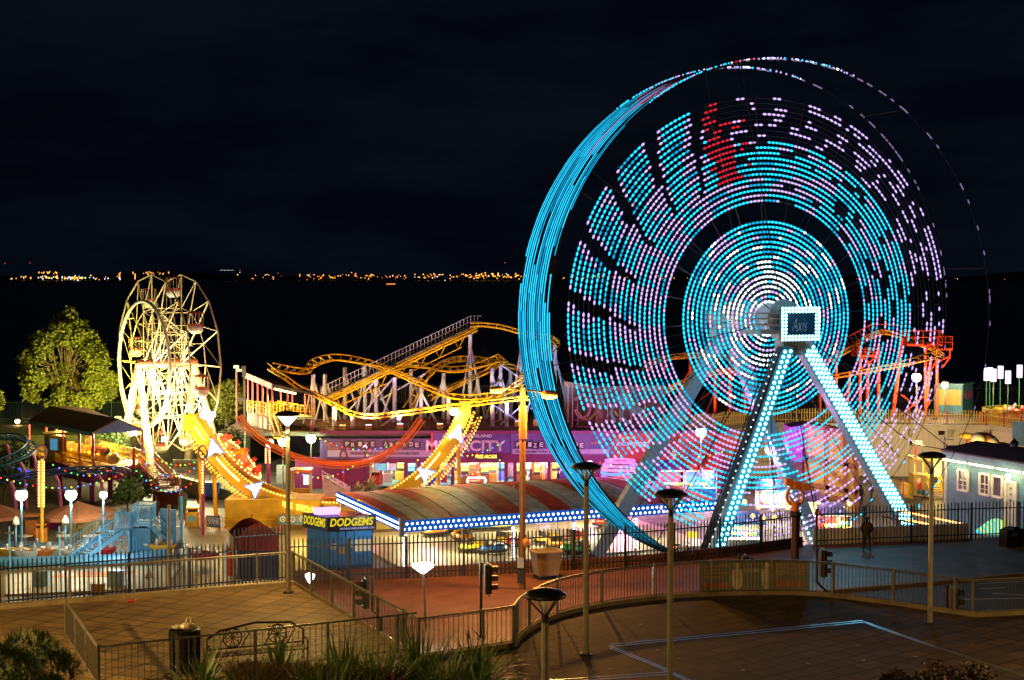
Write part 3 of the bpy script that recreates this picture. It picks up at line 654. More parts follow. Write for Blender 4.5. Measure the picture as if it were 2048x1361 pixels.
for px, py, d, rr, lb in ((60, 1262, 37, 1.0, 'dark round palm bush against the railing post'), (112, 1300, 36, .75, 'smaller dark palm bush beside the side railing'), (15, 1290, 34.5, 1.0, 'dark palm bush in the very corner'), (95, 1350, 34.5, .7, 'low dark palm bush at the bottom edge')):
    t = at(px, py, d); c = t-Z*rr*.8; o = thing('palm_bush', lb, 'bush', c, 'palm bushes beside the terrace'); mb = MB(); rng = random.Random(px)
    for k in range(48):
        az = rng.uniform(0, 6.28); el = rng.uniform(-.3, 1.4); q = c+V((math.cos(az)*math.cos(el), math.sin(az)*math.cos(el), math.sin(el)))*rr*.62; dd = (q-c).normalized(); a1 = dd.orthogonal().normalized(); a2 = dd.cross(a1)
        for j in range(30):
            an = rng.uniform(0, 6.28); e = (dd*rng.uniform(.3, .9)+(a1*math.cos(an)+a2*math.sin(an))*.8).normalized()*rr*rng.uniform(.35, .55); sd = e.cross(Z).normalized()*.014
            mb.add([q-sd, q+sd, q+e*.6+sd*.8-Z*.03, q+e-Z*.1, q+e*.6-sd*.8-Z*.03], [(0, 1, 2, 4), (4, 2, 3)])
    build(mb, 'leaves', LEAFP, o); build(MB().tube([c-Z*1.5, c], .12, 7), 'stem', ROUGH, o)
# ================================================================ BIG WHEEL RIDE, LIGHT TRAILS SHAPED AS LAMPS
rng = random.Random(21)
LC = [emi('led_cyan', (.014, .5, .84), 2.1), emi('led_deep_cyan', (.006, .38, .7), 1.3), emi('led_lavender', (.62, .44, .95), 1.4), emi('led_white', (.75, .92, 1), 2.5), emi('led_red', (.8, .02, .04), .9)]
RIDE = thing('wheel_ride', 'huge spinning ride with light trails shaped as cyan and lavender lamps, on slanting lit legs', 'fairground ride', xy(F0, ZP))
STL = pbr('ride_dark_steel', (.035, .04, .05), .45, .4, .25, 3); PALE = pbr('ride_pale_steel', (.42, .47, .5), .42, .2, .2, 2)
def C(s): return V(F0)+A*s
def wp(r, an, s): return C(s)+H*(r*math.cos(an))+Z*(r*math.sin(an))
def sr(r): return 3.15+r*.02
RO = 17.15
REARM = pbr('rim_back_black', (.003, .003, .004), .8, 0, .2, 2)
for k in range(24):  # added spokes holding the trail lamps
    an = k*math.pi/12+.06
    mb = MB(); mb.tube([wp(1.0, an, sr(1)+.12), wp(7.4, an, sr(7.4)+.12), wp(15, an, sr(15)+.12)], .035, 5)
    build(mb, 'spoke', STL, RIDE)
for k in range(8):
    an = k*math.pi/4+.2; mb = MB()
    for s_ in (1.4, 5.9): mb.bar(wp(1.0, an, s_), wp(RO-.1, an, s_), .05, .05)
    mb.bar(wp(RO-.1, an, 1.3), wp(RO-.1, an, 6.0), .05)
    build(mb, 'main_arm', REARM, RIDE)
radii = [1.15+.335*i for i in range(17)]+[7.95+.355*i for i in range(12)]+[12.3+.36*i for i in range(8)]  # lamp rows laid out as the spinning ride's light trails
for r in radii:
    zone = 0 if r < 7 else (1 if r < 12.1 else 2); n = int(2*math.pi*r/(.3 if zone < 2 else .36)); ph = rng.random()*6
    mb = MB(); cur = 0; run = 0
    for i in range(n):
        an = 2*math.pi*i/n+ph; th = math.degrees(an) % 360
        on = True; left = 112 < th < 262
        if run <= 0:
            run = rng.randint(1, 4 if zone < 2 else 3)
            if zone == 0: cur = rng.choice([0, 3, 3, 3, 2]) if r < 3.4 else rng.choice([0, 0, 0, 1, 2, 3])
            elif zone == 1: cur = rng.choice([0, 0, 0, 0, 1, 2]) if left else rng.choice(([0, 0, 0, 0, 0, 2] if r > 10.6 else [0, 0, 0, 2, 2, 1]))
            else: cur = rng.choice([0, 0, 0, 0, 1]) if left else 2
            skip = rng.random()
        run -= 1
        if zone >= 1 and left:
            b = ((th+2.1*(r-8)) % 15.5)/15.5
            if b < (.22 if zone == 2 else .1) and r > 9.2+rng.random()*1.2: on = False
            if (b > .9 or b < .36) and rng.random() < .6: cur = 2
        if zone == 2 and not left:
            if 262 <= th < 330: on = skip < .6
            else: on = skip < .4
        if zone == 1 and not left and skip < .13: on = False
        if 97 < th < 112 and r > 9.5: cur = 4 if (th > 103+(r-9)*.2 or rng.random() < .3) else cur
        if not on: continue
        mb.c = cur; t = -H*math.sin(an)+Z*math.cos(an); rd = H*math.cos(an)+Z*math.sin(an)
        p = wp(r, an, sr(r)); mb.pill(p, t, rd, A, .3 if zone < 2 else .34, .074 if zone else .082)
    lr = build(mb, 'trail_lamp_ring', LC, RIDE)
    build(MB().tube([wp(r, 2*math.pi*i/72, sr(r)+.07) for i in range(72)], .014, 4, True), 'trail_ring_rail', STL, lr)
# added rim of outward facing light strips, shaped after the gondola's light trail
for k in range(15):
    s_ = 1.22+k*.34+rng.uniform(-.04, .04); mb = MB(); n = 180; lit = 0; cur = 0
    for i in range(n):
        a0 = 2*math.pi*i/n; a1 = 2*math.pi*(i+1)/n; th = math.degrees(a0)
        if lit <= 0: lit = rng.randint(2, 12); cur = rng.choice([0, 0, 0, 0, 1, 1, 9] if 120 < th < 300 else [0, 1, 9, 0, 2, 2]); 
        lit -= 1
        if 292 < th or th < 97: continue
        if 92 < th < 112: cur = rng.choice([2, 4, 2, 9])
        mb.c = 5; q = [wp(RO-.03, a0, s_-.1), wp(RO-.03, a1, s_-.1), wp(RO-.03, a1, s_+.1), wp(RO-.03, a0, s_+.1)]
        mb.add(q+[wp(RO+.02, a0, s_-.104), wp(RO+.02, a1, s_-.104), wp(RO+.02, a1, s_+.104), wp(RO+.02, a0, s_+.104)], [(0, 1, 2, 3), (0, 1, 5, 4), (3, 2, 6, 7)])
        if cur == 9: continue
        mb.c = cur; w_ = rng.choice([.104, .1, .09, .07])
        mb.add([wp(RO, a0, s_-w_), wp(RO, a1, s_-w_), wp(RO, a1, s_+w_), wp(RO, a0, s_+w_)], [(0, 1, 2, 3)])
    build(mb, 'trail_light_strip', LC+[REARM], RIDE)
for s_ in (1.3, 5.95):  # thin added hoops, their lamps shaped after faint light trails
    hp = build(MB().tube([wp(RO-.05, i*math.pi/60, s_) for i in range(120)], .025, 5, True), 'trail_hoop', REARM, RIDE)
    mb = MB()
    for i in range(70):
        th = rng.uniform(-28, 96); an = R(th)
        if rng.random() > (th+40)/120: continue
        mb.pill(wp(RO-.05, an, s_-.1), -H*math.sin(an)+Z*math.cos(an), H*math.cos(an)+Z*math.sin(an), A, .4, .05)
    if True:
        m2 = MB()
        for i in range(130):
            th = 72+i*.42; an = R(th); m2.c = 4 if (97 < th < 104 and rng.random() < .5) else rng.choice([2, 2, 0, 3] if th < 104 else [0, 0, 2]); q = rng.uniform(-.12, .12)
            if rng.random() < (.75 if th > 90 else .45): m2.pill(wp(RO+.03, an, s_+q), -H*math.sin(an)+Z*math.cos(an), H*math.cos(an)+Z*math.sin(an), A, .15, .07)
        for i in range(110):
            th = 272+i*.5; an = R(th); m2.c = rng.choice([0, 0, 1])
            if rng.random() < .7*(1-i/130): m2.pill(wp(RO+.02, an, s_+rng.uniform(-.25, .25)), -H*math.sin(an)+Z*math.cos(an), H*math.cos(an)+Z*math.sin(an), A, .3, .07)
        build(m2, 'trail_crest_lamps', LC, hp)
    build(mb, 'trail_hoop_lamps', emi('led_dim_lavender', (.3, .22, .45), .8), hp)
# hub, axle, platforms
mb = MB().lathe(C(1.0), [(0, 0), (1.15, 0), (1.3, .15), (1.3, .5), (1.0, .6), (1.0, 2.2), (1.25, 2.3), (1.25, 8.2), (0, 8.2)], 28, A); build(mb, 'hub', PALE, RIDE, True)
build(MB().lathe(C(.92), [(0, 0), (.75, 0), (.75, .1)], 24, A), 'hub_cover', pbr('hub_grey', (.2, .22, .24), .4, .5), RIDE)
pf = at(1523, 664, 99.5); o = build(MB().box(pf, 2.0, 1.6, .25, .4), 'hub_platform', PALE, RIDE)
mb = MB(); cs = [pf+H*x+A*y for x, y in ((-.95, -.75), (.95, -.75), (.95, .75), (-.95, .75))]
for zz in (.45, .85, 1.2): mb.tube([c+Z*zz for c in cs], .03, 4, True)
for c in cs+[lerp(cs[0], cs[1], .5)]: mb.rod(c, c+Z*1.2, .03, 4)
build(mb, 'hub_platform_rail', WHITE, o)
for s_, nm in ((9.0, 'rear_axle_head'), (.55, 'axle_head')):
    build(MB().obox(C(s_)-Z*1.6, H*.9, A*.45, Z*.75), nm, PALE, RIDE)
# legs
LEDB = emi('leg_led', (.35, .9, 1), 6); CY2 = pbr('leg_cyan_panel', (.05, .4, .55), .35, 0, .15, 2)
def leg(p, q, wd, rows, nm, lit=True, side=True):
    p, q = V(p), V(q); d = (q-p).normalized(); fr = (-A*.9-H*.1).normalized(); sd = d.cross(fr).normalized(); fr = sd.cross(d).normalized()
    if fr.y > 0: fr = -fr
    lg = build(MB().obox((p+q)/2, (q-p)/2, sd*wd/2, fr*wd*.42), nm, PALE, RIDE)
    if lit:
        build(MB().obox((p+q)/2+fr*(wd*.42+.03), (q-p)*.49, sd*wd*.48, fr*.025), 'light_panel', CY2, lg)
        mb = MB(); L = (q-p).length; n = int(L/.36)
        for i in range(n):
            for r_ in range(rows):
                pp_ = p+d*(.3+i*.36+(.18 if r_ % 2 else 0))+sd*wd*.86*((r_+.5)/rows-.5)+fr*(wd*.42+.07)
                mb.lathe(pp_, [(.115, 0), (.085, .06), (0, .075)], 8, fr)
        build(mb, 'lamps', LEDB, lg)
    return lg, d, sd, fr
apx = C(.1)-Z*1.7
fl = wl(-6.45, .3, ZP); frr = wl(11.0, .3, ZP)
lg, d, sd, fr = leg(apx-H*.55, fl, .85, 2, 'front_leg')
sg = -1 if sd.x > 0 else 1
mb = MB(); o1 = sd*sg*.95+fr*.1
for e in (-.25, .25): mb.tube([apx-H*.55+o1+fr*e+d*.8, fl+o1+fr*e], .045, 5)
L = (fl-apx).length
for i in range(int(L/.45)): q = apx-H*.55+o1+d*(.8+i*.45); mb.rod(q-fr*.25, q+fr*.25, .025, 4)
mb.obox((apx+fl)/2-H*.3+sd*sg*.62, (fl-apx)*.48, sd*.08, fr*.32); build(mb, 'ladder', STL, lg)
mb = MB()
for i in range(int(L/.5)): q = apx-H*.55+sd*sg*.72+d*(.9+i*.5)+fr*.42; mb.sphere(q, .05, 6, 4)
build(mb, 'ladder_lamps', LC[3], lg)
leg(apx+H*.75, frr, 1.05, 4, 'front_leg')
ra = C(8.8)-Z*1.7
lg, d, sd, fr = leg(ra-H*.5, gp(1190, 1112, ZP), .95, 2, 'rear_leg', False)
lg, d, sd, fr = leg(ra+H*.6, gp(1636, 1095, ZP), .95, 2, 'rear_leg', False)
L = (gp(1636, 1095, ZP)-ra).length; mb = MB()
for i in range(int(L*.8/.42)): mb.lathe(ra+H*.6+d*(4+i*.42)-sd*(.45 if sd.x > 0 else -.45)+fr*.45, [(.1, 0), (.07, .06), (0, .08)], 6, fr)
build(mb, 'lamps', LEDB, lg)
# name board on the axle
ps = at(1560, 683, 97.6); bw, bh = 2.95, 2.2; n_ = -A
sb = build(MB().obox(ps+H*bw/2+Z*bh/2, H*bw/2, A*.14, Z*bh/2), 'name_board', pbr('board_cyan_steel', (.04, .25, .33), .4), RIDE)
build(MB().obox(ps+H*bw/2+Z*bh/2-A*.17, H*(bw/2-.34), A*.02, Z*(bh/2-.34)), 'screen', pbr('board_dark_face', (.01, .03, .06), .3), sb)
mb = MB()
for i in range(12):
    for j in range(10):
        if 2 <= i <= 9 and 2 <= j <= 7: continue
        mb.lathe(ps+H*(.1+i*(bw-.2)/11)+Z*(.1+j*(bh-.2)/9)-A*.14, [(.1, 0), (.075, .06), (0, .08)], 8, -A)
build(mb, 'lamps', LEDB, sb)
text('lettering', 'Axis', pbr('board_lettering', (.35, .25, .32), .5), ps+H*.75+Z*.62-A*.2, H, 1.15, .85, sb, off=-.012, shear=.35)
build(MB().obox(lerp(ps+H*.9, apx, .0)+A*1.2+Z*.3, H*.15, A*1.1, Z*.15), 'board_bracket', PALE, sb)
# matching board at the back of the axle
ps2 = C(9.9)+H*-1.3-Z*1.1; sb = build(MB().obox(ps2+H*1.3+Z*1.1, H*1.3, A*.1, Z*1.08), 'rear_board', pbr('board_grey', (.15, .2, .24), .5), RIDE)
lamp('hub_glow', C(-7)+Z*1.5, 700, (.2, .75, 1), .6, RIDE); lamp('leg_glow', wl(9.5, -3.2, ZP+6.5), 300, (.2, .7, 1), .6, RIDE); lamp('leg_glow', wl(-6, -3.2, ZP+6.5), 260, (.3, .75, 1), .6, RIDE)  # cyan points added in front of the ride to carry its lamps' spill
# deck and control cabin under the wheel
o = thing('ride_gangway', 'gangway edged with two rows of amber bulbs to the right of the wheel leg', 'gangway', gp(1870, 1110, ZP))
d0, d1 = at(1800, 1022, 101), at(1932, 1050, 103); 
mb = MB()
for a, b in ((d0, d1), (at(1812, 1040, 101), at(1905, 1058, 102.5))): mb.bar(a+A*.1, b+A*.1, .08, .2)
mb.bar(d0+A*.2, xy(d0+A*.2, ZP), .1); mb.bar(d1+A*.2, xy(d1+A*.2, ZP), .1); build(mb, 'frame', RED, o)
mb = MB()
for a, b, n in ((d0, d1, 30), (at(1812, 1040, 101), at(1905, 1058, 102.5), 22)):
    for i in range(n): mb.sphere(lerp(a, b, i/(n-1))-A*.04, .075, 6, 4)
build(mb, 'lamps', emi('gangway_bulb', (1, .6, .15), 4.5), o)
build(MB().prism([d0+A*.25-Z*.7, d1+A*.25-Z*.7, d1+A*2-Z*.7, d0+A*2-Z*.7], Z*.1), 'floor', TIMBER, o)
# ================================================================ DODGEMS
rng = random.Random(31)
f0 = gp(805, 1065, -2.57); zb = -2.57; fh = .74
tt = 0
for i in range(400):
    tt = i*.1; q = f0+H*tt
    if q.x/q.y > (1440-1024)/FPX: break
LW, DP = tt, 14.8
def dg(u, v, z): return xy(f0, z)+H*u+A*v
DOD = thing('dodgem_hall', 'open dodgem hall with a red and cream striped canopy and blue fascia full of bulbs', 'dodgem hall', xy(f0, ZP))
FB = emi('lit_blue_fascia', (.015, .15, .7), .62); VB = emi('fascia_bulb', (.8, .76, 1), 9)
def fascia(a, b, n, nm='fascia'):
    d = (b-a).normalized(); out = d.cross(Z)
    if out.y > 0 and abs(d.x) > .5: out = -out
    if abs(d.x) <= .5: out = -H
    fo = build(MB().obox((a+b)/2+Z*fh/2, (b-a)/2, out*.09, Z*fh/2), nm, FB, DOD)
    mb = MB(); L = (b-a).length
    for i in range(n):
        for z in (.2, .54): mb.lathe(a+d*(L*(i+.5)/n+(.1 if z > .3 else -.1))+Z*z+out*.09, [(.078, 0), (.055, .05), (0, .065)], 8, out)
    build(mb, 'bulbs', VB, fo); return fo
fascia(dg(0, 0, zb), dg(LW, 0, zb), 66); fascia(dg(0, .2, zb), dg(0, DP, zb), 44); build(MB().obox(dg(LW, DP/2, zb+fh/2), A*DP/2, H*.06, Z*fh/2), 'fascia', FB, DOD)
build(MB().box(dg(-.1, -.1, zb+fh/2), .3, .3, fh+.5, .4), 'corner_post', pbr('grey_corner', (.3, .3, .32), .5), DOD)
nu, nv = 60, 16; vs = []
def rz(u, v):
    e = min(1, u/6.5)*min(1, (LW-u)/6.5); return zb+fh-.05+(math.sin(math.pi*v)**.85)*(.22+.62*e**.9)+.05*math.sin(u*2.2)*math.sin(math.pi*v)
for i in range(nu+1):
    for j in range(nv+1):
        u = LW*i/nu; v = j/nv; vs.append(dg(u, .05+v*(DP-.1), rz(u, v)))
mb = MB(); k = 0
for i in range(nu):
    for j in range(nv):
        a = i*(nv+1)+j; mb.f.append((a, a+nv+1, a+nv+2, a+1)); uu = i+ (j-8)*.0; mb.mi.append(int((i/nu*LW+1.2)/1.95) % 2)
mb.v = [tuple(p) for p in vs]
build(mb, 'canopy', [pbr('canopy_red', (.62, .055, .02), .6, 0, .45, 1.1, .15), pbr('canopy_cream', (.52, .46, .34), .6, 0, .45, 1.1, .15)], DOD, True)
mb = MB(); 
for u in [LW*k/13 for k in range(1, 13)]: mb.tube([dg(u, .05+v/10*(DP-.1), rz(u, v/10)+.03) for v in range(11)], .018, 4)
build(mb, 'canopy_rib', pbr('canopy_dark', (.05, .05, .05), .6), DOD)
build(MB().prism([dg(.2, .2, zb-.02), dg(LW-.2, .2, zb-.02), dg(LW-.2, DP-.2, zb-.02), dg(.2, DP-.2, zb-.02)], Z*.015), 'ceiling', CREAM, DOD)
build(MB().prism([dg(.2, .2, ZP+.02), dg(LW-.2, .2, ZP+.02), dg(LW-.2, DP-.2, ZP+.02), dg(.2, DP-.2, ZP+.02)], Z*.12), 'driving_floor', pbr('dodgem_floor', (.5, .45, .32), .35, .3, .3, .8), DOD)
for u in (.2, LW*.33, LW*.52, LW*.72, LW-.3):
    for v in (.2, DP-.3):
        po = build(MB().box(dg(u, v, (ZP+zb)/2), .16, .16, zb-ZP, .4), 'post', WHITE, DOD)
        if v < 1:
            mb = MB()
            for i in range(11):
                for e in (-.06, .06): mb.lathe(dg(u+e, v-.09, ZP+.4+i*.2), [(.05, 0), (.035, .04), (0, .05)], 6, -A)
            build(mb, 'post_bulbs', VB, po)
for u in (LW*.2, LW*.5, LW*.8):
    for v in (3.5, 11):
        build(MB().obox(dg(u, v, zb-.12), H*1.4, A*.08, Z*.05), 'ceiling_lamp', emi('dodgem_tube', (1, .9, .62), 6), DOD)
        lamp('ceiling_light', dg(u, v, zb-.2), 240, (1, .85, .5), parent=DOD, area=(2.8, .4))
mb = MB(); mb.obox(dg(LW*.5, DP-.3, ZP+.9), H*(LW/2-.6), A*.05, Z*.5); build(mb, 'rear_rail_panel', pbr('dodgem_panel', (.5, .35, .05), .5), DOD)
# cars
def dodgem(label, col, key):
    m = pbr('dodgem_'+key, col, .25, .1, .15, 2); o = thing('dodgem_car', label, 'dodgem car', (0, 0, 0), 'dodgem cars on the driving floor')
    def rr(s, z, nx=22): return [V((.98*s*math.copysign(abs(math.cos(t*2*math.pi/nx))**.75, math.cos(t*2*math.pi/nx)), .58*s*math.copysign(abs(math.sin(t*2*math.pi/nx))**.75, math.sin(t*2*math.pi/nx)), z)) for t in range(nx)]
    build(MB().tube(rr(1.0, .26), .1, 8, True), 'bumper', RUBBER, o, True)
    mb = MB(); L = [rr(.95, .16), rr(.97, .36), rr(.86, .52), rr(.6, .6)]; n = 22
    for q in range(4): mb.v += [tuple(p) for p in L[q]]
    for q in range(3): 
        for t in range(n): mb.f.append((q*n+t, q*n+(t+1) % n, (q+1)*n+(t+1) % n, (q+1)*n+t)); mb.mi.append(0)
    mb.f.append(tuple(3*n+t for t in range(n))); mb.mi.append(0); build(mb, 'hull', m, o, True)
    build(MB().prism([(.25, -.4, .55), (.25, .4, .55), (.85, .22, .5), (.85, -.22, .5)], (-.05, 0, .22)), 'nose', m, o)
    build(MB().box((-.45, 0, .72), .16, .8, .45).box((-.2, 0, .6), .45, .75, .12), 'seat', pbr('dodgem_seat', (.05, .05, .06), .5), o)
    build(MB().tube([(.1+.02*math.sin(a*.628), .17*math.cos(a*.628), .86+.17*math.sin(a*.628)) for a in range(10)], .02, 5, True), 'steering_wheel', BLACK, o)
    build(MB().rod((-.75, 0, .5), (-.75, 0, 2.2), .02, 5), 'pole', STEEL, o)
    mb = MB(); mb.sphere((.93, .25, .48), .07, 8, 5).sphere((.93, -.25, .48), .07, 8, 5); build(mb, 'headlights', emi('dodgem_headlight', (1, .85, .4), 3), o)
    return o
DC = {'yellow': dodgem('yellow dodgem car', (.75, .5, .02), 'yellow'), 'red': dodgem('red dodgem car', (.6, .05, .02), 'red'), 'blue': dodgem('blue dodgem car', (.04, .16, .5), 'blue'), 'green': dodgem('green dodgem car', (.05, .4, .08), 'green'), 'orange': dodgem('orange dodgem car', (.7, .25, .02), 'orange')}
cars = [('yellow', 945, 1104, .3, 'at the front left of the floor'), ('orange', 925, 1083, 2.2, 'beside the yellow one at the left'), ('blue', 985, 1108, .1, 'nearest the fence'), ('yellow', 1010, 1088, 1.0, 'in the middle behind the orange column'), ('red', 1035, 1096, 2.7, 'in the middle of the floor'),
        ('yellow', 1095, 1088, .5, 'behind the waste container'), ('orange', 1110, 1097, 1.8, 'close behind the waste container'), ('yellow', 1155, 1100, .4, 'next to the lit post'), ('green', 1150, 1108, 2.9, 'nearest the lit post'), ('red', 1150, 1084, .9, 'behind the lit post'),
        ('green', 955, 1062, .2, 'in the back row under the fascia'), ('red', 900, 1064, 1.4, 'in the back row at the left end'), ('yellow', 1000, 1060, .4, 'in the back row, centre'), ('red', 1210, 1056, 2.5, 'at the far right of the floor'), ('orange', 870, 1072, .6, 'parked by the blue ticket kiosk')]
for k, px, py, rz_, lb in cars: place(DC[k], gp(px, py, ZP+.14), rz_, k+' dodgem car '+lb)
# ticket kiosk
c = gp(702, 1140, ZP); o = thing('ticket_kiosk', 'blue dodgems ticket kiosk with big yellow lettering on its black sign', 'kiosk', c)
k0 = at(658, 1141, 101); k0 = xy(k0, ZP); ku = (H*.95-A*.12).normalized(); kw = 2.95; kv = (A*.9-H*.35).normalized()
def kk(u, v, z): return k0+ku*u+kv*v+Z*z
bd_ = build(MB().prism([kk(0, 0, 0), kk(kw, 0, 0), kk(kw, 2.4, 0), kk(0, 2.4, 0)], Z*2.55), 'body', pbr('kiosk_blue', (.04, .28, .65), .45, 0, .2, 2), o)
build(MB().prism([kk(1.75, -.03, 1.1), kk(2.85, -.03, 1.1), kk(2.85, -.03, 1.9), kk(1.75, -.03, 1.9)], kv*.02), 'window', emi('kiosk_window', (.9, .75, .45), .55), bd_)
build(MB().prism([kk(-.25, -.25, 2.55), kk(kw+.1, -.25, 2.55), kk(kw+.1, 2.5, 2.55), kk(-.25, 2.5, 2.55)], Z*.95), 'sign_box', pbr('kiosk_sign_black', (.015, .012, .03), .4), o)
YL = emi('dodgem_letter', (.95, .75, .03), .85)
text('lettering', 'DODGEMS', YL, kk(-.1, -.27, 2.87), ku, kw-.0, .55, o, off=.03, shear=.2)
text('lettering', "BRITAIN'S FAMOUS BUMPER CARS", emi('kiosk_small_letter', (.5, .5, .9), .8), kk(.6, -.27, 2.64), ku, 2.3, .13, o)
text('lettering', 'DODGEMS', YL, kk(-.27, 2.3, 2.8), -kv, 2.4, .6, o, off=.03, shear=.2)
lamp('added_kiosk_light', kk(1.4, -2.2, 3.2), 70, (.8, .9, 1), .2, o)  # added lamp without a fixture, brightens the kiosk front
mb = MB()
for u in (.02, .6, 1.15, 1.7, 2.93): mb.obox(kk(u, -.02, 1.27), ku*.03, kv*.02, Z*1.26)
mb.obox(kk(1.47, -.02, .12), ku*1.47, kv*.025, Z*.1); build(mb, 'panel_trim', pbr('kiosk_trim', (.02, .1, .3), .5), bd_)
for u, z, c_ in ((.3, 1.5, CREAM), (.85, 1.2, YEL), (1.42, 1.6, WHITE)): build(MB().obox(kk(u, -.025, z), ku*.16, kv*.01, Z*.22), 'notice', c_, bd_)
mb = MB(); mb.obox(kk(.6, 1.2, 3.75), ku*.7, kv*.3, Z*.22); build(mb, 'roof_light', emi('kiosk_violet', (.55, .3, 1), 2.5), o)
# ================================================================ ARCADE HALL
FY = 139.4
def fp(px, py, dy=0.): return at(px, py, FY+dy)
ARC = thing('arcade_hall', 'long amusement arcade with a purple lit banner fascia and open bright shop fronts', 'arcade', xy(fp(950, 975), ZP))
MAG = pbr('arcade_magenta', (.2, .014, .09), .45, 0, .25, 1.5); PUR = pbr('arcade_purple', (.16, .03, .22), .45, 0, .3, 1)
def slab(px0, px1, py0, py1, dy, th, nm, mat, par=None):
    a, b, c, d = fp(px0, py1, dy), fp(px1, py1, dy), fp(px1, py0, dy), fp(px0, py0, dy)
    return build(MB().prism([a, b, c, d], (0, th, 0)), nm, mat, par or ARC)
slab(590, 735, 915, 978, 0, .3, 'wall', MAG); slab(1178, 1500, 925, 978, 0, .3, 'wall', MAG)
slab(640, 865, 878, 918, -.5, .5, 'fascia', pbr('fascia_violet', (.16, .09, .27), .45, 0, .5, .25)); slab(866, 1020, 866, 906, -.62, .62, 'fascia', pbr('fascia_deep_violet', (.13, .06, .27), .45, 0, .6, .3)); slab(1021, 1222, 868, 910, -.5, .5, 'fascia', pbr('fascia_violet', (.12, .06, .2)))
slab(640, 1500, 905, 926, -.2, .2, 'lower_fascia', MAG); slab(640, 1500, 862, 868, -.7, .7, 'coping', MAG)
fr_ = slab(1223, 1480, 866, 924, -.55, .55, 'fascia', pbr('fascia_red', (.5, .03, .02), .45, 0, .3, .3))
wt = pbr('fascia_pale_band', (.5, .4, .55), .5, 0, .3, .5)
slab(655, 862, 901, 914, -.53, .03, 'pale_band', wt); slab(1025, 1218, 899, 908, -.53, .03, 'pale_band', wt)
LW_ = pbr('letter_white', (.75, .72, .7), .5, 0, .1); LK = pbr('letter_black', (.02, .02, .03), .5)
def tl(body, px0, px1, py0, py1, mat, dy=-.58, **k):
    a = fp(px0, py1, dy); b = fp(px1, py0, dy); return text('lettering', body, mat, a, X, b.x-a.x, b.z-a.z, ARC, **k)
def tiles(word, px0, step, py, dy=-.55):
    for i, ch in enumerate(word):
        if ch == ' ': continue
        px = px0+i*step; c = fp(px, py+(1.5 if i % 2 else -1), dy); ro = .12*(-1 if i % 2 else 1); ux = V((math.cos(ro), 0, math.sin(ro))); uz = V((-math.sin(ro), 0, math.cos(ro)))
        t = build(MB().obox(c, ux*.3, Y*.03, uz*.34), 'letter_tile', pbr('tile_charcoal', (.03, .03, .035), .4), ARC); text('lettering', ch, LW_, c-ux*.16-uz*.2-Y*.04, X, .32, .4, t)
tiles('PRIZE ARCADE', 694, 12.8, 889); tiles('PRIZE ARCADE', 1036, 11.6, 890)
tl('ORIGINAL PRIZE ARCADE - GAMECARDS AVAILABLE INSIDE', 700, 838, 904, 910, LK); tl('SWIPE YOUR CARD TO PLAY AND WIN GREAT PRIZES!', 1030, 1155, 901, 906, LK)
tl('MEGACITY', 852, 1012, 881, 903, pbr('letter_silver', (.6, .5, .55), .35, .4), -.72, off=.03); tl('ADVENTURE ISLAND', 884, 984, 869, 875, LW_, -.72)
tl('ADVENTURE', 652, 684, 886, 892, ORANGE, off=.02); tl('ISLAND', 656, 680, 893, 900, ORANGE, off=.02)
tl('lets go', 1238, 1266, 872, 880, pbr('letter_yellow', (.85, .7, .05), .5), -.62, off=.02); tl('bowling!', 1232, 1300, 881, 895, LW_, -.62, off=.03, shear=.2)
tl('ADVENTURE', 1182, 1200, 884, 889, ORANGE); tl('ISLAND', 1184, 1198, 890, 896, BLUE)
yb = slab(950, 995, 909, 919, -.9, .15, 'lit_sign', pbr('sign_dark', (.05, .02, .02), .5)); a = fp(951, 917, -.95); text('lettering', 'PRIZE ARCADE', emi('yellow_letters', (1, .75, .1), 2.5), a, X, 1.95, .32, yb, off=.02)
mb = MB()
for i in range(26): mb.sphere(fp(864, 868+i*1.4, -.8), .05, 6, 4)
build(mb, 'red_bulb_strip', emi('red_led', (1, .03, .02), 2.5), ARC)
# interior
for px in (735, 812, 838, 905, 1012, 1030, 1098, 1178): slab(px-3.5, px+3.5, 918, 977, -.1, .45, 'pillar', MAG)
slab(700, 1200, 915, 978, 7, .2, 'rear_wall', pbr('arcade_rear', (.45, .32, .3), .6, 0, .4, .4)); 
a, b = fp(735, 976), fp(1180, 976); build(MB().prism([V((a.x, FY, -4.98)), V((b.x, FY, -4.98)), V((b.x, FY+7, -4.98)), V((a.x, FY+7, -4.98))], (0, 0, .03)), 'floor', pbr('arcade_carpet', (.07, .2, .22), .8, 0, .5, 2), ARC)
for i, px in enumerate((770, 870, 935, 985, 1065, 1140)):
    p = fp(px, 925, 3); build(MB().box(p, 2.2, .25, .1), 'ceiling_lamp', emi('arcade_tube', (1, .92, .75), 5), ARC)
    lamp('ceiling_light', p-Z*.2, 300, [(1, .85, .5), (.6, .8, 1), (1, .75, .3), (1, .8, .4), (1, .8, .5), (1, .6, .9)][i], parent=ARC, area=(2.2, 1.5))
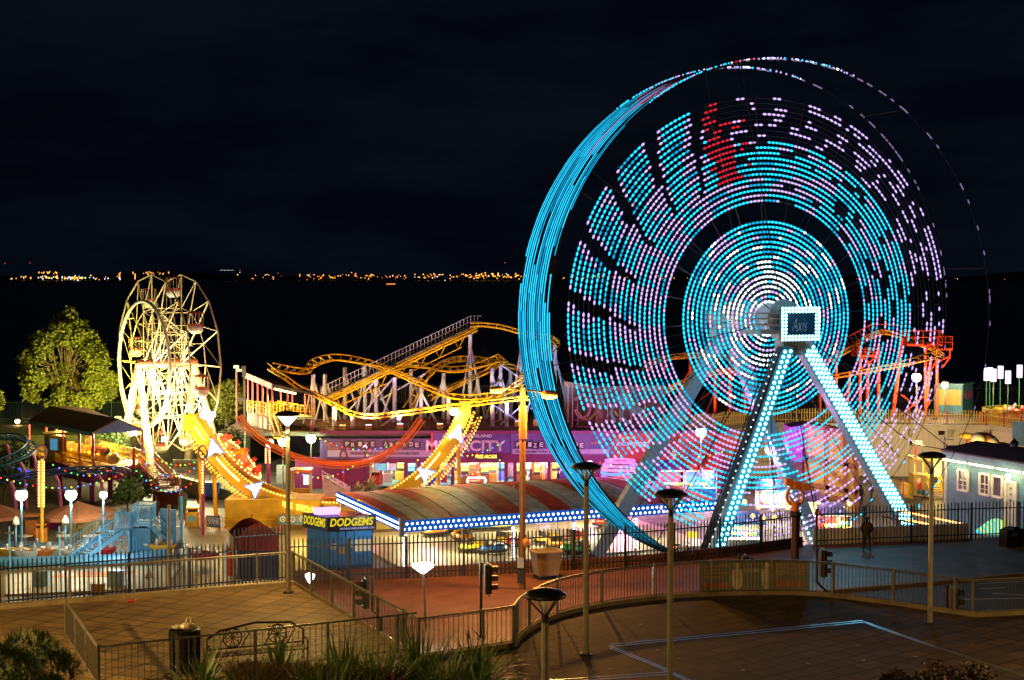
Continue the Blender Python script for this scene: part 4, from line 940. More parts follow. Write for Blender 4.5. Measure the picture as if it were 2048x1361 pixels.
def machine(label, key, body, scr):
    o = thing('arcade_machine', label, 'arcade machine', (0, 0, 0), 'arcade machines in the open shop fronts')
    bm_ = pbr('machine_'+key, body, .35, 0, .2, 2); e = emi('machine_screen_'+key, scr, 1.6)
    cb = build(MB().prism([(-.42, -.1, 0), (-.42, .6, 0), (-.42, .6, 1.9), (-.42, .1, 1.9), (-.42, .02, 1.55), (-.42, .2, 1.1), (-.42, -.2, .9), (-.42, -.2, .75)], (.84, 0, 0)), 'cabinet', bm_, o)
    build(MB().prism([(-.36, .0, 1.5), (.36, .0, 1.5), (.36, .17, 1.12), (-.36, .17, 1.12)], (0, -.02, .01)), 'screen', e, cb)
    build(MB().box((0, .06, 1.73), .8, .12, .3), 'marquee', emi('machine_sign_'+key, [min(1, c*1.2+.2) for c in scr], 2), o)
    build(MB().prism([(-.38, -.18, .92), (.38, -.18, .92), (.38, .18, 1.1), (-.38, .18, 1.1)], (0, -.02, .04)), 'control_panel', BLACK, o); return o
MK = [machine('m', 'red', (.5, .03, .03), (1, .3, .1)), machine('m', 'amber', (.55, .3, .04), (1, .75, .2)), machine('m', 'blue', (.05, .1, .45), (.3, .7, 1)), machine('m', 'violet', (.25, .05, .35), (1, .3, .9)), machine('m', 'white', (.6, .6, .58), (.8, .9, 1))]
MN = ['red', 'amber', 'blue', 'violet', 'white']
ml = [(752, 0, 'under the wall screens'), (775, 4, 'under the wall screens'), (800, 1, 'next to the pillar at the left shop front'), (822, 2, 'in the narrow shop front'), (850, 3, 'behind the yellow track'), (862, 2, 'behind the arrow sign'), (885, 0, 'behind the track legs'),
      (917, 1, 'by the bright doorway'), (930, 1, 'second from the bright doorway'), (945, 0, 'beside the red prize cart'), (970, 1, 'under the yellow lit sign'), (985, 1, 'right under the yellow lit sign'), (1005, 2, 'by the dark red doors'), (1040, 1, 'in the wide right shop front'), (1055, 4, 'in the wide right shop front'), (1072, 1, 'behind the orange lamp column'), (1088, 0, 'next to the bulb post'), (1112, 1, 'near the right end'), (1128, 3, 'near the right end'), (1150, 4, 'at the right end'), (1165, 1, 'at the right end by the pillar')]
for i, (px, k, lb) in enumerate(ml):
    p = fp(px, 975, 1.2+(i*37 % 5)*.7); place(MK[k], V((p.x, p.y, -4.95)), (i*53 % 7-3)*.12, MN[k]+' arcade machine '+lb)
for px0, px1, c1, lb in ((748, 774, (.35, .5, .65), 'large blue grey wall screen in the left shop front'), (777, 794, (.9, .5, .6), 'small pink flickering wall screen in the left shop front')):
    a, b = fp(px0, 943, 1), fp(px1, 926, 1); o = thing('wall_screen', lb, 'screen', a); build(MB().prism([a, V((b.x, a.y, a.z)), b, V((a.x, a.y, b.z))], (0, .12, 0)), 'casing', BLACK, o)
    mm = bpy.data.materials.new('screen_picture'); mm.use_nodes = True; nn = mm.node_tree.nodes; ll = mm.node_tree.links; nn.clear(); e_ = nn.new('ShaderNodeEmission'); o_ = nn.new('ShaderNodeOutputMaterial'); v_ = nn.new('ShaderNodeTexVoronoi'); v_.inputs['Scale'].default_value = 2.5; x_ = nn.new('ShaderNodeMixRGB'); x_.blend_type = 'MULTIPLY'; x_.inputs[0].default_value = .55; x_.inputs[1].default_value = c1+(1,); t_ = nn.new('ShaderNodeTexCoord'); ll.new(t_.outputs['Object'], v_.inputs['Vector']); ll.new(v_.outputs['Color'], x_.inputs[2]); ll.new(x_.outputs[0], e_.inputs[0]); e_.inputs[1].default_value = 1.5; ll.new(e_.outputs[0], o_.inputs[0])
    build(MB().prism([a+V((.06, -.02, .06)), V((b.x-.06, a.y-.02, a.z+.06)), b+V((-.06, -.02, -.06)), V((a.x+.06, a.y-.02, b.z-.06))], (0, .015, 0)), 'picture', mm, o)
# prize cart in front
c = V((fp(953, 966, -2).x, FY-2, ZP)); o = thing('prize_cart', 'rounded red prize cart with a white lit canopy outside the arcade', 'cart', c)
build(MB().prism([c+V((x, 0, z)) for x, z in ((-.6, .1), (.6, .1), (.75, .95), (-.75, .95))], (0, .9, 0)), 'body', RED, o)
build(MB().prism([c+V((x, -.03, z)) for x, z in ((-.45, .35), (.45, .35), (.55, .8), (-.55, .8))], (0, .03, 0)), 'window', emi('cart_window', (1, .25, .15), .7), o)
build(MB().tube([c+V((x, -.05, z)) for x, z in ((-.75, .85), (-.85, 1.05), (-.75, 1.3), (.75, 1.3), (.85, 1.05), (.75, .85))], .09, 8), 'canopy', emi('cart_neon', (1, .93, .8), 3), o)
for s_ in (-.5, .5): build(MB().lathe(c+V((s_, -.05, .16)), [(.16, 0), (.16, .06)], 12, Y), 'wheel', RUBBER, o)
# ticket hut and door on the magenta wall
dr = slab(553, 572, 930, 968, -.15, .15, 'side_door', pbr('door_grey', (.35, .3, .28), .5))
o = thing('ticket_hut', 'small yellow framed ticket hut with an orange roof by the magenta wall', 'hut', xy(fp(600, 975, -6), ZP)); d_ = FY-6
q0, q1 = xy(at(583, 975, d_), ZP), xy(at(619, 975, d_), ZP)
mb = MB()
for p in (q0, q1, q0+Y*1.4, q1+Y*1.4): mb.rod(p, p+Z*2.3, .06)
build(mb, 'frame', YEL, o); build(MB().prism([q0+Z*2.3-X*.2-Y*.3, q1+Z*2.3+X*.2-Y*.3, q1+Z*2.3+X*.2+Y*1.7, q0+Z*2.3-X*.2+Y*1.7], Z*.25), 'roof', ORANGE, o)
build(MB().box(lerp(q0, q1, .75)+Y*1.2+Z*1.5, .6, .05, .9), 'screen', emi('hut_screen', (.6, .75, 1), 1.6), o); build(MB().prism([q0, q1, q1+Y*.1, q0+Y*.1], Z*.9), 'counter', YEL, o)
# steps with rails down the magenta wall
o = thing('entry_steps', 'pale steps and ramp with white handrails in front of the magenta wall', 'steps', xy(at(660, 978, 131), ZP)); mb = MB(); rl = MB()
for i in range(8):
    a = at(645+i*6.5, 955+i*3, 131); mb.prism([xy(a, ZP), xy(a, ZP)+X*.3, V((a.x+.3, a.y, a.z)), a], (0, 1.4, 0))
build(mb, 'treads', pbr('step_pale', (.4, .42, .32), .6), o); rl.tube([at(643, 950, 130.9), at(692, 978, 130.9)], .04, 5); rl.tube([at(643, 942, 130.9), at(692, 970, 130.9)], .04, 5)
for i in range(4): rl.rod(at(645+i*15, 943+i*8.2, 130.9), at(645+i*15, 962+i*6, 130.9), .03)
build(rl, 'handrail', WHITE, o)
# spinning cup ride glowing pink
c = xy(at(1240, 985, 126), ZP); o = thing('spinning_ride', 'round pink glowing ride with a stack of violet rings on its centre column', 'fairground ride', c); 
build(MB().lathe(c, [(4.6, 0), (4.6, .5), (4.4, .55), (0, .55)], 36), 'platform', pbr('ride_white', (.6, .45, .55), .4), o, False)
build(MB().lathe(c+Z*.55, [(1.5, 0), (1.1, 1.0), (.9, 1.8)], 24), 'centre_column', pbr('ride_pink', (.6, .2, .45), .4), o, True)
cols = [(1, .25, .75), (1, .35, .8), (.55, .2, 1), (.25, .4, 1), (1, .3, .6), (.7, .3, 1)]
for i in range(7):
    z = 2.0+i*.32; rr_ = 1.0+.55*math.sin((i+.8)/7.6*math.pi); pts = [c+V((rr_*math.cos(k*.2618), rr_*math.sin(k*.2618), z+.3)) for k in range(24)]
    build(MB().tube(pts, .12, 6, True), 'glow_ring', emi('ring_glow_%d' % (i % 6), cols[i % 6], 1.3), o, True)
for i in range(10):
    an = i*.628; q = c+V((3.2*math.cos(an), 3.2*math.sin(an), .55)); cu = build(MB().lathe(q, [(.5, 0), (.85, .35), (.95, .95), (.9, .95), (.7, .3)], 14), 'cup', pbr('cup_pale_pink', (.65, .35, .55), .35), o, True)
    build(MB().tube([q+V((.93*math.cos(k*.45), .93*math.sin(k*.45), .97)) for k in range(14)], .05, 5, True), 'cup_rim_light', emi('cup_glow', (1, .45, .8), 2.0), cu)
lamp('centre_light', c+Z*3.1, 900, (1, .25, .75), .5, o); lamp('rim_light', c-Y*4.9+Z*1.8, 380, (1, .35, .8), .5, o)
# ================================================================ YELLOW ROLLER COASTER
COA = thing('roller_coaster', 'yellow tracked roller coaster on white steel legs behind the arcade', 'roller coaster', at(900, 862, 142))
RY = pbr('coaster_yellow', (.75, .42, .01), .4, 0, .2, 2); RW = pbr('coaster_white_leg', (.5, .5, .55), .45, 0, .25, 1)
def track(pts, g=.5, k=7, mat=RY, par=COA, bank=None, nm='track', tie=.8, spine=True):
    P = smooth_path([at(*p[:3]) for p in pts], k); n = len(P); Lr, Rr, Sp = [], [], []
    bk = [(p[3] if len(p) > 3 else 0.) for p in pts]
    for i in range(n):
        t = (P[min(i+1, n-1)]-P[max(i-1, 0)]).normalized(); sd = t.cross(Z)
        sd = sd.normalized() if sd.length > .05 else X
        f = i/(n-1)*(len(bk)-1); j = min(int(f), len(bk)-2); b = bk[j]*(1-f+j)+bk[j+1]*(f-j); up = sd.cross(t)
        s2 = sd*math.cos(b)+up*math.sin(b); u2 = s2.cross(t)
        Lr.append(P[i]-s2*g); Rr.append(P[i]+s2*g); Sp.append(P[i]-u2*.35)
    mb = MB(); mb.tube(Lr, .075, 6); mb.tube(Rr, .075, 6)
    if spine: mb.tube(Sp, .11, 6)
    acc = 0
    for i in range(1, n):
        acc += (P[i]-P[i-1]).length
        if acc > tie: acc = 0; mb.bar(Lr[i], Rr[i], .07, .09); 
        if spine and acc == 0: mb.bar(Lr[i], Sp[i], .05); mb.bar(Rr[i], Sp[i], .05)
    return build(mb, nm, mat, par), P
B_ = -.55
track([(541, 733, 143, .7), (592, 741, 145, .5), (617, 738, 147, .3), (632, 724, 149, B_), (667, 715, 151, B_), (700, 718, 151, B_), (733, 724, 150, -.3), (767, 733, 148.5, 0), (805, 748, 147.5, 0), (842, 765, 147, 0), (892, 786, 146.5, .2), (930, 793, 146, .4), (967, 791, 146, .4), (1005, 782, 147, .3), (1050, 770, 148, .2)])
track([(541, 733, 143, .7), (560, 745, 142, .5), (578, 756, 141.5, .3), (600, 772, 141.5, 0), (640, 790, 142, 0), (680, 810, 142, 0), (705, 823, 142, .1), (742, 829, 142.3, 0), (805, 823, 142.5, 0), (892, 811, 143, 0), (1005, 797, 143.5, 0), (1080, 790, 144, 0)])
track([(770, 742, 154), (805, 730, 153, -.1), (822, 727, 153, -.2), (855, 731, 152, -.3), (892, 738, 151, -.4), (930, 736, 150, -.4), (967, 727, 149.5, -.5), (1003, 716, 150, -.7), (1005, 722, 152, -.6), (992, 730, 153, -.3), (955, 748, 153, 0), (905, 772, 152, 0), (860, 795, 151, .2)])
track([(815, 818, 152, .5), (830, 795, 151.5, .5), (842, 770, 151, .6), (856, 748, 151, .7), (880, 727, 152, .6), (905, 718, 154, .5), (955, 717, 156, .3), (1005, 726, 157, .2), (1050, 737, 157, 0), (1085, 748, 156, 0)])
track([(940, 647, 152), (966, 646, 152), (1005, 651, 152), (1042, 661, 152), (1080, 670, 152, .2), (1106, 674, 151.5, .5), (1112, 681, 149.5, .8), (1102, 694, 148, .8), (1085, 711, 147, .5), (1067, 732, 146, .2), (1042, 755, 145, 0), (1015, 776, 145, 0), (985, 795, 145, 0)])
# lift hill with walkway
l0, l1 = at(650, 800, 146), at(952, 655, 152); track([(650, 800, 146), (750, 752, 148), (850, 704, 150), (952, 655, 152)], tie=1.0)
wd_ = (l1-l0).normalized().cross(Z).normalized()*1.0
if wd_.y < 0: wd_ = -wd_
mb = MB(); mb.bar(l0+wd_+Z*.1, l1+wd_+Z*.1, .8, .1); e2 = at(966, 640, 152)+wd_; mb.bar(l1+wd_+Z*.1, xy(e2, l1.z+.1), .8, .1); build(mb, 'walkway', pbr('walkway_grey', (.2, .19, .18), .6), COA)
for s_ in (.45, ):
    mb = MB(); q = wd_*(1+s_); zt = l1.z
    for h in (.55, 1.1): mb.tube([l0+q+Z*h, l1+q+Z*h, xy(e2+wd_*s_, zt+h)], .035, 4)
    for i in range(42): p = lerp(l0, l1, i/41)+q; mb.rod(p, p+Z*1.1, .03, 4)
    for t in (.5, 1): p = xy(lerp(l1+q, e2+wd_*s_, t), zt); mb.rod(p, p+Z*1.1, .03, 4)
    p = xy(e2+wd_*s_, zt); mb.tube([p+Z*1.1, p+Z*1.1-wd_*.9], .035, 4); mb.tube([p+Z*.55, p+Z*.55-wd_*.9], .035, 4)
    build(mb, 'handrail', WHITE, COA)
mb = MB()
for i in range(7):
    p = lerp(l0, l1, .1+i*.13); mb.tube([p-Z*.3-X*.5, p-Z*1.3, p-Z*.3+X*.5], .05, 4)
mb.tube([lerp(l0, l1, .1)-Z*1.3, lerp(l0, l1, .9)-Z*1.3], .06, 5); build(mb, 'lift_truss', RY, COA)
# legs
for px, py, d in ((626, 742, 147), (650, 742, 150), (690, 728, 151), (752, 747, 148.5), (789, 748, 147.8), (822, 732, 153), (842, 768, 147.2), (887, 740, 151), (897, 788, 146.5), (940, 662, 151.6), (926, 795, 146.2), (984, 730, 149.7), (1001, 725, 150.5), (1042, 666, 152), (1021, 737, 157), (1072, 732, 146), (1110, 683, 150), (705, 826, 142), (798, 826, 142.6), (985, 802, 143.4), (1013, 798, 143.6), (955, 752, 153), (730, 726, 150), (668, 806, 142)):
    t = at(px, py, d)-Z*.35; b = xy(t, 0); mb = MB(); mb.tube([b, t], .2, 8)
    if t.z > 3.2:
        s_ = 1 if (px*7) % 2 < 1 else -1; mb.tube([t-Z*t.z*.12, b+X*1.5*s_+Y*.6], .12, 6)
        if px % 3: mb.tube([t-Z*t.z*.12, b-X*1.1*s_+Y*1.2], .1, 6)
    build(mb, 'support_leg', RW, COA); 
mb = MB()
for a, b in (((760, 800, 148), (850, 748, 148)), ((690, 830, 147), (752, 760, 148)), ((722, 832, 147), (785, 758, 148)), ((1002, 730, 150), (1052, 765, 150)), ((1000, 850, 145), (1040, 815, 145)), ((990, 812, 144), (1060, 858, 143)), ((760, 855, 143), (800, 826, 143)), ((1042, 800, 150), (1105, 800, 150)), ((1075, 760, 147), (1108, 700, 150)), ((1062, 818, 146), (1100, 818, 148))): mb.tube([at(*a), at(*b)], .09, 6)
build(mb, 'cross_braces', RW, COA)
fl_ = [(685, 861, 141, (1, .62, .15), 1.0), (737, 860, 141, (.75, .5, 1), .7), (880, 858, 141, (1, .7, .3), 1.0), (945, 856, 141, (1, .6, .12), 1.0), (1036, 852, 141, (.45, .45, 1), 1.1), (1073, 851, 141, (.3, .6, 1), .8), (800, 858, 141, (.8, .6, 1), .8)]
for px, py, d, c, pw in fl_:
    p = at(px, py-4, d); fx = build(MB().box(p, .6, .35, .5), 'floodlight', YEL, COA); build(MB().obox(p+V((0, .12, .27)), X*.26, Y*.14, Z*.02), 'lens', emi('flood_%d' % px, c, 4), fx)
    lamp('floodlight_beam', p+Z*.5, 2300*pw, c, .2, COA, spot=110, aim=p+V((0, 7, 9)))
# deck fence behind, deck rails in front
def slat_fence(label, pts, h, mat, gap, grp, z=None, wave=0., postm=None, pw=.05, name='fence', every=2.5):
    P = [V(p) for p in pts]; r = thing(name, label, 'fence', P[0], grp); mb = MB(); Q = resample(P, gap)
    for i, p in enumerate(Q):
        hh = h+wave*abs(math.sin(i*gap/every*math.pi)); mb.box(p+Z*hh/2, pw, .03, hh)
    build(mb, 'pales', mat, r); mb = MB()
    for z_ in (.2, h-.25): 
        for a, b in zip(P[:-1], P[1:]): mb.bar(a+Z*z_+A*.04, b+Z*z_+A*.04, .05, .06)
    build(mb, 'rails', mat, r)
    for p in resample(P, every): build(MB().box(p+Z*(h/2+.08)+A*.08, .1, .1, h+.2), 'post', postm or mat, r)
    return r
GRP = 'fences inside the amusement park'
slat_fence('grey seafront fence behind the yellow roller coaster', [V((-27, 172, 0)), V((14, 172, 0))], 2.1, pbr('sea_fence', (.16, .13, .11), .6), .25, GRP)
slat_fence('dark green seafront fence behind the large tree', [V((-75, 171, -2.2)), V((-28, 171, -2.2))], 2.6, pbr('green_fence', (.03, .07, .06), .5), .25, GRP)
o = thing('deck_railing', 'thin magenta railing on the roof edge above the arcade banner', 'railing', fp(640, 862)); mb = MB()
for zz in (.5, 1.1): mb.tube([V((-18.5, 139.7, zz)), V((13, 139.7, zz))], .03, 4)
for i in range(22): mb.rod(V((-18.5+i*1.5, 139.7, 0)), V((-18.5+i*1.5, 139.7, 1.1)), .03, 4)
build(mb, 'rails', MAG, o)
rng = random.Random(2); sl = build(MB().box((0, 0, .08), 28, .18, .16), 'timber_sleeper', pbr('sleeper_wood', (.2, .12, .06), .7, 0, .5, 2))
for i in range(16):
    q = sl if i == 0 else sl.copy()
    if i: COL.objects.link(q)
    q.location = (-4+rng.uniform(-2, 2), 141+i*.9, 0); tag(q, 'long weathered timber sleeper lying on the deck under the yellow coaster', 'sleeper', 'timber sleepers on the coaster deck')
# ---- coaster station
ST_ = thing('coaster_station', 'open coaster station with a dark sloping roof, pink columns and yellow lit rails', 'station', at(560, 860, 141))
a, b, c, d = at(490, 750, 147), at(544, 773, 141), at(630, 792, 141), at(578, 768, 148)
build(MB().prism([a, b, c, d], (0, 0, .22)), 'roof', pbr('station_roof', (.06, .045, .045), .6, 0, .4, 1), ST_); build(MB().bar(a+Z*.0-Y*.08, b-Y*.08, .12, .55), 'fascia_board', pbr('station_pink_board', (.45, .25, .3), .5), ST_)
build(MB().bar(at(548, 778, 140.7), at(592, 788, 140.7), .12, .16), 'strip_lamp', emi('station_strip', (1, .72, .2), 7), ST_); lamp('strip_light', at(570, 790, 141.8), 900, (1, .65, .15), parent=ST_, area=(2.5, .6))
lamp('ceiling_light', at(545, 785, 144.5), 800, (1, .35, .1), .3, ST_)
zf = 1.3
for px, py, dd in ((496, 757, 146.4), (505, 761, 145.4), (515, 765, 144.2), (525, 769, 143.1), (535, 772, 142), (544, 776, 141.2), (575, 785, 141.2), (625, 793, 141.2), (562, 772, 147.5), (585, 775, 147), (610, 785, 144)):
    p = at(px, py, dd); build(MB().rod(xy(p, 0), p, .09, 6), 'column', pbr('station_pink', (.5, .12, .16), .45), ST_)
f = [xy(at(px, 800, dd), zf) for px, dd in ((494, 146.6), (544, 141.1), (630, 141.1), (575, 147))]
build(MB().prism(f, (0, 0, -.25)), 'platform', pbr('station_floor', (.3, .25, .15), .7), ST_)
build(MB().prism([f[0], f[1], xy(f[1], 0), xy(f[0], 0)], (.1, .1, 0)), 'side_wall', pbr('station_grey', (.12, .11, .11), .6, 0, .4, 1), ST_)
mb = MB()
for a_, b_ in ((f[0], f[1]), (f[1], f[2])):
    for zz in (.5, .8, 1.1): mb.tube([a_+Z*zz, b_+Z*zz], .04, 5)
    for i in range(9): p = lerp(a_, b_, i/8); mb.rod(p, p+Z*1.1, .04, 4)
for k_ in range(3):
    p, q = lerp(f[0], f[3], .25+k_*.25)+Z*1.0, lerp(f[1], f[2], .25+k_*.25)+Z*1.0; mb.tube([p, q], .05, 5)
    for i in range(9): r_ = lerp(p, q, i/8); mb.rod(r_-Z*1, r_, .03, 4)
build(mb, 'queue_rails', RY, ST_)
mb = MB()
for i in range(12): p = at(541+i*1.6, 832+i*4, 140.8-i*.25); mb.box(p, 1.1, .3, .06)
mb.bar(at(538, 832, 140.8), at(556, 882, 137.8), .06, .2); mb.bar(at(547, 832, 140.8), at(566, 882, 137.8), .06, .2); build(mb, 'stairs', YEL, ST_)
o = thing('camera_mast', 'slim mast with a security camera beside the coaster station', 'mast', at(473, 840, 150)); p = at(473, 740, 150); build(MB().rod(xy(p, -2), p, .1), 'pole', pbr('mast_red', (.2, .1, .07), .5), o); build(MB().box(p+Z*.3, .5, .3, .3).bar(p, p+X*.9-Z*.1, .25), 'camera', WHITE, o)
o = thing('light_mast', 'tall mast with a grey floodlight rising in front of the coaster station', 'mast', at(487, 900, 139)); p = at(488, 752, 139); build(MB().rod(xy(p, ZP), p, .11), 'pole', pbr('mast_cream', (.4, .33, .2), .5), o); build(MB().box(p+Z*.4, .35, .3, 1.0), 'floodlight', STEEL, o); build(MB().box(at(481, 800, 138.8), .5, .2, .4), 'floodlight', STEEL, o)
# painted building with carousel horses behind the arcade roof
o = thing('mural_building', 'dark brown building with a painted prancing horse and coils behind the pink ride', 'building', at(1220, 862, 141)); d_ = 143
a, b, c = at(1128, 862, 145), at(1198, 862, d_), at(1330, 862, d_); zt = 4.6; bz = at(1198, 778, d_).z; az = at(1128, 768, 145).z
BW = pbr('mural_brown', (.1, .04, .025), .6, 0, .5, .6); FR_ = pbr('mural_frame', (.26, .1, .05), .55, 0, .3, 2)
build(MB().add([xy(a, 0), xy(b, 0), xy(b, bz), xy(a, az), xy(c, 0), xy(c, bz+.1)], [(0, 1, 2, 3), (1, 4, 5, 2)]), 'wall', BW, o)
build(MB().prism([xy(a, az+.1), xy(b, bz+.1), xy(c, bz+.2), at(1330, 745, 155), at(1120, 745, 155)], Z*.15), 'roof', pbr('mural_roof', (.09, .09, .1), .6, 0, .3, .5), o)
mb = MB(); mb.bar(xy(a, az)-Y*.1, xy(b, bz)-Y*.1, .1, .5); mb.bar(xy(b, bz)-Y*.1, xy(c, bz+.1)-Y*.1, .1, .5); mb.bar(xy(b, 0)-Y*.1, xy(b, bz)-Y*.1, .6, .6); build(mb, 'frame', FR_, o)
mb = MB()
for px in (1136, 1145, 1155, 1166, 1178, 1215, 1240, 1262, 1290): p = at(px, 862, 144 if px < 1198 else 142.9); mb.rod(xy(p, 0), xy(p, 4.1), .045, 5)
build(mb, 'brass_poles', pbr('mural_pole', (.45, .35, .3), .4, .5), o)
def mur(pts, w0, col, key): build(MB().tube(smooth_path([at(x, y, 142.85 if x > 1198 else 144.2-(x-1128)*.018) for x, y in pts], 5), [w0]*(len(pts)*5-4), 6), 'painted_shape', pbr('mural_'+key, col, .5, 0, .3, 1), o)
mur(((1150, 800), (1165, 790), (1180, 805), (1176, 830), (1160, 835), (1150, 820)), .16, (.5, .2, .25), 'rose'); mur(((1155, 825), (1172, 840), (1190, 828), (1195, 808)), .14, (.4, .35, .1), 'ochre')
mur(((1232, 800), (1245, 795), (1262, 815), (1285, 825)), .42, (.2, .45, .45), 'turquoise'); mur(((1230, 808), (1222, 825), (1230, 845)), .16, (.2, .45, .45), 'turquoise'); mur(((1250, 812), (1244, 832), (1258, 850)), .16, (.2, .45, .45), 'turquoise'); mur(((1228, 822), (1236, 832)), .14, (.45, .4, .1), 'ochre'); mur(((1240, 785), (1255, 790), (1275, 812)), .16, (.3, .28, .08), 'mane'); mur(((1268, 822), (1285, 832), (1300, 828)), .18, (.5, .4, .1), 'ochre')
# ================================================================ LEFT SIDE OF THE PARK
rng = random.Random(41)
def leaves(cl, n, size, mat, name, par, rng, flat=.0):
    mb = MB(); tot = sum(r**2 for _, r in cl)
    for c, r in cl:
        for i in range(int(n*r*r/tot)):
            v = V((rng.gauss(0, 1), rng.gauss(0, 1), rng.gauss(0, 1))).normalized(); p = V(c)+v*r*(rng.random()**.35)
            if v.z < -.5 and rng.random() < .5: continue
            d1 = V((rng.gauss(0, 1), rng.gauss(0, 1), rng.gauss(0, .7)-.3)).normalized(); d2 = d1.orthogonal().normalized()*(size*rng.uniform(.25, .45)); d1 = d1*size*rng.uniform(.6, 1.2)
            mb.add([p, p+d1*.5+d2, p+d1, p+d1*.5-d2], [(0, 1, 2, 3)])
    return build(mb, name, mat, par)
LF = pbr('leaf_green', (.12, .14, .016), .6, 0, .5, .6); LF2 = pbr('leaf_dark_green', (.04, .085, .018), .6, 0, .5, .8)
def tree(label, px, pyb, d, crown, n, size, zb, group='trees and shrubs of the park', nm='tree', mat=LF, trunk=.3):
    base = xy(at(px, pyb, d), zb); o = thing(nm, label, 'tree' if nm == 'tree' else 'shrub', base, group)
    cl = [(at(x, y, d+dd), r) for x, y, dd, r in crown]; tr = build(MB().tube([base, lerp(base, cl[0][0], .5), cl[0][0]], [trunk, trunk*.7, trunk*.3], 8), 'trunk' if nm == 'tree' else 'stem', pbr('bark', (.1, .07, .045), .9, 0, .4, 4, .4), o)
    mb = MB()
    for c, r in cl[1:]: mb.tube([lerp(base, cl[0][0], .45), lerp(cl[0][0], c, .5), c], [trunk*.4, trunk*.25, trunk*.08], 5)
    build(mb, 'branches', pbr('bark', (.1, .07, .045)), tr); leaves(cl, n, size, mat, 'crown' if nm == 'tree' else 'foliage', o, rng)
cr = [(130, 745, 0, 2.2)]; rc_ = random.Random(77)
for k in range(95):
    an = rc_.uniform(0, 6.283); q = rc_.uniform(.35, 1.0)**.6; yy = math.sin(an)*q
    hw = 95*(1-.5*max(0, -yy)**2.2-.12*max(0, yy)**2); px_ = 131+math.cos(an)*q*hw; py_ = 742+yy*98
    cr.append((px_+rc_.gauss(0, 3), py_+rc_.gauss(0, 4), -3.6*math.sqrt(max(0, 1-q*q))+rc_.uniform(-.6, .6), rc_.uniform(.55, 1.05)))
for px_, py_ in ((118, 640), (127, 655), (150, 652), (158, 668), (105, 668), (172, 676), (76, 690), (60, 715), (208, 720), (48, 750), (220, 790)): cr.append((px_, py_, rc_.uniform(-1, 1), rc_.uniform(.45, .75)))
tree('large rounded leafy tree lit yellow green left of the white ferris wheel', 130, 850, 160, cr, 17000, .33, -2.2)
tree('green tree cut off by the left edge of the picture', -18, 840, 150, [(-22, 795, 0, 1.3), (-9, 805, 0, .9), (-28, 778, 0, 1.0)], 1500, .4, -2.2)
tree('leafy shrub growing between the ferris wheel and the coaster station', 455, 850, 152, [(452, 800, 0, 1.8), (462, 778, 0, 1.0), (440, 790, 0, 1.0), (470, 800, 0, 1.0), (448, 828, 0, 1.2)], 2600, .35, -2.2, nm='shrub')
for px, pyb, d, w_, lb in ((20, 930, 138, 1.6, 'dark shrub under the small blue track'), (225, 905, 146, 1.8, 'dark shrub behind the train platform'), (275, 990, 128, 1.3, 'dark shrub beside the red queue platform'), (8, 965, 125, 1.2, 'dark shrub at the left picture edge'), (255, 1000, 121, 1.0, 'small shrub behind the blue stairs'), (460, 900, 140, 1.4, 'reddish lit shrub behind the top of the yellow half pipe')):
    tree(lb, px, pyb+25, d, [(px, pyb-18, 0, w_), (px-14, pyb-8, 0, w_*.7), (px+15, pyb-10, 0, w_*.7)], 900, .34, ZP, nm='shrub', mat=LF2, trunk=.1)
def palm(label, px, pyb, d, h, n=22, L=1.3):
    c = xy(at(px, pyb, d), ZP); o = thing('palm', label, 'palm', c, 'trees and shrubs of the park'); build(MB().tube([c, c+Z*h], [.14, .1], 7), 'trunk', pbr('bark', (.1, .07, .045)), o); build(blades(c+Z*h, n*3, L, .75, .05, rng), 'crown', LEAFD, o)
palm('small palm in front of the arcade doors behind the canopy', 740, 985, 128, 1.7); palm('small palm at the foot of the bright arrow sign', 930, 985, 128, 1.1, 16, 1.0); palm('palm in front of the train platform', 268, 985, 124, 2.0, 26, 1.5); palm('low palm beside the magenta wall', 715, 985, 130, 1.2, 14, .9)
# ---- white ferris wheel
FC = at(305, 728, 149); FA = V((.804, .595, 0)); FE = V((-.595, .804, 0)); FR = 8.75
FW = thing('ferris_wheel', 'white steel ferris wheel with a double sixteen sided rim, seen from the side', 'ferris wheel', xy(FC, ZP))
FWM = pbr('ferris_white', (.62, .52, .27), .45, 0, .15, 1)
def fw(r, an, s): return FC+FA*s+FE*(r*math.cos(an))+Z*(r*math.sin(an))
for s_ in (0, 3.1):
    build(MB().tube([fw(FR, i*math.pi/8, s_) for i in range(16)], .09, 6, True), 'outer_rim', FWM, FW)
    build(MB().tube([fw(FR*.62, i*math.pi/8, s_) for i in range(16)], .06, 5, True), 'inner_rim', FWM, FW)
    for i in range(16):
        an = i*math.pi/8; mb = MB(); mb.tube([fw(.5, an, s_), fw(FR, an, s_)], .07, 5); mb.tube([fw(FR*.62, an, s_), fw(FR, an+math.pi/8, s_)], .045, 4); mb.tube([fw(FR*.62, an, s_), fw(.9, an+.5, s_+(.5 if s_ < 1 else -.5))], .04, 4); build(mb, 'spoke', FWM, FW)
mb = MB()
for i in range(16): an = i*math.pi/8; mb.tube([fw(FR*.62, an, 0), fw(FR*.62, an, 3.1)], .045, 4); mb.tube([fw(FR*.62, an, 0), fw(FR*.35, an+.2, 3.1)], .035, 4); mb.tube([fw(FR*.35, an, 0), fw(FR*.35, an, 3.1)], .04, 4)
build(mb, 'cross_ties', FWM, FW)
build(MB().tube([fw(6.15, i*math.pi/24, -.9) for i in range(48)], .17, 8, True), 'drive_ring', pbr('ferris_ring', (.75, .7, .6), .3), FW, True)
mb = MB()
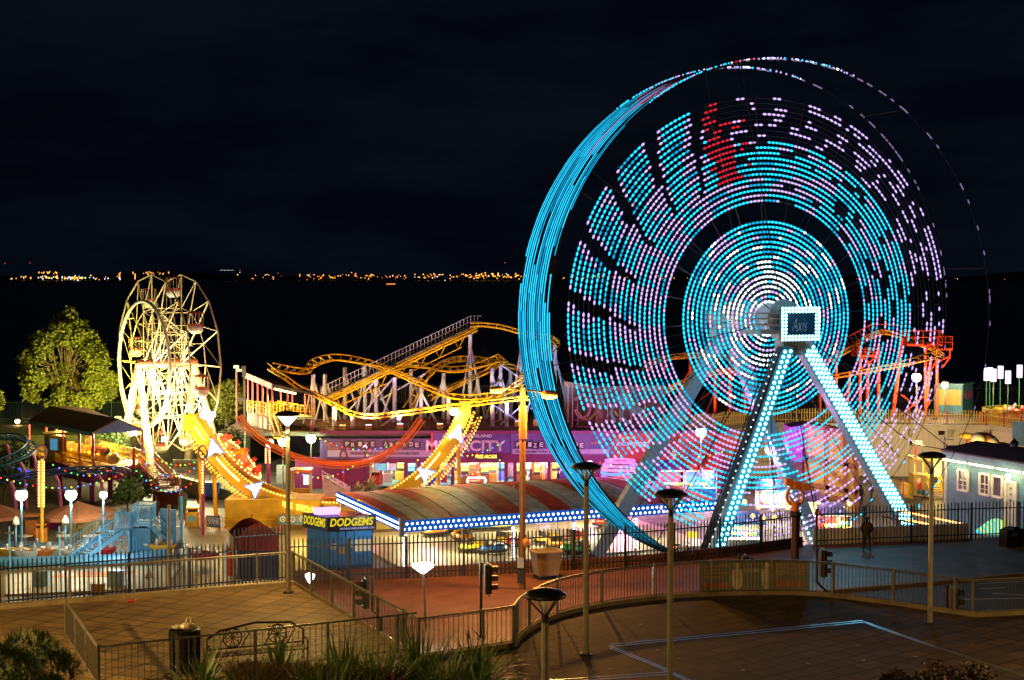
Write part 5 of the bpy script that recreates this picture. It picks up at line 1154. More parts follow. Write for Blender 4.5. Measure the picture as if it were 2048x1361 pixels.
for i in range(8): mb.tube([fw(6.15, i*math.pi/4, -.9), fw(6.15, i*math.pi/4, 0)], .06, 4); mb.tube([fw(6.15, i*math.pi/4, -.9), fw(.5, i*math.pi/4, -.9)], .05, 4)
build(mb, 'ring_spokes', FWM, FW); build(MB().lathe(FC-FA*1.6, [(.45, 0), (.45, 6.2)], 14, FA), 'axle', pbr('ferris_axle', (.4, .12, .05), .5), FW)
for i in range(8):
    an = i*math.pi/4+.2; p = fw(7.9, an, 1.55); g_ = build(MB().lathe(p+Z*.75, [(0, .25), (.75, 0), (.78, -.1), (0, -.08)], 14), 'gondola', pbr('gondola_red', (.4, .08, .05), .45), FW)
    build(MB().lathe(p-Z*1.0, [(.4, -.25), (.7, 0), (.75, .5), (.7, .55), (.6, .1)], 14), 'tub', pbr('gondola_white', (.6, .55, .45), .4), g_, True)
    mb = MB()
    for k in range(14): a_ = k*.449; mb.rod(p+V((.72*math.cos(a_), .72*math.sin(a_), -.5)), p+V((.72*math.cos(a_), .72*math.sin(a_), .7)), .022, 4)
    build(mb, 'cage', FWM, g_); build(MB().lathe(p-Z*.55, [(.76, 0), (.76, .22)], 14), 'red_band', pbr('gondola_red', (.4, .08, .05)), g_)
for s_, nm in ((-1.5, 'front_leg'), (4.4, 'rear_leg')):
    for px, dz in ((-1, 0), (1, 0)): 
        top = FC+FA*s_; foot = xy(top+FE*px*4.2+FA*(s_*.25), ZP); build(MB().tube([top, foot], [.3, .42], 8), nm, FWM, FW)
    build(MB().tube([FC+FA*s_-Z*6+FE*2.3, FC+FA*s_-Z*6-FE*2.3], .12, 6), 'leg_tie', FWM, FW)
pf = FC-FA*2.2-Z*6.6; mb = MB(); mb.obox(pf, FA*1.1, FE*1.6, Z*.12)
for a_ in (-1, 1): 
    for b_ in (-1, -.5, 0, .5, 1): mb.rod(pf+FA*a_*1.05+FE*b_*1.5, pf+FA*a_*1.05+FE*b_*1.5+Z*1.1, .04, 4)
    mb.rod(pf+FA*a_*1.05-FE*1.5+Z*1.1, pf+FA*a_*1.05+FE*1.5+Z*1.1, .05, 5); mb.rod(pf-FA*1.05+FE*a_*1.5+Z*1.1, pf+FA*1.05+FE*a_*1.5+Z*1.1, .05, 5)
build(mb, 'loading_platform', FWM, FW)
for px, py, d, pw, aim in ((268, 868, 143, 5600, FC), (398, 848, 146, 5600, FC+FA*3), (330, 880, 143, 3600, FC+Z*3)):
    p = at(px, py, d); fx = build(MB().box(p, .6, .4, .4), 'base_floodlight', STEEL, FW); build(MB().box(p+Z*.22, .5, .3, .05), 'lens', E_WHITE, fx); lamp('floodlight_beam', p+Z*.45-Y*.4, pw*.8, (1, .84, .4), .25, FW)
lamp('hub_light', FC-FA*.9-Y*1.2-Z*1.2, 1800, (1, .9, .6), .3, FW); lamp('hub_light', FC+FA*2.2-Y*1.2-Z*2, 1500, (1, .9, .6), .3, FW)
o = thing('tree_floodlight', 'floodlight box between the ferris wheel and the large tree', 'floodlight', at(236, 872, 146)); p = at(236, 842, 146); build(MB().rod(xy(p, ZP), p, .07), 'post', STEEL, o); build(MB().box(p+Z*.2, .6, .5, .35), 'lamp_head', STEEL, o); build(MB().box(p+Z*.4, .5, .4, .04), 'lens', E_WARM, o); lamp('floodlight_beam', p+Z*.6, 24000, (1, .86, .12), .3, o, spot=120, aim=at(140, 735, 158))
# sign BIG WHEEL
o = thing('ride_sign', 'pale board reading BIG WHEEL under the ferris wheel', 'sign', xy(at(385, 960, 139), ZP)); a = at(346, 941, 139); b = at(426, 920, 139)
build(MB().prism([a, V((b.x, a.y, a.z)), b, V((a.x, a.y, b.z))], (0, .1, 0)), 'board', pbr('sign_pale_green', (.3, .33, .25), .6), o); text('lettering', 'BIG WHEEL', pbr('sign_brown', (.25, .08, .03), .5), a+V((.3, -.01, .25)), X, 2.9, .5, o, off=.03)
for x_ in (a.x+.3, b.x-.3): build(MB().rod(V((x_, a.y+.05, ZP)), V((x_, a.y+.05, a.z)), .06), 'post', pbr('sign_post', (.3, .28, .2), .5), o)
o = thing('ride_ramp', 'pale green ramp with railings below the ferris wheel', 'ramp', xy(at(390, 985, 136), ZP)); a, b = at(340, 950, 136), at(470, 985, 133); mb = MB(); mb.prism([xy(a, ZP), xy(b, ZP), b, a], Y*2); build(mb, 'side', pbr('ramp_green', (.22, .28, .14), .6, 0, .3, 1), o); mb = MB()
for i in range(14): p = lerp(a, b, i/13)-Y*.05; mb.rod(p, p+Z*1.0, .03, 4)
mb.tube([a+Z*1, b+Z*1], .04, 5); build(mb, 'railing', pbr('ramp_rail', (.3, .32, .12), .5), o)
# ---- children's coaster station
KS = thing('train_station', 'train platform with a brown roof, blue gable and pink posts', 'station', xy(at(190, 990, 133), ZP))
rL, rR, gR, ap, rl, bl = at(58, 844, 143), at(186, 868, 132), at(285, 862, 136), at(237, 841, 134), at(100, 815, 146), at(170, 818, 148)
build(MB().prism([rL, rR, ap, rl], Z*.14), 'front_roof', pbr('kid_roof_brown', (.2, .11, .05), .7, 0, .4, 1.5, .2), KS); build(MB().prism([rl, ap, gR, bl], Z*.14), 'rear_roof', pbr('kid_roof_brown', (.2, .11, .05)), KS)
build(MB().prism([rR-Y*.05, gR-Y*.05, ap-Y*.05], Y*.1), 'gable', pbr('gable_blue', (.07, .16, .34), .5), KS); build(MB().bar(rL-Z*.05, rR-Z*.05, .12, .3), 'eave_board', pbr('eave_teal', (.15, .4, .3), .5), KS)
zf = -2.4; PK = pbr('station_post_pink', (.45, .1, .12), .5)
for t in (0, .28, .55, .8, 1): p = lerp(rL, rR, t); build(MB().rod(xy(p, zf), p, .12, 6), 'post', PK, KS)
for p in (gR, lerp(rL, gR, .55), lerp(rL, gR, .25)): build(MB().rod(xy(p, zf), xy(p, rR.z), .12, 6), 'post', PK, KS)
fl_ = [xy(rL, zf), xy(rR, zf)-Y*.4, xy(gR, zf)+X*.3, xy(bl, zf)]; build(MB().prism(fl_, (0, 0, -.3)), 'platform', pbr('kid_platform', (.5, .33, .04), .6, 0, .3, 1), KS)
sk = build(MB().prism([fl_[0]-Z*.3, fl_[1]-Z*.3, xy(fl_[1], ZP+1.5), xy(fl_[0], ZP+1.5)], Y*.15), 'skirt', pbr('kid_skirt', (.3, .05, .12), .6, 0, .3, 1), KS); build(MB().prism([fl_[1]-Z*.3, fl_[2]-Z*.3, xy(fl_[2], ZP+1.6), xy(fl_[1], ZP+1.6)], Y*.1), 'skirt', MAG, KS)
for t in (.0, .33, .66, 1): p = lerp(fl_[1], fl_[2], t); build(MB().box(xy(p, (ZP+zf)/2), .4, .4, zf-ZP), 'pier', MAG, KS)
for t in (.2, .5, .8): p = lerp(fl_[0], fl_[1], t); build(MB().box(xy(p, (ZP+zf)/2)+Y*.3, .35, .35, zf-ZP), 'pier', MAG, KS)
for a_, b_ in ((fl_[0], fl_[1]), (fl_[1], fl_[2]), (fl_[2], fl_[3])):
    mb = MB()
    for zz in (.12, .55, 1.05): mb.tube([a_+Z*zz, b_+Z*zz], .04, 5)
    for p in resample([a_, b_], .28): mb.rod(p, p+Z*1.05, .02, 4)
    build(mb, 'yellow_railing', YEL, KS)
for t in (.3, .7): lamp('ceiling_light', lerp(lerp(rL, rR, t), lerp(rl, ap, t), .6)-Z*.5, 1000, (1, .68, .12), .3, KS)
build(MB().box(lerp(rL, rR, .7)+V((.6, 1.2, -.1)), .12, .9, .1, .6), 'ceiling_lamp', E_WARM, KS)
# train
tr = thing('coaster_train', 'yellow train of open cars with a pointed nose standing at the platform', 'train', xy(at(220, 930, 133), zf)); t0, t1 = xy(at(226, 925, 134), zf+.25), xy(at(130, 905, 141), zf+.25); td = (t1-t0).normalized(); ts = td.cross(Z)
for i in range(6):
    c = t0+td*(i*1.75+.9); cb = build(MB().prism([c+td*x+ts*y for x, y in ((-.75, -.5), (.75, -.5), (.75, .5), (-.75, .5))], Z*.6), 'car', YEL, tr); build(MB().prism([c+td*.5-ts*.45+Z*.6, c+td*.68-ts*.45+Z*.6, c+td*.68+ts*.45+Z*.6, c+td*.5+ts*.45+Z*.6], Z*.6), 'seat_back', ORANGE, cb); build(MB().tube([c-td*.1-ts*.4+Z*.6, c-td*.2-ts*.35+Z*1.0, c-td*.2+ts*.35+Z*1.0, c-td*.1+ts*.4+Z*.6], .05, 5), 'lap_bar', BLACK, cb)
build(MB().lathe(t0+td*.2+Z*.4, [(.55, 0), (.5, .5), (.3, 1.0), (.06, 1.45)], 12, -td), 'nose', pbr('train_nose', (.65, .5, .2), .3), tr, True)
def figure(label, p, cl, h=1.65, face=0., sit=False):
    o = thing('person', label, 'person', p); p = V(p); f = V((math.cos(face), math.sin(face), 0)); s = f.cross(Z); q = lambda x, y, z: p+s*x*h/1.7+f*y*h/1.7+Z*z*h/1.7
    hz = .45 if sit else .9
    vs = [q(0, 0, hz), q(0, 0, hz+.25), q(0, 0, hz+.5), q(0, 0, hz+.6), q(0, .02, hz+.75), q(-.2, 0, hz+.46), q(-.24, .05, hz+.2), q(-.2, .2, hz+.1), q(.2, 0, hz+.46), q(.24, .05, hz+.2), q(.2, .2, hz+.1)]
    vs += [q(-.1, .4, hz), q(-.1, .45, .05), q(.1, .4, hz), q(.1, .45, .05)] if sit else [q(-.1, .03, .48), q(-.12, 0, .05), q(.1, -.02, .48), q(.12, .05, .05)]
    es = [(0, 1), (1, 2), (2, 3), (3, 4), (2, 5), (5, 6), (6, 7), (2, 8), (8, 9), (9, 10), (0, 11), (11, 12), (0, 13), (13, 14)]
    skin_mesh('body', vs, es, [.15, .15, .17, .06, .1, .075, .055, .04, .075, .055, .04, .08, .055, .08, .055], pbr('clothes_'+str(cl), cl, .8), o, 1); build(MB().sphere(q(0, 0, hz+.8), .11, 8, 6), 'hair', pbr('dark_hair', (.012, .01, .01)), o, True); return o
figure('child in blue sitting upright in the front car of the yellow train', t0+td*.9+Z*.15, (.05, .12, .3), 1.4, math.atan2(-td.y, -td.x), True)
for px, py, c_, h_, fc_, lb in ((905, 972, (.08, .02, .03), 1.7, .3, 'visitor in dark red standing in front of the wide arcade opening'), (1048, 974, (.03, .04, .08), 1.75, 1.1, 'visitor in navy by the right arcade opening'), (1062, 975, (.15, .14, .12), 1.62, 2.2, 'visitor in a pale top by the right arcade opening'), (1116, 976, (.02, .02, .02), 1.8, .2, 'visitor in black beside the violet lamp'), (700, 978, (.05, .08, .05), 1.7, 1.6, 'visitor in green at the foot of the pale steps'), (398, 1010, (.1, .05, .03), 1.72, 2.6, 'visitor in brown between the yellow bin and the half pipe leg'), (120, 1072, (.03, .03, .06), 1.68, 1.0, 'visitor in dark blue under the large parasol'), (1300, 988, (.1, .03, .08), 1.7, .8, 'visitor in plum watching the pink glowing ride')):
    figure(lb, gp(px, py, ZP), c_, h_, fc_)
figure('blurred dark figure standing behind the blue stair tower', gp(312, 1040, ZP), (.02, .02, .025), 1.75, 1.2)
# booth on platform
o = thing('control_booth', 'small yellow control booth with blue windows on the train platform', 'booth', xy(at(112, 918, 138.5), zf)); b0, b1 = xy(at(98, 918, 138), zf), xy(at(134, 922, 136.8), zf); bk = Y*1.6+X*-.9
build(MB().prism([b0, b1, b1+bk, b0+bk], Z*2.3), 'wall', pbr('booth_yellow', (.6, .42, .03), .5, 0, .2, 2), o); build(MB().prism([b0+Z*2.3-X*.3-Y*.3, b1+Z*2.6+X*.2-Y*.3, b1+Z*2.6+bk+X*.2, b0+Z*2.3+bk-X*.3], Z*.12), 'roof', pbr('booth_roof', (.2, .12, .03), .6), o)
build(MB().prism([lerp(b0, b1, .08)+Z*1.0-Y*.04, lerp(b0, b1, .48)+Z*1.0-Y*.04, lerp(b0, b1, .48)+Z*2.0-Y*.04, lerp(b0, b1, .08)+Z*2.0-Y*.04], Y*.03), 'window', emi('booth_window', (.08, .3, .5), .8), o); build(MB().prism([lerp(b0, b1, .58)+Z*1.0-Y*.04, lerp(b0, b1, .92)+Z*1.0-Y*.04, lerp(b0, b1, .92)+Z*2.0-Y*.04, lerp(b0, b1, .58)+Z*2.0-Y*.04], Y*.03), 'window', pbr('booth_glass', (.35, .3, .15), .2), o)
# stairs and queue platform
def stairs(label, a, b, wdt, mat, rmat, n=10, nm='stairs', par=None, h=1.0, grp=None):
    a, b = V(a), V(b); o = par or thing(nm, label, 'stairs', b, grp); d = xy(b-a, 0).normalized(); sd = d.cross(Z)*wdt/2; mb = MB()
    for i in range(n): p = lerp(a, b, (i+.5)/n); mb.obox(p, d*(xy(b-a, 0).length/n*.5), sd, Z*.03)
    build(mb, 'treads', mat, o)
    for s_ in (-1, 1):
        build(MB().bar(a+sd*s_, b+sd*s_, .08, .28), 'stringer', mat, o); mb = MB(); mb.tube([a+sd*s_+Z*h, b+sd*s_+Z*h], .04, 5); mb.tube([a+sd*s_+Z*h*.5, b+sd*s_+Z*h*.5], .025, 4)
        for p in resample([a+sd*s_, b+sd*s_], .3): mb.rod(p, p+Z*h, .018, 4)
        build(mb, 'handrail', rmat, o)
    return o
stairs('yellow stairs leading from the train platform down to the red platform', xy(fl_[2], zf), at(333, 968, 131), 1.4, PK, YEL); stairs('yellow stairs leaving the front of the train platform', lerp(fl_[0], fl_[1], .55), at(188, 948, 130), 1.3, MAG, YEL)
o = thing('queue_platform', 'dark red queue platform with wooden rails beside the shield sign', 'platform', xy(at(325, 990, 129), ZP)); q = [at(x, y, d) for x, y, d in ((305, 985, 129), (358, 982, 128), (362, 972, 131), (316, 973, 132))]; build(MB().prism(q, (0, 0, -1.2)), 'deck', pbr('queue_red', (.22, .04, .03), .6), o); mb = MB()
for a_, b_ in zip(q, q[1:]+q[:1]):
    for zz in (.5, 1): mb.tube([a_+Z*zz, b_+Z*zz], .05, 5)
    for p in resample([a_, b_], .35): mb.rod(p, p+Z*1, .025, 4)
build(mb, 'rails', pbr('queue_rail', (.4, .16, .06), .5), o)
c = gp(365, 1026, ZP); o = thing('shield_sign', 'green shield shaped sign with a pink top near the yellow ride legs', 'sign', c); mb = MB(); build(MB().prism([c+V((x, 0, z)) for x, z in ((-.33, 0), (.33, 0), (.36, 1.35), (.2, 1.65), (0, 1.75), (-.2, 1.65), (-.36, 1.35))], Y*.1), 'board', GREEN, o); build(MB().prism([c+V((x, -.02, z)) for x, z in ((-.25, 1.25), (.25, 1.25), (.2, 1.5), (0, 1.62), (-.2, 1.5))], Y*.01), 'pink_top', PINK, o)
# small blue tracks on pink legs
o = thing('childrens_coaster', 'dark blue small coaster track curving in front of the train platform', 'roller coaster', xy(at(60, 965, 130), ZP)); NB = pbr('track_navy', (.03, .07, .2), .4, .1, .2, 2)
track([(-40, 962, 122, .2), (0, 957, 123, .2), (60, 948, 124, .3), (130, 939, 125, .3), (195, 936, 126, .3), (235, 939, 128, .3), (250, 946, 131, .3)], .55, 6, NB, o, tie=.7); track([(-30, 873, 136, .3), (20, 871, 136, .4), (50, 876, 134, .6), (64, 888, 131, .6), (55, 902, 128, .5), (30, 915, 126, .4), (-5, 928, 124, .3)], .5, 6, pbr('track_teal', (.04, .22, .28), .4, .1, .2, 2), o, tie=.7)
for px, py, d in ((40, 918, 127), (10, 880, 135), (62, 897, 130), (195, 940, 126), (110, 944, 124.5), (20, 956, 123)): t = at(px, py, d)-Z*.3; build(MB().tube([t, t-Z*.6+X*.3, xy(t+X*.5, ZP)], .15, 7), 'pink_leg', pbr('coaster_pink_leg', (.5, .1, .3), .45), o)
mb = MB()
for i in range(7): x = 4+i*8; mb.rod(at(x, 930+i*2, 128), at(x+4, 943+i*2, 128), .05, 4); mb.rod(at(x+4, 943+i*2, 128), at(x+8, 932+i*2, 128), .05, 4)
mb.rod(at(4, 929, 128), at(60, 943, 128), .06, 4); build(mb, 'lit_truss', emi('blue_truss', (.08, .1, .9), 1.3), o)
# ---- lamps on blue posts
def globe_lamp(label, px, py, pyb, col, power, rr=.34, postm=LBLUE, z=ZP, grp='glaring lamps on posts inside the park', beam=True):
    b = gp(px, pyb, z); rr *= 1.25; t = at(px, py, b.y); o = thing('park_lamp', label, 'lamp', b, grp); build(MB().tube([b, t-Z*rr*.8], .07, 7), 'post', postm, o)
    g_ = build(MB().sphere(t, rr, 12, 8), 'globe', emi('globe_%d_%d_%d' % tuple(int(c*9) for c in col), col, 14), o, True); build(MB().lathe(t+Z*rr*.9, [(rr*.7, -.08), (rr*.5, .06), (0, .1)], 12), 'cap', postm, o)
    if beam: lamp('lamp_light', t-Y*.0-Z*(rr+.15), power, col, .2, o)
    return o
globe_lamp('glaring amber white lamp on a blue post at the far left', 43, 990, 1110, (1, .8, .45), 700); globe_lamp('largest glaring white lamp on a blue post in front of the brown parasol', 142, 990, 1106, (1, .93, .7), 900, .33); globe_lamp('smaller glaring lamp on a blue post left of the blue stairs', 207, 990, 1092, (1, .95, .7), 500, .22)
globe_lamp('round warm street lamp in front of the sea fence at the left', 35, 843, 905, (1, .6, .2), 300, .22, RED)
globe_lamp('glaring white lamp beside the yellow bulb post and the green lamps', 539, 886, 985, (1, .95, .8), 600, .3, PINK); globe_lamp('left of two green glaring lamps behind the lit cone lamp', 566, 884, 985, (.55, 1, .35), 650, .34, STEEL); globe_lamp('right of two green glaring lamps, whiter at its core', 622, 877, 980, (.6, 1, .55), 650, .36, STEEL)
globe_lamp('violet white lamp hanging in front of the arcade banner', 1000, 876, 975, (.85, .4, 1), 2200, .45, PUR); globe_lamp('violet white lamp below the arcade banner beside the orange column', 1089, 920, 972, (.9, .6, 1), 1500, .36, PUR); globe_lamp('white lamp at the right end of the arcade banner', 1168, 878, 975, (1, .8, 1), 1200, .3, PUR)
globe_lamp('glaring white lamp left of the ladder leg of the wheel', 1402, 865, 1010, (1, .95, .8), 900, .36, STEEL); globe_lamp('glaring white lamp between the two front legs of the wheel', 1541, 900, 1020, (1, .97, .9), 900, .36, STEEL); globe_lamp('glaring white lamp beside the violet front of the timbered house', 1611, 862, 1010, (1, .97, .9), 800, .32, STEEL)
# ---- bulb posts
def bulb_post(label, px, pyt, pyb, par_, cols=2, ring_=True, p1=YEL, bulb=E_WARM, pyl=None, z=ZP):
    b = gp(px, pyb, z); d = b.y; o = thing('bulb_post', label, 'lamp post', b, 'posts lined with rows of bulbs'); t = at(px, pyt, d); build(MB().tube([b, t], .13, 8), 'post', p1, o); L = at(px, pyl or (pyt*.35+pyb*.65), d)
    mb = MB(); n = max(6, int((t.z-L.z)/.2))
    for i in range(n):
        for c in range(cols): mb.sphere(lerp(L, t, i/n)+V(((c-(cols-1)/2)*.36, -.16, 0)), .08, 6, 4)
    build(mb, 'bulbs', bulb, o)
    if ring_: build(MB().tube([t+V((.34*math.cos(k*.4), 0, .5+.5*math.sin(k*.4))) for k in range(16)], .07, 5, True), 'top_ring', pbr('ring_dark_pink', (.2, .05, .1), .5), o)
bulb_post('yellow post with rows of bulbs beside the orange bin', 84, 918, 1085, 0, pyl=1012); bulb_post('pink post with a column of bulbs in front of the yellow half pipe', 406, 918, 1070, 0, 1, p1=PINK, pyl=985)
bulb_post('bulb post beside the glaring white lamp by the coaster station', 536, 893, 985, 0, ring_=False, p1=PINK, pyl=925); bulb_post('bulb post in front of the yellow arcade sign', 967, 890, 972, 0, 1, False, pyl=968); bulb_post('bulb post left of the cyan wheel rim', 1087, 862, 972, 0, 1, False, pyl=905); bulb_post('yellow post with a star top right of the orange column', 1066, 868, 975, 0, 2, False, pyl=880)
bulb_post('dark post with a column of red bulbs below the bowling banner', 1347, 900, 990, 0, 1, False, STEEL, emi('red_led', (1, .03, .02)), 955)
o = thing('wreath_post', 'blue post with a dark wreath on top in front of the left banner', 'post', gp(704, 978, ZP)); d_ = gp(704, 978, ZP).y; build(MB().rod(gp(704, 978, ZP), at(704, 905, d_), .12), 'post', BLUE, o); q = at(704, 893, d_); build(MB().tube([q+V((.35*math.cos(k*.5), 0, .55*math.sin(k*.5))) for k in range(13)], .1, 5, True), 'wreath', NB, o)
o = thing('wreath_post', 'red post with a dark wreath on top before the magenta wall', 'post', gp(687, 980, ZP)); d_ = gp(687, 980, ZP).y; build(MB().rod(gp(687, 980, ZP), at(687, 925, d_), .1), 'post', RED, o); q = at(687, 912, d_); build(MB().tube([q+V((.3*math.cos(k*.5), 0, .5*math.sin(k*.5))) for k in range(13)], .09, 5, True), 'wreath', pbr('wreath_brown', (.15, .05, .03), .6), o)
o = thing('wreath_post', 'tall red post with a dark wreath in front of the train station', 'post', gp(268, 1000, ZP)); d_ = gp(268, 1000, ZP).y; build(MB().rod(gp(268, 1000, ZP), at(268, 895, d_), .12), 'post', RED, o); q = at(268, 883, d_); build(MB().tube([q+V((.25*math.cos(k*.5), 0, .45*math.sin(k*.5))) for k in range(13)], .08, 5, True), 'wreath', pbr('ring_dark_pink', (.2, .05, .1)), o)
# strings of coloured bulbs
BC = [emi('bulb_red', (1, .04, .02), 3.2), emi('bulb_green', (.1, 1, .15), 2.4), emi('bulb_yellow', (1, .65, .05), 3), emi('bulb_blue', (.08, .25, 1), 3)]
def festoon(label, a, b, sag, n, mats=None, r_=.065, bits=0):
    a, b = at(*a), at(*b); o = thing('light_string', label, 'string of lights', a, 'strings of coloured bulbs'); P = [lerp(a, b, i/24)-Z*sag*math.sin(math.pi*i/24) for i in range(25)]; build(MB().tube(P, .012, 4), 'wire', BLACK, o); pr_ = {}
    for i in range(n):
        k = rng.randrange(4) if mats is None else 0; f = (i+.5)/n; p = lerp(a, b, f)-Z*(sag*math.sin(math.pi*f)+.1); m = (mats or BC)[k]
        if k not in pr_: pr_[k] = build(MB().sphere(a, r_, 6, 4), 'bulb', m, o); bb_ = pr_[k]
        else: bb_ = pr_[k].copy(); COL.objects.link(bb_); bb_.parent = o
        bb_.location = p-a
for t in (('string of coloured bulbs across the dark planting under the ferris wheel', (283, 898, 128), (430, 902, 126), 1.2, 16), ('second string of bulbs under the ferris wheel', (270, 905, 122), (410, 918, 120), 1.6, 16), ('string of bulbs passing the blue track at the left', (-5, 952, 118), (250, 945, 120), 1.0, 20), ('string of bulbs from the red wreath post to the pink bulb post', (268, 935, 116), (406, 945, 116), 1.6, 14), ('string of bulbs in front of the left arcade banner', (623, 868, 130), (800, 885, 131), .9, 16), ('string of bulbs below the left banner across the magenta wall', (560, 925, 126), (740, 905, 128), 1.6, 18),
          ('string of bulbs in front of the large silver letters', (850, 885, 131), (1010, 880, 131), 1.2, 16), ('string of bulbs below the silver letters', (830, 915, 129), (1005, 915, 129), 1.5, 16), ('string of bulbs along the platform of the pink ride', (1195, 922, 119), (1345, 920, 119), .5, 14), ('string of bulbs over the train platform rail', (100, 925, 124), (268, 905, 126), 1.4, 14), ('string of bulbs right of the bowling banner', (1290, 875, 125), (1450, 900, 120), 1.0, 14)): festoon(*t)
# ---- yellow half pipe ride
HP = thing('half_pipe_ride', 'yellow half pipe ride with glowing arrow signs curving up behind the dodgem roof', 'fairground ride', xy(at(500, 1050, 119), ZP)); HY = pbr('half_pipe_yellow', (.6, .32, .01), .4, 0, .2, 1.5)
def upath(pts, d, k=6): return smooth_path([at(x, y, d) for x, y in pts], k)
U1 = [(376, 838), (392, 862), (420, 903), (456, 945), (500, 980), (556, 1003), (620, 1016), (690, 1018), (745, 1008), (800, 983), (848, 947), (888, 900), (912, 862), (930, 822)]
def ubeam(P, hw, dep, nm, mat, par=HP):
    mb = MB(); o0 = len(mb.v); n = len(P)
    for i in range(n):
        t = (P[min(i+1, n-1)]-P[max(i-1, 0)]).normalized(); nn = t.cross(Y).normalized()
        for a_, b_ in ((-1, 0), (1, 0), (1, 1), (-1, 1)): mb.v.append(tuple(P[i]+nn*hw*a_+Y*dep*b_))
    for i in range(n-1):
        for j in range(4): mb.f.append((i*4+j, i*4+(j+1) % 4, i*4+4+(j+1) % 4, i*4+4+j)); mb.mi.append(0)
    mb.f += [(0, 1, 2, 3), ((n-1)*4, (n-1)*4+1, (n-1)*4+2, (n-1)*4+3)]; mb.mi += [0, 0]
    return build(mb, nm, mat, par)
P1 = upath(U1, 119); ubeam(P1, .5, .6, 'front_track', HY); ubeam([p+Y*2.8+Z*.1 for p in P1], .35, .4, 'rear_rail', HY)
mb = MB()
for i in range(0, len(P1), 3): mb.bar(P1[i]+Y*.5, P1[i]+Y*2.9, .12, .2)
build(mb, 'cross_ties', HY, HP)
def inner(P, off): 
    n = len(P); return [P[i]+(P[min(i+1, n-1)]-P[max(i-1, 0)]).normalized().cross(Y).normalized()*off for i in range(n)]
for off, dy, col, st in ((-.75, .2, (1, .5, .03), 3.0), (-.8, 1.6, (1, .35, .02), 1.8), (-.7, 2.9, (1, .55, .08), 2.4), (-1.15, .9, (1, .42, .03), 1.6), (-1.4, 2.2, (1, .6, .12), 2.2), (.52, -.02, (1, .62, .1), 2.2)):  # amber bulb rows shaped after the moving gondola's light streaks
    mb = MB(); Q = resample(inner(P1, off), .28)
    for p in Q: mb.obox(p+Y*dy, X*.07, Y*.07, Z*.07)
    build(mb, 'edge_bulbs', emi('halfpipe_amber_trail_%d' % int(-off*100), col, st), HP)
P2 = upath([(478, 832), (500, 860), (540, 890), (590, 914), (640, 926), (700, 929), (750, 919), (790, 897), (820, 870), (843, 838)], 127)  # added track and tubes shaped after the gondola's red light streak
ubeam(P2, .16, .3, 'trail_far_track', pbr('half_pipe_red', (.45, .07, .01), .4), HP); mb = MB()
for off, r_ in ((-.32, .05), (.0, .035), (.3, .05)): mb.tube([p-Y*(.1+off*.3) for p in inner(P2, off)], r_, 5)
build(mb, 'trail_neon_tubes', emi('halfpipe_red_trail', (1, .16, .015), .6), HP)
EW = emi('arrow_white', (.8, .9, 1), 3.2); EB = emi('arrow_blue_edge', (.02, .2, 1), 2)
def arrow(px, py, ang, s=1.25):
    c = at(px, py, 118.4); ca, sa = math.cos(ang), math.sin(ang); g_ = lambda x, z, k=1.: c+V((x*ca-z*sa, 0, x*sa+z*ca))*s*k
    sh = ((0, .6), (.5, -.42), (.0, -.25), (-.5, -.42)); ob = build(MB().prism([g_(x, z, 1.14) for x, z in sh], Y*.15), 'arrow_sign', EB, HP); build(MB().prism([g_(x, z, .98)-Y*.05 for x, z in sh], Y*.04), 'arrow_bulbs', EW, ob)
arrow(428, 897, .25); arrow(510, 977, -.9, 1.2); arrow(850, 948, .9, 1.15); arrow(914, 868, -.35, 1.25)
for i0_, i1_ in ((3, 10), (14, 22), (58, 66), (69, 75)):
    Q = inner(P1[i0_:i1_], .1); mb = MB()
    for p, q in zip(Q[:-1], Q[1:]): mb.obox((p+q)/2-Y*.04, (q-p)/2, Y*.03, Z*.1)
    build(mb, 'light_panel', emi('halfpipe_panel', (1, .8, .25), 3.5), HP)
for px, py in ((380, 845), (930, 818)): build(MB().box(at(px, py, 119.3), .9, .9, 1.3, 0), 'end_box', HY, HP)
for px, py, s_ in ((415, 831, .42), (908, 824, .36)): p = at(px, py, 118.2); q = build(MB().sphere(p, s_, 12, 8, (1.5 if px < 500 else 1, 1, .8)), 'end_lamp', emi('end_lamp_glow', (1, .9, .6), 14), HP, True); lamp('end_lamp_light', p-Y*.6-Z*.3, 800, (1, .8, .35), .3, HP)
for px, py, pb in ((398, 905, 1032), (426, 905, 1040), (875, 925, 990), (916, 880, 990)): p = at(px, py, 119.6); build(MB().tube([p, xy(p, ZP)+X*.2], .17, 7), 'leg', HY, HP)
b0, b1 = xy(at(450, 1050, 118), ZP), xy(at(640, 1050, 118), ZP); build(MB().prism([b0, b1, b1+Y*3.4, b0+Y*3.4], Z*2.15), 'machine_box', pbr('half_pipe_box', (.5, .3, .015), .55, 0, .3, 1.2), HP)
i_ = 17; gp0 = P1[i_]+Y*1.6; t = (P1[i_+2]-P1[i_-2]).normalized(); nn = -t.cross(Y); nn = nn if nn.z > 0 else -nn; gc = gp0+nn*1.0
build(MB().lathe(gc, [(0, -.5), (1.6, -.35), (2.3, .05), (2.35, .2), (1.6, .15), (.5, .3), (.4, .8), (0, .9)], 24, nn), 'gondola', pbr('gondola_orange', (.6, .2, .02), .4), HP, True); mb = MB()
a1 = t; a2 = nn.cross(t)
for rr_ in (2.36, 1.7):
    for k in range(36): an = k*math.pi/18; mb.sphere(gc+nn*(.2 if rr_ > 2 else .3)+(a1*math.cos(an)+a2*math.sin(an))*rr_, .085, 6, 4)
build(mb, 'gondola_bulbs', emi('gondola_bulb', (1, .6, .15), 5), HP)
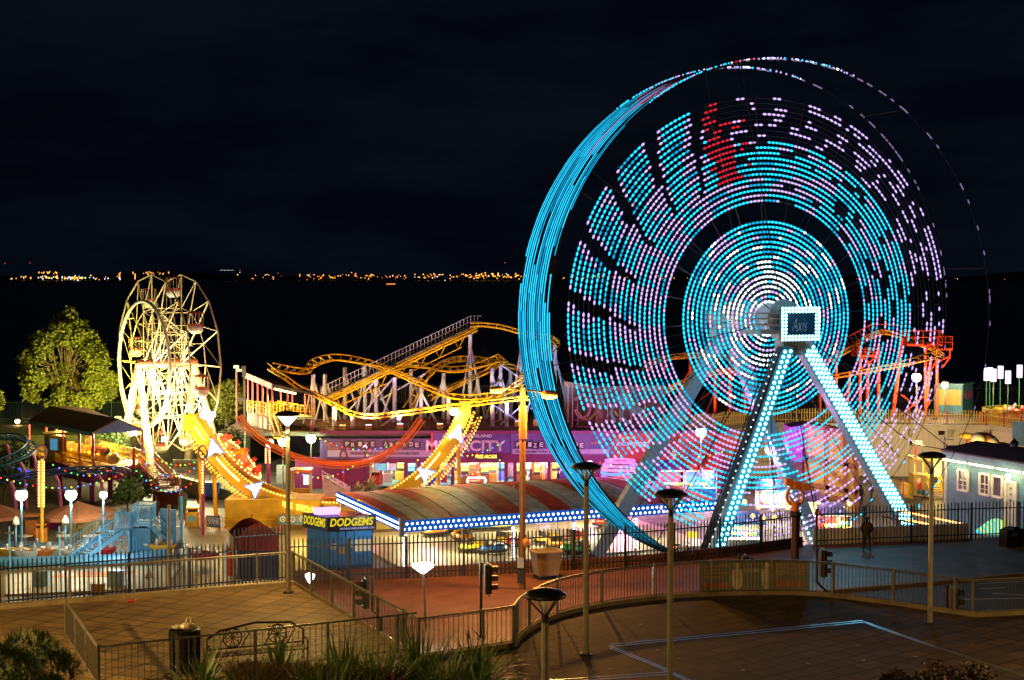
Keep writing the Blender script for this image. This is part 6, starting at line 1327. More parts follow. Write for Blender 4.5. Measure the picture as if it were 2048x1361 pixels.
for k in range(12): an = k*math.pi/6; q = gc+(a1*math.cos(an)+a2*math.sin(an))*1.9; build(MB().obox(q+nn*.5, a1*.16, a2*.16, nn*.22), 'seat', RED, HP)
mb = MB(); rb_ = random.Random(9)
for px in list(range(566, 586, 3))+list(range(594, 630, 3)):
    for k in range(4):
        if rb_.random() < .8: mb.sphere(at(px+rb_.uniform(-1, 1), 1004+(px-566)*.2+k*3.2, 117.8), .07, 6, 4)
build(mb, 'bulb_clusters', emi('halfpipe_letters', (1, .5, .05), 3), HP)
lamp('ride_glow', gc-Y*4+Z*2, 1300, (1, .5, .06), .5, HP); lamp('ride_glow', at(860, 900, 115), 300, (1, .6, .1), .5, HP); lamp('ride_glow', at(600, 1030, 113), 700, (1, .62, .1), .5, HP); lamp('ride_glow', at(680, 905, 124), 700, (1, .2, .05), .5, HP)
# yellow fence with pink posts and information boards
slat_fence('yellow fence with magenta posts in front of the half pipe base', [gp(372, 1048, ZP), gp(412, 1062, ZP), gp(530, 1060, ZP), gp(645, 1056, ZP)], 1.05, YEL, .17, GRP, postm=PINK, pw=.045)
def board(label, x0, x1, y0, y1, d, n, mat, tilt=0):
    a = at(x0, y1, d); b = at(x1, y0, d-tilt); o = thing('information_board', label, 'sign', a, 'blue boards with white round symbols'); dx = xy(b-a, 0); h_ = at(x0, y0, d).z-a.z; u = dx.normalized()
    build(MB().prism([a, a+dx, a+dx+Z*h_, a+Z*h_], Y*.05), 'board', mat, o)
    for x in (.05, .95): build(MB().rod(xy(a+dx*x, ZP)+Y*.08, a+dx*x+Z*h_+Y*.08, .04), 'post', PINK, o)
    mb = MB()
    for i in range(n): q = a+dx*((i+.5)/n)+Z*h_*.58-Y*.02; mb.tube([q+u*h_*.27*math.cos(k*.524)+Z*h_*.27*math.sin(k*.524) for k in range(12)], .025, 4, True); mb.tube([q+u*-.1-Z*.12, q+Z*.12, q+u*.1-Z*.12], .025, 4)
    build(mb, 'symbols', LW_, o)
NAV = pbr('board_navy', (.06, .12, .3), .5)
board('long blue board with three round white symbols behind the lit cone lamp post', 556, 614, 1031, 1050, 116, 3, NAV); board('dark blue board with four white symbols at the fence corner', 412, 441, 1031, 1054, 116.5, 4, pbr('board_slate', (.05, .06, .14), .5), .6)
# bins
def park_bin(label, px, pyb, s, mat, stripe=None, rz_=.2):
    c = gp(px, pyb, ZP); o = thing('park_bin', label, 'bin', c, 'square litter bins of the park'); build(MB().box(c+Z*.5*s, .8*s, .8*s, 1.0*s, rz_), 'body', mat, o); build(MB().box(c+Z*1.25*s, .85*s, .85*s, .12*s, rz_), 'lid', mat, o); build(MB().box(c+Z*1.1*s, .7*s, .7*s, .25*s, rz_), 'opening', BLACK, o)
    if stripe: q = c+Z*.55*s-Y*.44*s; build(MB().lathe(q, [(.22*s, 0), (.22*s, .05)], 16, -Y), 'badge', stripe, o)
park_bin('tall orange litter bin left of the yellow bulb post', 66, 1070, 1.2, ORANGE); park_bin('shorter orange litter bin in front of the yellow bulb post', 84, 1082, 1.0, ORANGE); park_bin('yellow litter bin with a blue badge by the yellow ride legs', 386, 1052, 1.15, YEL, LBLUE)
o = thing('planter', 'magenta box planter under the brown parasol', 'planter', gp(100, 1056, ZP)); c = gp(100, 1056, ZP); build(MB().box(c+Z*.3, 1.6, .8, .6), 'box', PINK, o); build(blades(c+Z*.6, 30, .5, .5, .03, rng), 'plant', LEAFD, o)
# parasols
def parasol(label, px, py, pyb, wpx, sag, d=None):
    b = gp(px, pyb, ZP); d = b.y; t = at(px, py, d); R_ = wpx/FPX*d/2; o = thing('parasol', label, 'parasol', b, 'brown parasols over the seating area'); build(MB().rod(b, t, .07), 'pole', STEEL, o); n = 8; rim = [t+V((R_*math.cos(k*math.pi/4+.3), R_*math.sin(k*math.pi/4+.3), -sag)) for k in range(n)]
    build(MB().add([t]+rim+[t-Z*.06]+[p-Z*.06 for p in rim]+[p-Z*.25 for p in rim], [(0, 1+k, 1+(k+1) % n) for k in range(n)]+[(n+1, n+2+k, n+2+(k+1) % n) for k in range(n)]+[(1+k, 1+(k+1) % n, 2*n+2+(k+1) % n, 2*n+2+k) for k in range(n)]), 'canopy', pbr('parasol_terracotta', (.3, .11, .05), .7, 0, .25, 1), o)
    mb = MB()
    for k in range(n): mb.rod(t-Z*.1, rim[k]-Z*.04, .03, 4)
    build(mb, 'ribs', STEEL, o)
parasol('large brown parasol behind the biggest lamp', 155, 1003, 1075, 150, .95); parasol('brown parasol cut off at the left edge', -5, 1008, 1072, 120, .8); parasol('small brown parasol behind the blue stair tower', 205, 1010, 1060, 60, .5)
def table(px, py, lb):
    c = gp(px, py, ZP); o = thing('cafe_table', lb, 'table', c, 'cafe tables between the lamps'); build(MB().lathe(c+Z*.7, [(0, .04), (.55, .04), (.55, 0), (0, 0)], 16), 'top', pbr('table_top', (.45, .33, .2), .5), o); build(MB().rod(c, c+Z*.7, .05), 'leg', STEEL, o); build(MB().lathe(c, [(.3, 0), (.3, .04), (0, .06)], 12), 'foot', BLACK, o)
for px, py, lb in ((50, 1092, 'cafe table next to the amber lamp post'), (128, 1092, 'cafe table next to the biggest lamp post'), (160, 1078, 'cafe table below the large parasol'), (180, 1092, 'cafe table at the foot of the blue stairs')): table(px, py, lb)
# bell shaped lamps on blue posts, plain poles
for px, py, pb, lb in ((32, 1042, 1100, 'bell shaped white lamp on a blue post at the left'), (131, 1040, 1100, 'bell shaped white lamp on a blue post by the biggest lamp'), (298, 1148, 1180, 'low bell lamp seen through the palisade')):
    b = gp(px, pb, ZP); t = at(px, py, b.y); o = thing('bell_lamp', lb, 'lamp', b, 'bell shaped lamps on blue posts'); build(MB().rod(b, t, .05), 'post', LBLUE, o); build(MB().lathe(t, [(.26, -.25), (.22, 0), (.1, .2), (.05, .3), (0, .32)], 14), 'bell', pbr('bell_white', (.75, .7, .55), .3), o, True)
for px, py, pb, m_, lb in ((338, 1010, 1178, CREAM, 'cream flag pole in front of the blue ride'), (363, 993, 1110, LBLUE, 'light blue pole beside the blue panels')):
    b = gp(px, pb, ZP); o = tag(build(MB().tube([b, at(px, py, b.y)], .1, 8), 'pole', m_), lb, 'pole')
# ---- light blue stair tower and water ride
BT = thing('stair_tower', 'light blue steel stair tower with railings, platforms and cross bracing', 'stair tower', gp(240, 1112, ZP)); LB2 = pbr('tower_light_blue', (.16, .5, .8), .45, 0, .2, 2)
dT = 104.5
def tb(px, py, dd=0.): return at(px, py, dT+dd)
stairs('', tb(232, 1062), tb(152, 1118, -3), 1.4, LB2, LB2, 12, par=BT, h=1.25); stairs('', tb(290, 1050, 1.5), tb(352, 1100, 3), 1.2, LB2, LB2, 10, par=BT, h=1.1)
for (x0, x1, y, dd, nm) in ((229, 259, 1062, 0, 'lower_platform'), (264, 300, 1047, 1, 'upper_platform')):
    a, b = tb(x0, y, dd), tb(x1, y, dd); build(MB().prism([a, b, b+Y*1.8, a+Y*1.8], (0, 0, -.2)), nm, LB2, BT); mb = MB(); q = [a, b, b+Y*1.8, a+Y*1.8]
    for u, v in zip(q, q[1:]+q[:1]):
        mb.tube([u+Z*1.25, v+Z*1.25], .04, 5); mb.tube([u+Z*.12, v+Z*.12], .03, 4)
        for p in resample([u, v], .16): mb.rod(p, p+Z*1.25, .018, 4)
    build(mb, 'guard_rail', LB2, BT)
a, b = tb(258, 1050, .8), tb(300, 1050, .8); build(MB().prism([xy(a, ZP), xy(b, ZP), b-Z*.25, a-Z*.25], Y*1.6), 'tower_body', pbr('tower_blue_panel', (.06, .28, .5), .5, 0, .35, 1.5), BT)
mb = MB(); p00, p10 = tb(230, 1064), tb(258, 1064)
for p in (p00, p10): mb.bar(p, xy(p, ZP), .12)
mb.bar(p00, xy(p10, ZP), .06); mb.bar(p10, xy(p00, ZP), .06); mb.bar(lerp(p00, xy(p00, ZP), .3), lerp(p10, xy(p10, ZP), .3), .06); build(mb, 'bracing', LB2, BT)
build(MB().tube([tb(246, 1030, 1.2), tb(246, 1052, .9), tb(244, 1060, .2)], .55, 12), 'slide_tube', pbr('slide_white', (.6, .65, .7), .3), BT, True)
a, b = tb(321, 1095, 2), tb(352, 1095, 2); build(MB().prism([a, b, V((b.x, b.y, tb(352, 1020, 2).z)), V((a.x, a.y, tb(321, 1018, 2).z))], Y*.15), 'tall_panel', pbr('tower_blue_panel', (.06, .28, .5)), BT); build(MB().box(tb(358, 1080, 2.2), .5, .3, 1.9), 'white_panel', WHITE, BT)
lamp('tower_light', tb(235, 1085, -5), 260, (.75, .9, 1), .3, BT)
slat_fence('light blue railing in front of the parasols', [gp(-40, 1112, ZP), gp(140, 1112, ZP)], 1.0, LBLUE, .18, GRP, pw=.04, every=2.0); slat_fence('light blue railing at the foot of the blue stair tower', [gp(268, 1116, ZP), gp(372, 1108, ZP)], 1.0, LBLUE, .18, GRP, pw=.04, every=2.0)
o = thing('water_ride', 'light blue water trough ride with yellow lit deck behind the left palisade fence', 'fairground ride', gp(150, 1160, ZP)); q = [gp(x, y, ZP) for x, y in ((-60, 1196), (330, 1180), (360, 1135), (-60, 1140))]
build(MB().prism([p+Z*.03 for p in q], Z*.1), 'deck', pbr('ride_deck', (.5, .42, .25), .5, 0, .35, 1), o); build(MB().tube([gp(-40, 1140, ZP)+Z*.5, gp(150, 1137, ZP)+Z*.5, gp(260, 1132, ZP)+Z*.5, gp(330, 1122, ZP)+Z*.5], .35, 8), 'trough', LBLUE, o); build(MB().prism([gp(90, 1160, ZP)+Z*.14, gp(220, 1158, ZP)+Z*.14, gp(280, 1148, ZP)+Z*.14, gp(150, 1148, ZP)+Z*.14], Z*.02), 'orange_mat', ORANGE, o)
for px, w_ in ((83, .9), (233, .9)): c = gp(px, 1176, ZP); build(MB().box(c+Z*.55, w_, .5, 1.1), 'pylon', pbr('pylon_blue', (.3, .6, .85), .4), o)
build(MB().box(gp(196, 1186, ZP)+Z*.3, .8, .4, .6), 'yellow_block', YEL, o)
for x_ in (20, 120, 200): lamp('ride_light', gp(x_, 1166, ZP)+Z*3.0, 520, (1, .9, .55), .3, o).data.energy = 230; build(MB().box(gp(x_, 1166, ZP)+Z*3.2, .5, .3, .1), 'lamp_head', STEEL, o); build(MB().rod(gp(x_, 1150, ZP), gp(x_, 1150, ZP)+Z*3.2, .05), 'lamp_post', LBLUE, o)
def boat(label, mat, key):
    o = thing('ride_boat', label, 'ride boat', (0, 0, 0), 'little boats of the water ride'); n = 16; R_ = [V((.95*math.copysign(abs(math.cos(k*.3927))**.8, math.cos(k*.3927)), .5*math.sin(k*.3927), 0)) for k in range(n)]; mb = MB(); 
    for s_, z in ((.7, .0), (1, .35), (1.02, .5), (.85, .5), (.75, .25)): mb.v += [tuple(p*s_+Z*z) for p in R_]
    for q in range(4):
        for k in range(n): mb.f.append((q*n+k, q*n+(k+1) % n, (q+1)*n+(k+1) % n, (q+1)*n+k)); mb.mi.append(0)
    mb.f.append(tuple(4*n+k for k in range(n))); mb.mi.append(0); build(mb, 'hull', mat, o, True); build(MB().box((-.35, 0, .55), .12, .6, .5), 'seat', WHITE, o); build(MB().lathe((.55, 0, .45), [(.2, 0), (.16, .25), (.05, .5), (0, .52)], 10), 'figurehead', WHITE, o, True); return o
BO = {'orange': boat('b', ORANGE, 0), 'yellow': boat('b', YEL, 1), 'white': boat('b', pbr('boat_white', (.7, .68, .6), .35), 2), 'red': boat('b', RED, 3)}
for k, px, py, rz_, lb in (('yellow', 25, 1125, .2, 'at the far left'), ('white', 52, 1128, .1, 'beside the yellow boat'), ('orange', 80, 1126, .3, 'third from the left'), ('white', 108, 1122, 0, 'in front of the blue railing'), ('orange', 185, 1118, .1, 'under the blue stairs'), ('red', 205, 1122, .2, 'next to the orange one under the stairs'), ('white', 150, 1126, .5, 'before the stair foot'), ('white', 305, 1112, .3, 'right of the stair tower'), ('yellow', 325, 1116, 0, 'at the foot of the cream pole'), ('white', 385, 1126, .2, 'furthest to the right'), ('red', 410, 1132, .1, 'close to the gate')): place(BO[k], gp(px, py, ZP)+Z*.45, rz_, k+' ride boat '+lb)
# dark container by the ride
o = thing('storage_cart', 'dark blue storage cart behind the pink bulb post', 'cart', gp(418, 1000, ZP)); c = gp(418, 1000, ZP); build(MB().prism([c+V((x, 0, z)) for x, z in ((-.8, .3), (.7, .3), (.9, 1.5), (-.9, 1.5))], Y*1.2), 'body', BLUE, o)
for s_ in (-.5, .5): build(MB().lathe(c+V((s_, .1, .2)), [(.2, 0), (.2, .1)], 12, Y), 'wheel', RUBBER, o)
# ================================================================ RIGHT SIDE OF THE PARK
WE = [V((13, 139.6, 0)), V((26, 150, 0)), V((46.3, 147, 0)), V((53, 130, 0))]
m = bpy.data.materials.new('corrugated_beige'); m.use_nodes = True; n_ = m.node_tree.nodes; l_ = m.node_tree.links; b_ = n_['Principled BSDF']; b_.inputs['Roughness'].default_value = .5
t_ = n_.new('ShaderNodeTexCoord'); wv = n_.new('ShaderNodeTexWave'); wv.inputs['Scale'].default_value = .55; wv.inputs['Distortion'].default_value = 0; wv.wave_profile = 'SAW'; r_ = n_.new('ShaderNodeValToRGB'); r_.color_ramp.elements[0].position = 0; r_.color_ramp.elements[0].color = (.2, .15, .08, 1); r_.color_ramp.elements[1].position = .08; r_.color_ramp.elements[1].color = (.5, .42, .27, 1)
l_.new(t_.outputs['Object'], wv.inputs[0]); l_.new(wv.outputs['Fac'], r_.inputs[0]); l_.new(r_.outputs[0], b_.inputs['Base Color'])
mb = MB().prism([WE[0]-Z*.4, WE[1]-Z*.4, xy(WE[1], ZP), xy(WE[0], ZP)], Y*.2); mb.prism([WE[1]-Z*.4, lerp(WE[1], WE[2], .97)-Z*.4, xy(lerp(WE[1], WE[2], .97), ZP), xy(WE[1], ZP)], Y*.2); o = tag(build(mb, 'panelled_wall', m), 'long beige panelled wall below the yellow wavy fence', 'wall')
o = thing('deck_beam', 'pale concrete beam with brackets carrying the deck above the beige wall', 'beam', WE[1]); mb = MB()
for a, b in zip(WE[1:-1], WE[2:]): mb.bar(a-Z*.28-Y*.25, b-Z*.28-Y*.25, .5, .5)
build(mb, 'beam', pbr('beam_pale', (.5, .42, .28), .6, 0, .2, 1), o)
for t in (.15, .4, .62, .8, .97): p = lerp(WE[1], WE[2], t); build(MB().prism([p+V((0, -.2, -.5)), p+V((0, -.9, -.5)), p+V((0, -.2, -1.3))], X*.35), 'bracket', pbr('beam_pale', (.5, .42, .28)), o)
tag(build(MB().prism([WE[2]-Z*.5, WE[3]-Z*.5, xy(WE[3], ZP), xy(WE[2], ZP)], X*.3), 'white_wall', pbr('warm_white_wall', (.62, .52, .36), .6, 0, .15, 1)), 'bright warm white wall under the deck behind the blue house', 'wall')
slat_fence('yellow wavy topped fence with magenta posts along the upper deck', [WE[0]+V((.6, .8, 0)), WE[1]+Y*.3, WE[2]-X*.3], 1.15, pbr('fence_ochre', (.62, .4, .05), .5, 0, .2, 2), .26, GRP, wave=.22, postm=PINK, pw=.09, every=3.6); slat_fence('short run of yellow wavy fence bending toward the viewer at the right', [WE[2]-X*.3, WE[3]-X*.2], 1.15, pbr('fence_ochre', (.62, .4, .05)), .26, GRP, wave=.22, postm=PINK, pw=.09, every=2.4)
slat_fence('dark seafront fence behind the red coaster', [V((24, 172, 0)), V((80, 172, 0))], 1.9, pbr('sea_fence', (.16, .13, .11)), .3, GRP)
tag(build(MB().prism([at(2024, 890, 128), at(2075, 898, 124), at(2075, 845, 124), at(2024, 843, 128)], X*.2), 'large_board', pbr('teal_board', (.2, .42, .45), .5)), 'plain pale blue back of a large board above the blue house', 'board')
# ---- red coaster
RC = thing('red_coaster', 'orange red coaster structure with a platform tower and lift ramp on the deck', 'roller coaster', at(1800, 840, 152)); RM = pbr('coaster_red', (.6, .06, .015), .4, 0, .25, 1.5); OG = pbr('coaster_amber_track', (.6, .3, .03), .4, 0, .2, 2)
track([(1620, 735, 160), (1690, 700, 160), (1730, 676, 159, .1), (1765, 662, 158, .2), (1800, 668, 157), (1835, 683, 156, .3), (1878, 700, 155, .6), (1870, 710, 152, .6), (1820, 722, 151, .3), (1760, 733, 152), (1700, 744, 153), (1655, 752, 154)], .5, 6, OG, RC, tie=.9)
track([(1290, 745, 160, .3), (1300, 725, 160, .5), (1340, 713, 161, .4), (1395, 709, 162, .3), (1450, 712, 163, .2), (1500, 725, 163)], .5, 6, OG, RC, tie=.9); track([(1310, 790, 158), (1360, 765, 158), (1420, 745, 159), (1500, 730, 160)], .5, 6, OG, RC)
mb = MB()
for a, b in (((1645, 700, 160), (1745, 648, 158)), ((1655, 716, 160), (1755, 664, 158))): mb.rod(at(*a), at(*b), .07, 5)
for i in range(12): mb.rod(lerp(at(1645, 700, 160), at(1745, 648, 158), i/11), lerp(at(1655, 716, 160), at(1755, 664, 158), i/11), .04, 4)
mb.rod(at(1745, 648, 158), at(1815, 652, 157), .06, 5); build(mb, 'lift_rail', RM, RC)
for x0, x1, y, h_ in ((1815, 1885, 688, 26), (1875, 1905, 697, 24), (1715, 1757, 710, 12)):
    a, b = at(x0, y, 155), at(x1, y, 155); build(MB().prism([a, b, b+Y*3, a+Y*3], (0, 0, -.25)), 'platform', RM, RC); mb = MB(); hh = h_/FPX*155; q = [a, b, b+Y*3, a+Y*3]
    for u, v in zip(q, q[1:]+q[:1]):
        for k in (.5, 1): mb.tube([u+Z*hh*k, v+Z*hh*k], .05, 4)
        for p in resample([u, v], .8): mb.rod(p, p+Z*hh, .045, 4)
    build(mb, 'guard_rail', RM, RC)
for px, py, dx_ in ((1803, 680, -18), (1851, 690, 0), (1874, 705, 0), (1720, 690, 0), (1757, 690, 0), (1862, 715, -12), (1800, 725, -14), (1735, 740, 0), (1700, 745, -8), (1660, 752, -10), (1672, 700, 0), (1380, 712, 0), (1300, 730, -16), (1330, 720, -14), (1430, 714, 0), (1360, 766, 0), (1460, 716, 0), (1490, 728, 0), (1640, 730, 0)):
    t = at(px, py, 155 if px > 1500 else 160); b = xy(at(px+dx_, 835, t.y), 0); build(MB().tube([t, lerp(t, b, .35)+X*(.0 if dx_ else 0), b], .17, 7), 'support_leg', RM, RC)
mb = MB()
for a, b in (((1720, 710), (1757, 740)), ((1757, 710), (1720, 740)), ((1851, 760), (1874, 720)), ((1803, 790), (1851, 830)), ((1851, 790), (1803, 830)), ((1840, 840), (1862, 800)), ((1874, 725), (1900, 712)), ((1900, 712), (1900, 697)), ((1885, 735), (1900, 715)), ((1350, 790), (1380, 740)), ((1400, 800), (1480, 740)), ((1410, 830), (1440, 760))): mb.rod(at(*a, 155.1), at(*b, 155.1), .09, 5)
build(mb, 'cross_braces', RM, RC)
for px, py, d, pw in ((1812, 838, 149, 2600), (1740, 838, 150, 1600), (1868, 838, 149, 1800), (1400, 840, 156, 2200), (1470, 840, 156, 1500)): p = at(px, py, d); build(MB().box(p, .5, .3, .3), 'floodlight', STEEL, RC); lamp('floodlight_beam', p+Z*.4, pw, (1, .34, .06), .3, RC, spot=130, aim=p+V((0, 5, 8)))
globe_lamp('large glaring white lamp among the red coaster legs', 1833, 755, 842, (1, .93, .65), 1300, .38, STEEL, 0.); globe_lamp('glaring lamp above the teal kiosk on the deck', 1890, 770, 838, (1, .88, .6), 900, .28, STEEL, 0.)
# teal kiosk on the deck, merry-go-round with lit panels
o = thing('deck_kiosk', 'teal kiosk with a closed yellow shutter on the upper deck', 'kiosk', at(1905, 830, 158)); a, b = xy(at(1868, 800, 158), 0), xy(at(1925, 800, 157), 0); c_ = xy(at(1946, 800, 160), 0)
TEAL = pbr('kiosk_teal', (.08, .28, .3), .5, 0, .35, 1); build(MB().prism([a, b, c_, c_+V((-2.8, 1, 0))], Z*3.1), 'body', TEAL, o); build(MB().prism([lerp(a, b, .03)+Z*1.0-Y*.05, lerp(a, b, .95)+Z*1.0-Y*.05, lerp(a, b, .95)+Z*2.6-Y*.05, lerp(a, b, .03)+Z*2.6-Y*.05], Y*.04), 'shutter', pbr('shutter_yellow', (.6, .4, .03), .45, 0, .15, 2), o); build(MB().prism([a+Z*3.1-Y*.3, b+Z*3.1-Y*.3, c_+Z*3.1+X*.2, c_+V((-3, 1.2, 3.1))], Z*.15), 'roof', TEAL, o)
q0, q1 = lerp(b, c_, .15)-Y*.06+X*.04, lerp(b, c_, .85)-Y*.06+X*.04; build(MB().prism([q0+Z*1.6, q1+Z*1.6, q1+Z*2.4, q0+Z*2.4], X*.03), 'poster', pbr('poster_pink', (.5, .15, .2), .5, 0, .5, 2), o)
c = xy(at(2035, 810, 150), 0); o = thing('merry_go_round', 'round yellow fenced merry-go-round with bright panel lamps on thin poles', 'fairground ride', c); R_ = 3.3; mb = MB(); pts = [c+V((R_*math.cos(k*.2618), R_*math.sin(k*.2618), 0)) for k in range(24)]
build(MB().lathe(c, [(R_*.85, .1), (R_*.85, .5), (0, .55)], 24), 'turntable', pbr('turntable_red', (.35, .05, .04), .5), o)
for zz in (.1, 1.3): mb.tube([p+Z*zz for p in pts], .06, 5, True)
for p in resample(pts+[pts[0]], .25): mb.box(p+Z*.7, .06, .04, 1.2)
build(mb, 'round_fence', pbr('fence_ochre', (.62, .4, .05)), o)
for k in range(5): an = k*1.2566+.5; q = c+V((1.9*math.cos(an), 1.9*math.sin(an), .55)); build(MB().sphere(q+Z*.5, .5, 10, 6, (1.3, .8, .8)).tube([q+V((.5, 0, .6)), q+V((.8, 0, 1.1))], [.2, .14], 6), 'ride_animal', [RED, WHITE, YEL][k % 3], o, True)
EP = emi('panel_lamp', (.95, .82, .9), 2.4); EPE = emi('panel_lamp_edge', (1, .3, .6), 1.4)
for px, py, d in ((1973, 749, 150), (1980, 748, 152), (1987, 751, 148.5), (2001, 745, 152), (2016, 755, 147.5), (2039, 743, 151), (2060, 750, 149)):
    p = at(px, py, d); po = build(MB().rod(xy(p, 0), p, .05), 'lamp_pole', GREEN, o); build(MB().box(p, .5, .14, 1.25), 'panel_lamp', EP, po); mb = MB()
    for i in range(10):
        for s_ in (-.27, .27): mb.sphere(p+V((s_, -.06, -.55+i*.12)), .04, 5, 3)
    build(mb, 'edge_bulbs', EPE, po)
lamp('ride_light', c+Z*3-Y*2, 700, (1, .75, .4), .4, o)
c = at(1968, 812, 149); o = tag(build(MB().box(xy(c, .5), .7, .6, 1.0), 'deck_bin', pbr('bin_red', (.35, .04, .03), .5)), 'small red bin on the deck beside the merry-go-round', 'bin')
# ---- blue house
BH = thing('blue_house', 'teal blue clapboard house with white framed windows and light strips under its eave', 'house', xy(at(1893, 1050, 118), ZP)); h0 = xy(at(1893, 930, 118), ZP); hd = -A; zt = .75
CLAP = brick('blue_clapboard', (.1, .27, .33), (.09, .25, .31), (.05, .15, .2), 1, 6, .2, .012, .55, bump=.2, flat=False); TRIM = pbr('house_white_trim', (.65, .6, .5), .5, 0, .1, 2)
def bh(u, z, out=0., inn=0.): return h0+hd*u-H*out+H*inn+Z*(z-ZP)
Lh = 22; build(MB().prism([bh(0, ZP), bh(Lh, ZP), bh(Lh, zt), bh(0, zt)], H*6), 'wall', CLAP, BH)
build(MB().prism([bh(-.3, zt+.0, .35), bh(Lh, zt+.0, .35), bh(Lh, zt+.55, 0, 3.2), bh(-.3, zt+.55, 0, 3.2)], Z*.12), 'roof', pbr('house_roof', (.055, .045, .045), .7, 0, .4, 1, .2), BH); build(MB().prism([bh(-.3, zt+.55, 0, 3.2), bh(Lh, zt+.55, 0, 3.2), bh(Lh, zt, 0, 6.4), bh(-.3, zt, 0, 6.4)], Z*.12), 'rear_roof', pbr('house_roof', (.055, .045, .045)), BH)
build(MB().bar(bh(-.2, zt-.2, .14), bh(Lh, zt-.2, .14), .22, .5), 'eave_board', pbr('house_eave', (.12, .3, .34), .5), BH); build(MB().bar(bh(-.02, ZP, .06), bh(-.02, zt, .06), .18), 'corner_board', TRIM, BH)
def ux(px, z):   # distance along the wall at a photo column
    u = 0
    for i in range(300):
        u = i*.06; p = bh(u, z)
        if 1024+FPX*p.x/(p.y*CT-(p.z-HC)*ST) > px: break
    return u
ES = emi('eave_strip', (1, .82, .4), 9)
for x0, x1 in ((1893, 1937), (1943, 1993), (2000, 2046), (2052, 2110)):
    u0, u1 = ux(x0, 0), ux(x1, 0); build(MB().bar(bh(u0, .12, .32), bh(u1, .12, .32), .1, .12), 'strip_lamp', ES, BH); pm = bh((u0+u1)/2, -.05, .5); lamp('strip_light', pm, 45, (1, .78, .35), parent=BH, area=(max(.5, u1-u0), .15)).rotation_euler = (0, 0, math.atan2(hd.y, hd.x))
for x0, x1, z0, z1, nm in ((1918, 1938, -2.05, -.5, 'window'), (1961, 1981, -2.05, -.5, 'window'), (1986, 2006, -2.05, -.5, 'window'), (2013, 2033, -4.2, -.75, 'door')):
    u0, u1 = ux(x0, -1), ux(x1, -1); wo = build(MB().prism([bh(u0, z0, .05), bh(u1, z0, .05), bh(u1, z1, .05), bh(u0, z1, .05)], H*.04), nm, pbr('house_dark_glass', (.05, .05, .08), .12) if nm == 'window' else pbr('house_door', (.55, .52, .45), .5), BH); mb = MB()
    for a, b in (((u0, z0), (u1, z0)), ((u1, z0), (u1, z1)), ((u1, z1), (u0, z1)), ((u0, z1), (u0, z0))): mb.bar(bh(*a, .1), bh(*b, .1), .16, .16, up=-H)
    build(mb, 'frame', TRIM, wo)
    if nm == 'window' and x0 != 1986: mb = MB(); mb.bar(bh((u0+u1)/2, z0, .08), bh((u0+u1)/2, z1, .08), .07, .05, up=-H); mb.bar(bh(u0, (z0+z1)/2, .08), bh(u1, (z0+z1)/2, .08), .07, .05, up=-H); mb.bar(bh(u0, z0+.4, .08), bh(u1, z0+.4, .08), .04, .04, up=-H); build(mb, 'glazing_bars', TRIM, wo)
    if nm == 'door': mb = MB(); [mb.sphere(bh((u0+u1)/2, -1.2-k*.45, .1), .1, 6, 4) for k in range(3)]; build(mb, 'coloured_dots', GREEN, wo)
p = bh(ux(2022, 0), -.35, .3); build(MB().sphere(p, .22, 10, 7), 'globe_lamp', emi('house_globe', (1, .85, .45), 10), BH, True); lamp('globe_light', p-H*.5, 60, (1, .8, .4), .2, BH)
for px in (1961, 2036): u = ux(px, 1); build(MB().lathe(bh(u, zt+.55, 0, 3.2), [(.3, 0), (.3, .3), (.4, .32), (.1, .6), (0, .75)], 8), 'roof_vent', DARK, BH)
# orange lit sea creature on the roof
c = at(1968, 897, 124); o = thing('creature_figure', 'glowing orange and cream big eyed creature figure behind the roof of the blue house', 'figure', c); OE = pbr('creature_orange', (.75, .2, .02), .4, 0, .3, 1.5)
build(MB().sphere(c+V((0, .5, .35)), 1.1, 16, 10, (1.25, .8, .85)).sphere(c+V((1.6, .6, -.1)), .8, 12, 8, (1.3, .8, .7)), 'body', OE, o, True); build(MB().sphere(c+V((-.55, -.15, .7)), .62, 14, 8), 'eye', pbr('creature_eye', (.8, .7, .35), .3), o, True); build(MB().sphere(c+V((.65, -.2, .35)), .58, 14, 8), 'eye', pbr('creature_eye', (.8, .7, .35)), o, True); build(MB().sphere(c+V((-1.4, .2, 1.0)), .4, 10, 7, (1.6, .8, .7)), 'fin', pbr('creature_yellow', (.8, .5, .04), .4), o, True)
lamp('figure_light', c+V((-1.2, -2.2, -.2)), 350, (1, .7, .25), .3, o)
# yellow booth with stairs
o = thing('ride_booth', 'yellow ride booth with a colourful painted side and open window, beside the beige wall', 'booth', gp(1845, 994, ZP)); d_ = gp(1845, 994, ZP).y; a, b = xy(at(1828, 990, d_), ZP), xy(at(1862, 994, d_-1), ZP); YB = pbr('booth_mustard', (.55, .38, .03), .5, 0, .25, 1.5)
build(MB().prism([a+Z*.1, b+Z*.1, b+Y*2+Z*.1, a+Y*2+Z*.1], Z*1.9), 'lower_wall', YB, o); mb = MB()
for p in (a, lerp(a, b, .5), b, a+Y*1.9, b+Y*1.9): mb.rod(p+Z*2, p+Z*3.3, .08)
build(mb, 'window_posts', YB, o); build(MB().prism([a+Z*3.3-X*.2-Y*.2, b+Z*3.3+X*.2-Y*.2, b+Y*2.1+Z*3.3, a+Y*2.1+Z*3.3], Z*.18), 'roof', YB, o)
for i, (u, z, r_, mt) in enumerate(((.3, 1.5, .22, pbr('paint_peach', (.6, .3, .15), .5)), (.35, 1.0, .3, RED), (.3, .5, .22, GREEN), (.55, .45, .25, BLUE))): build(MB().lathe(lerp(a, b, u)+Z*z-Y*.08, [(r_, 0), (r_, .05)], 14, Y), 'painted_shape', mt, o)
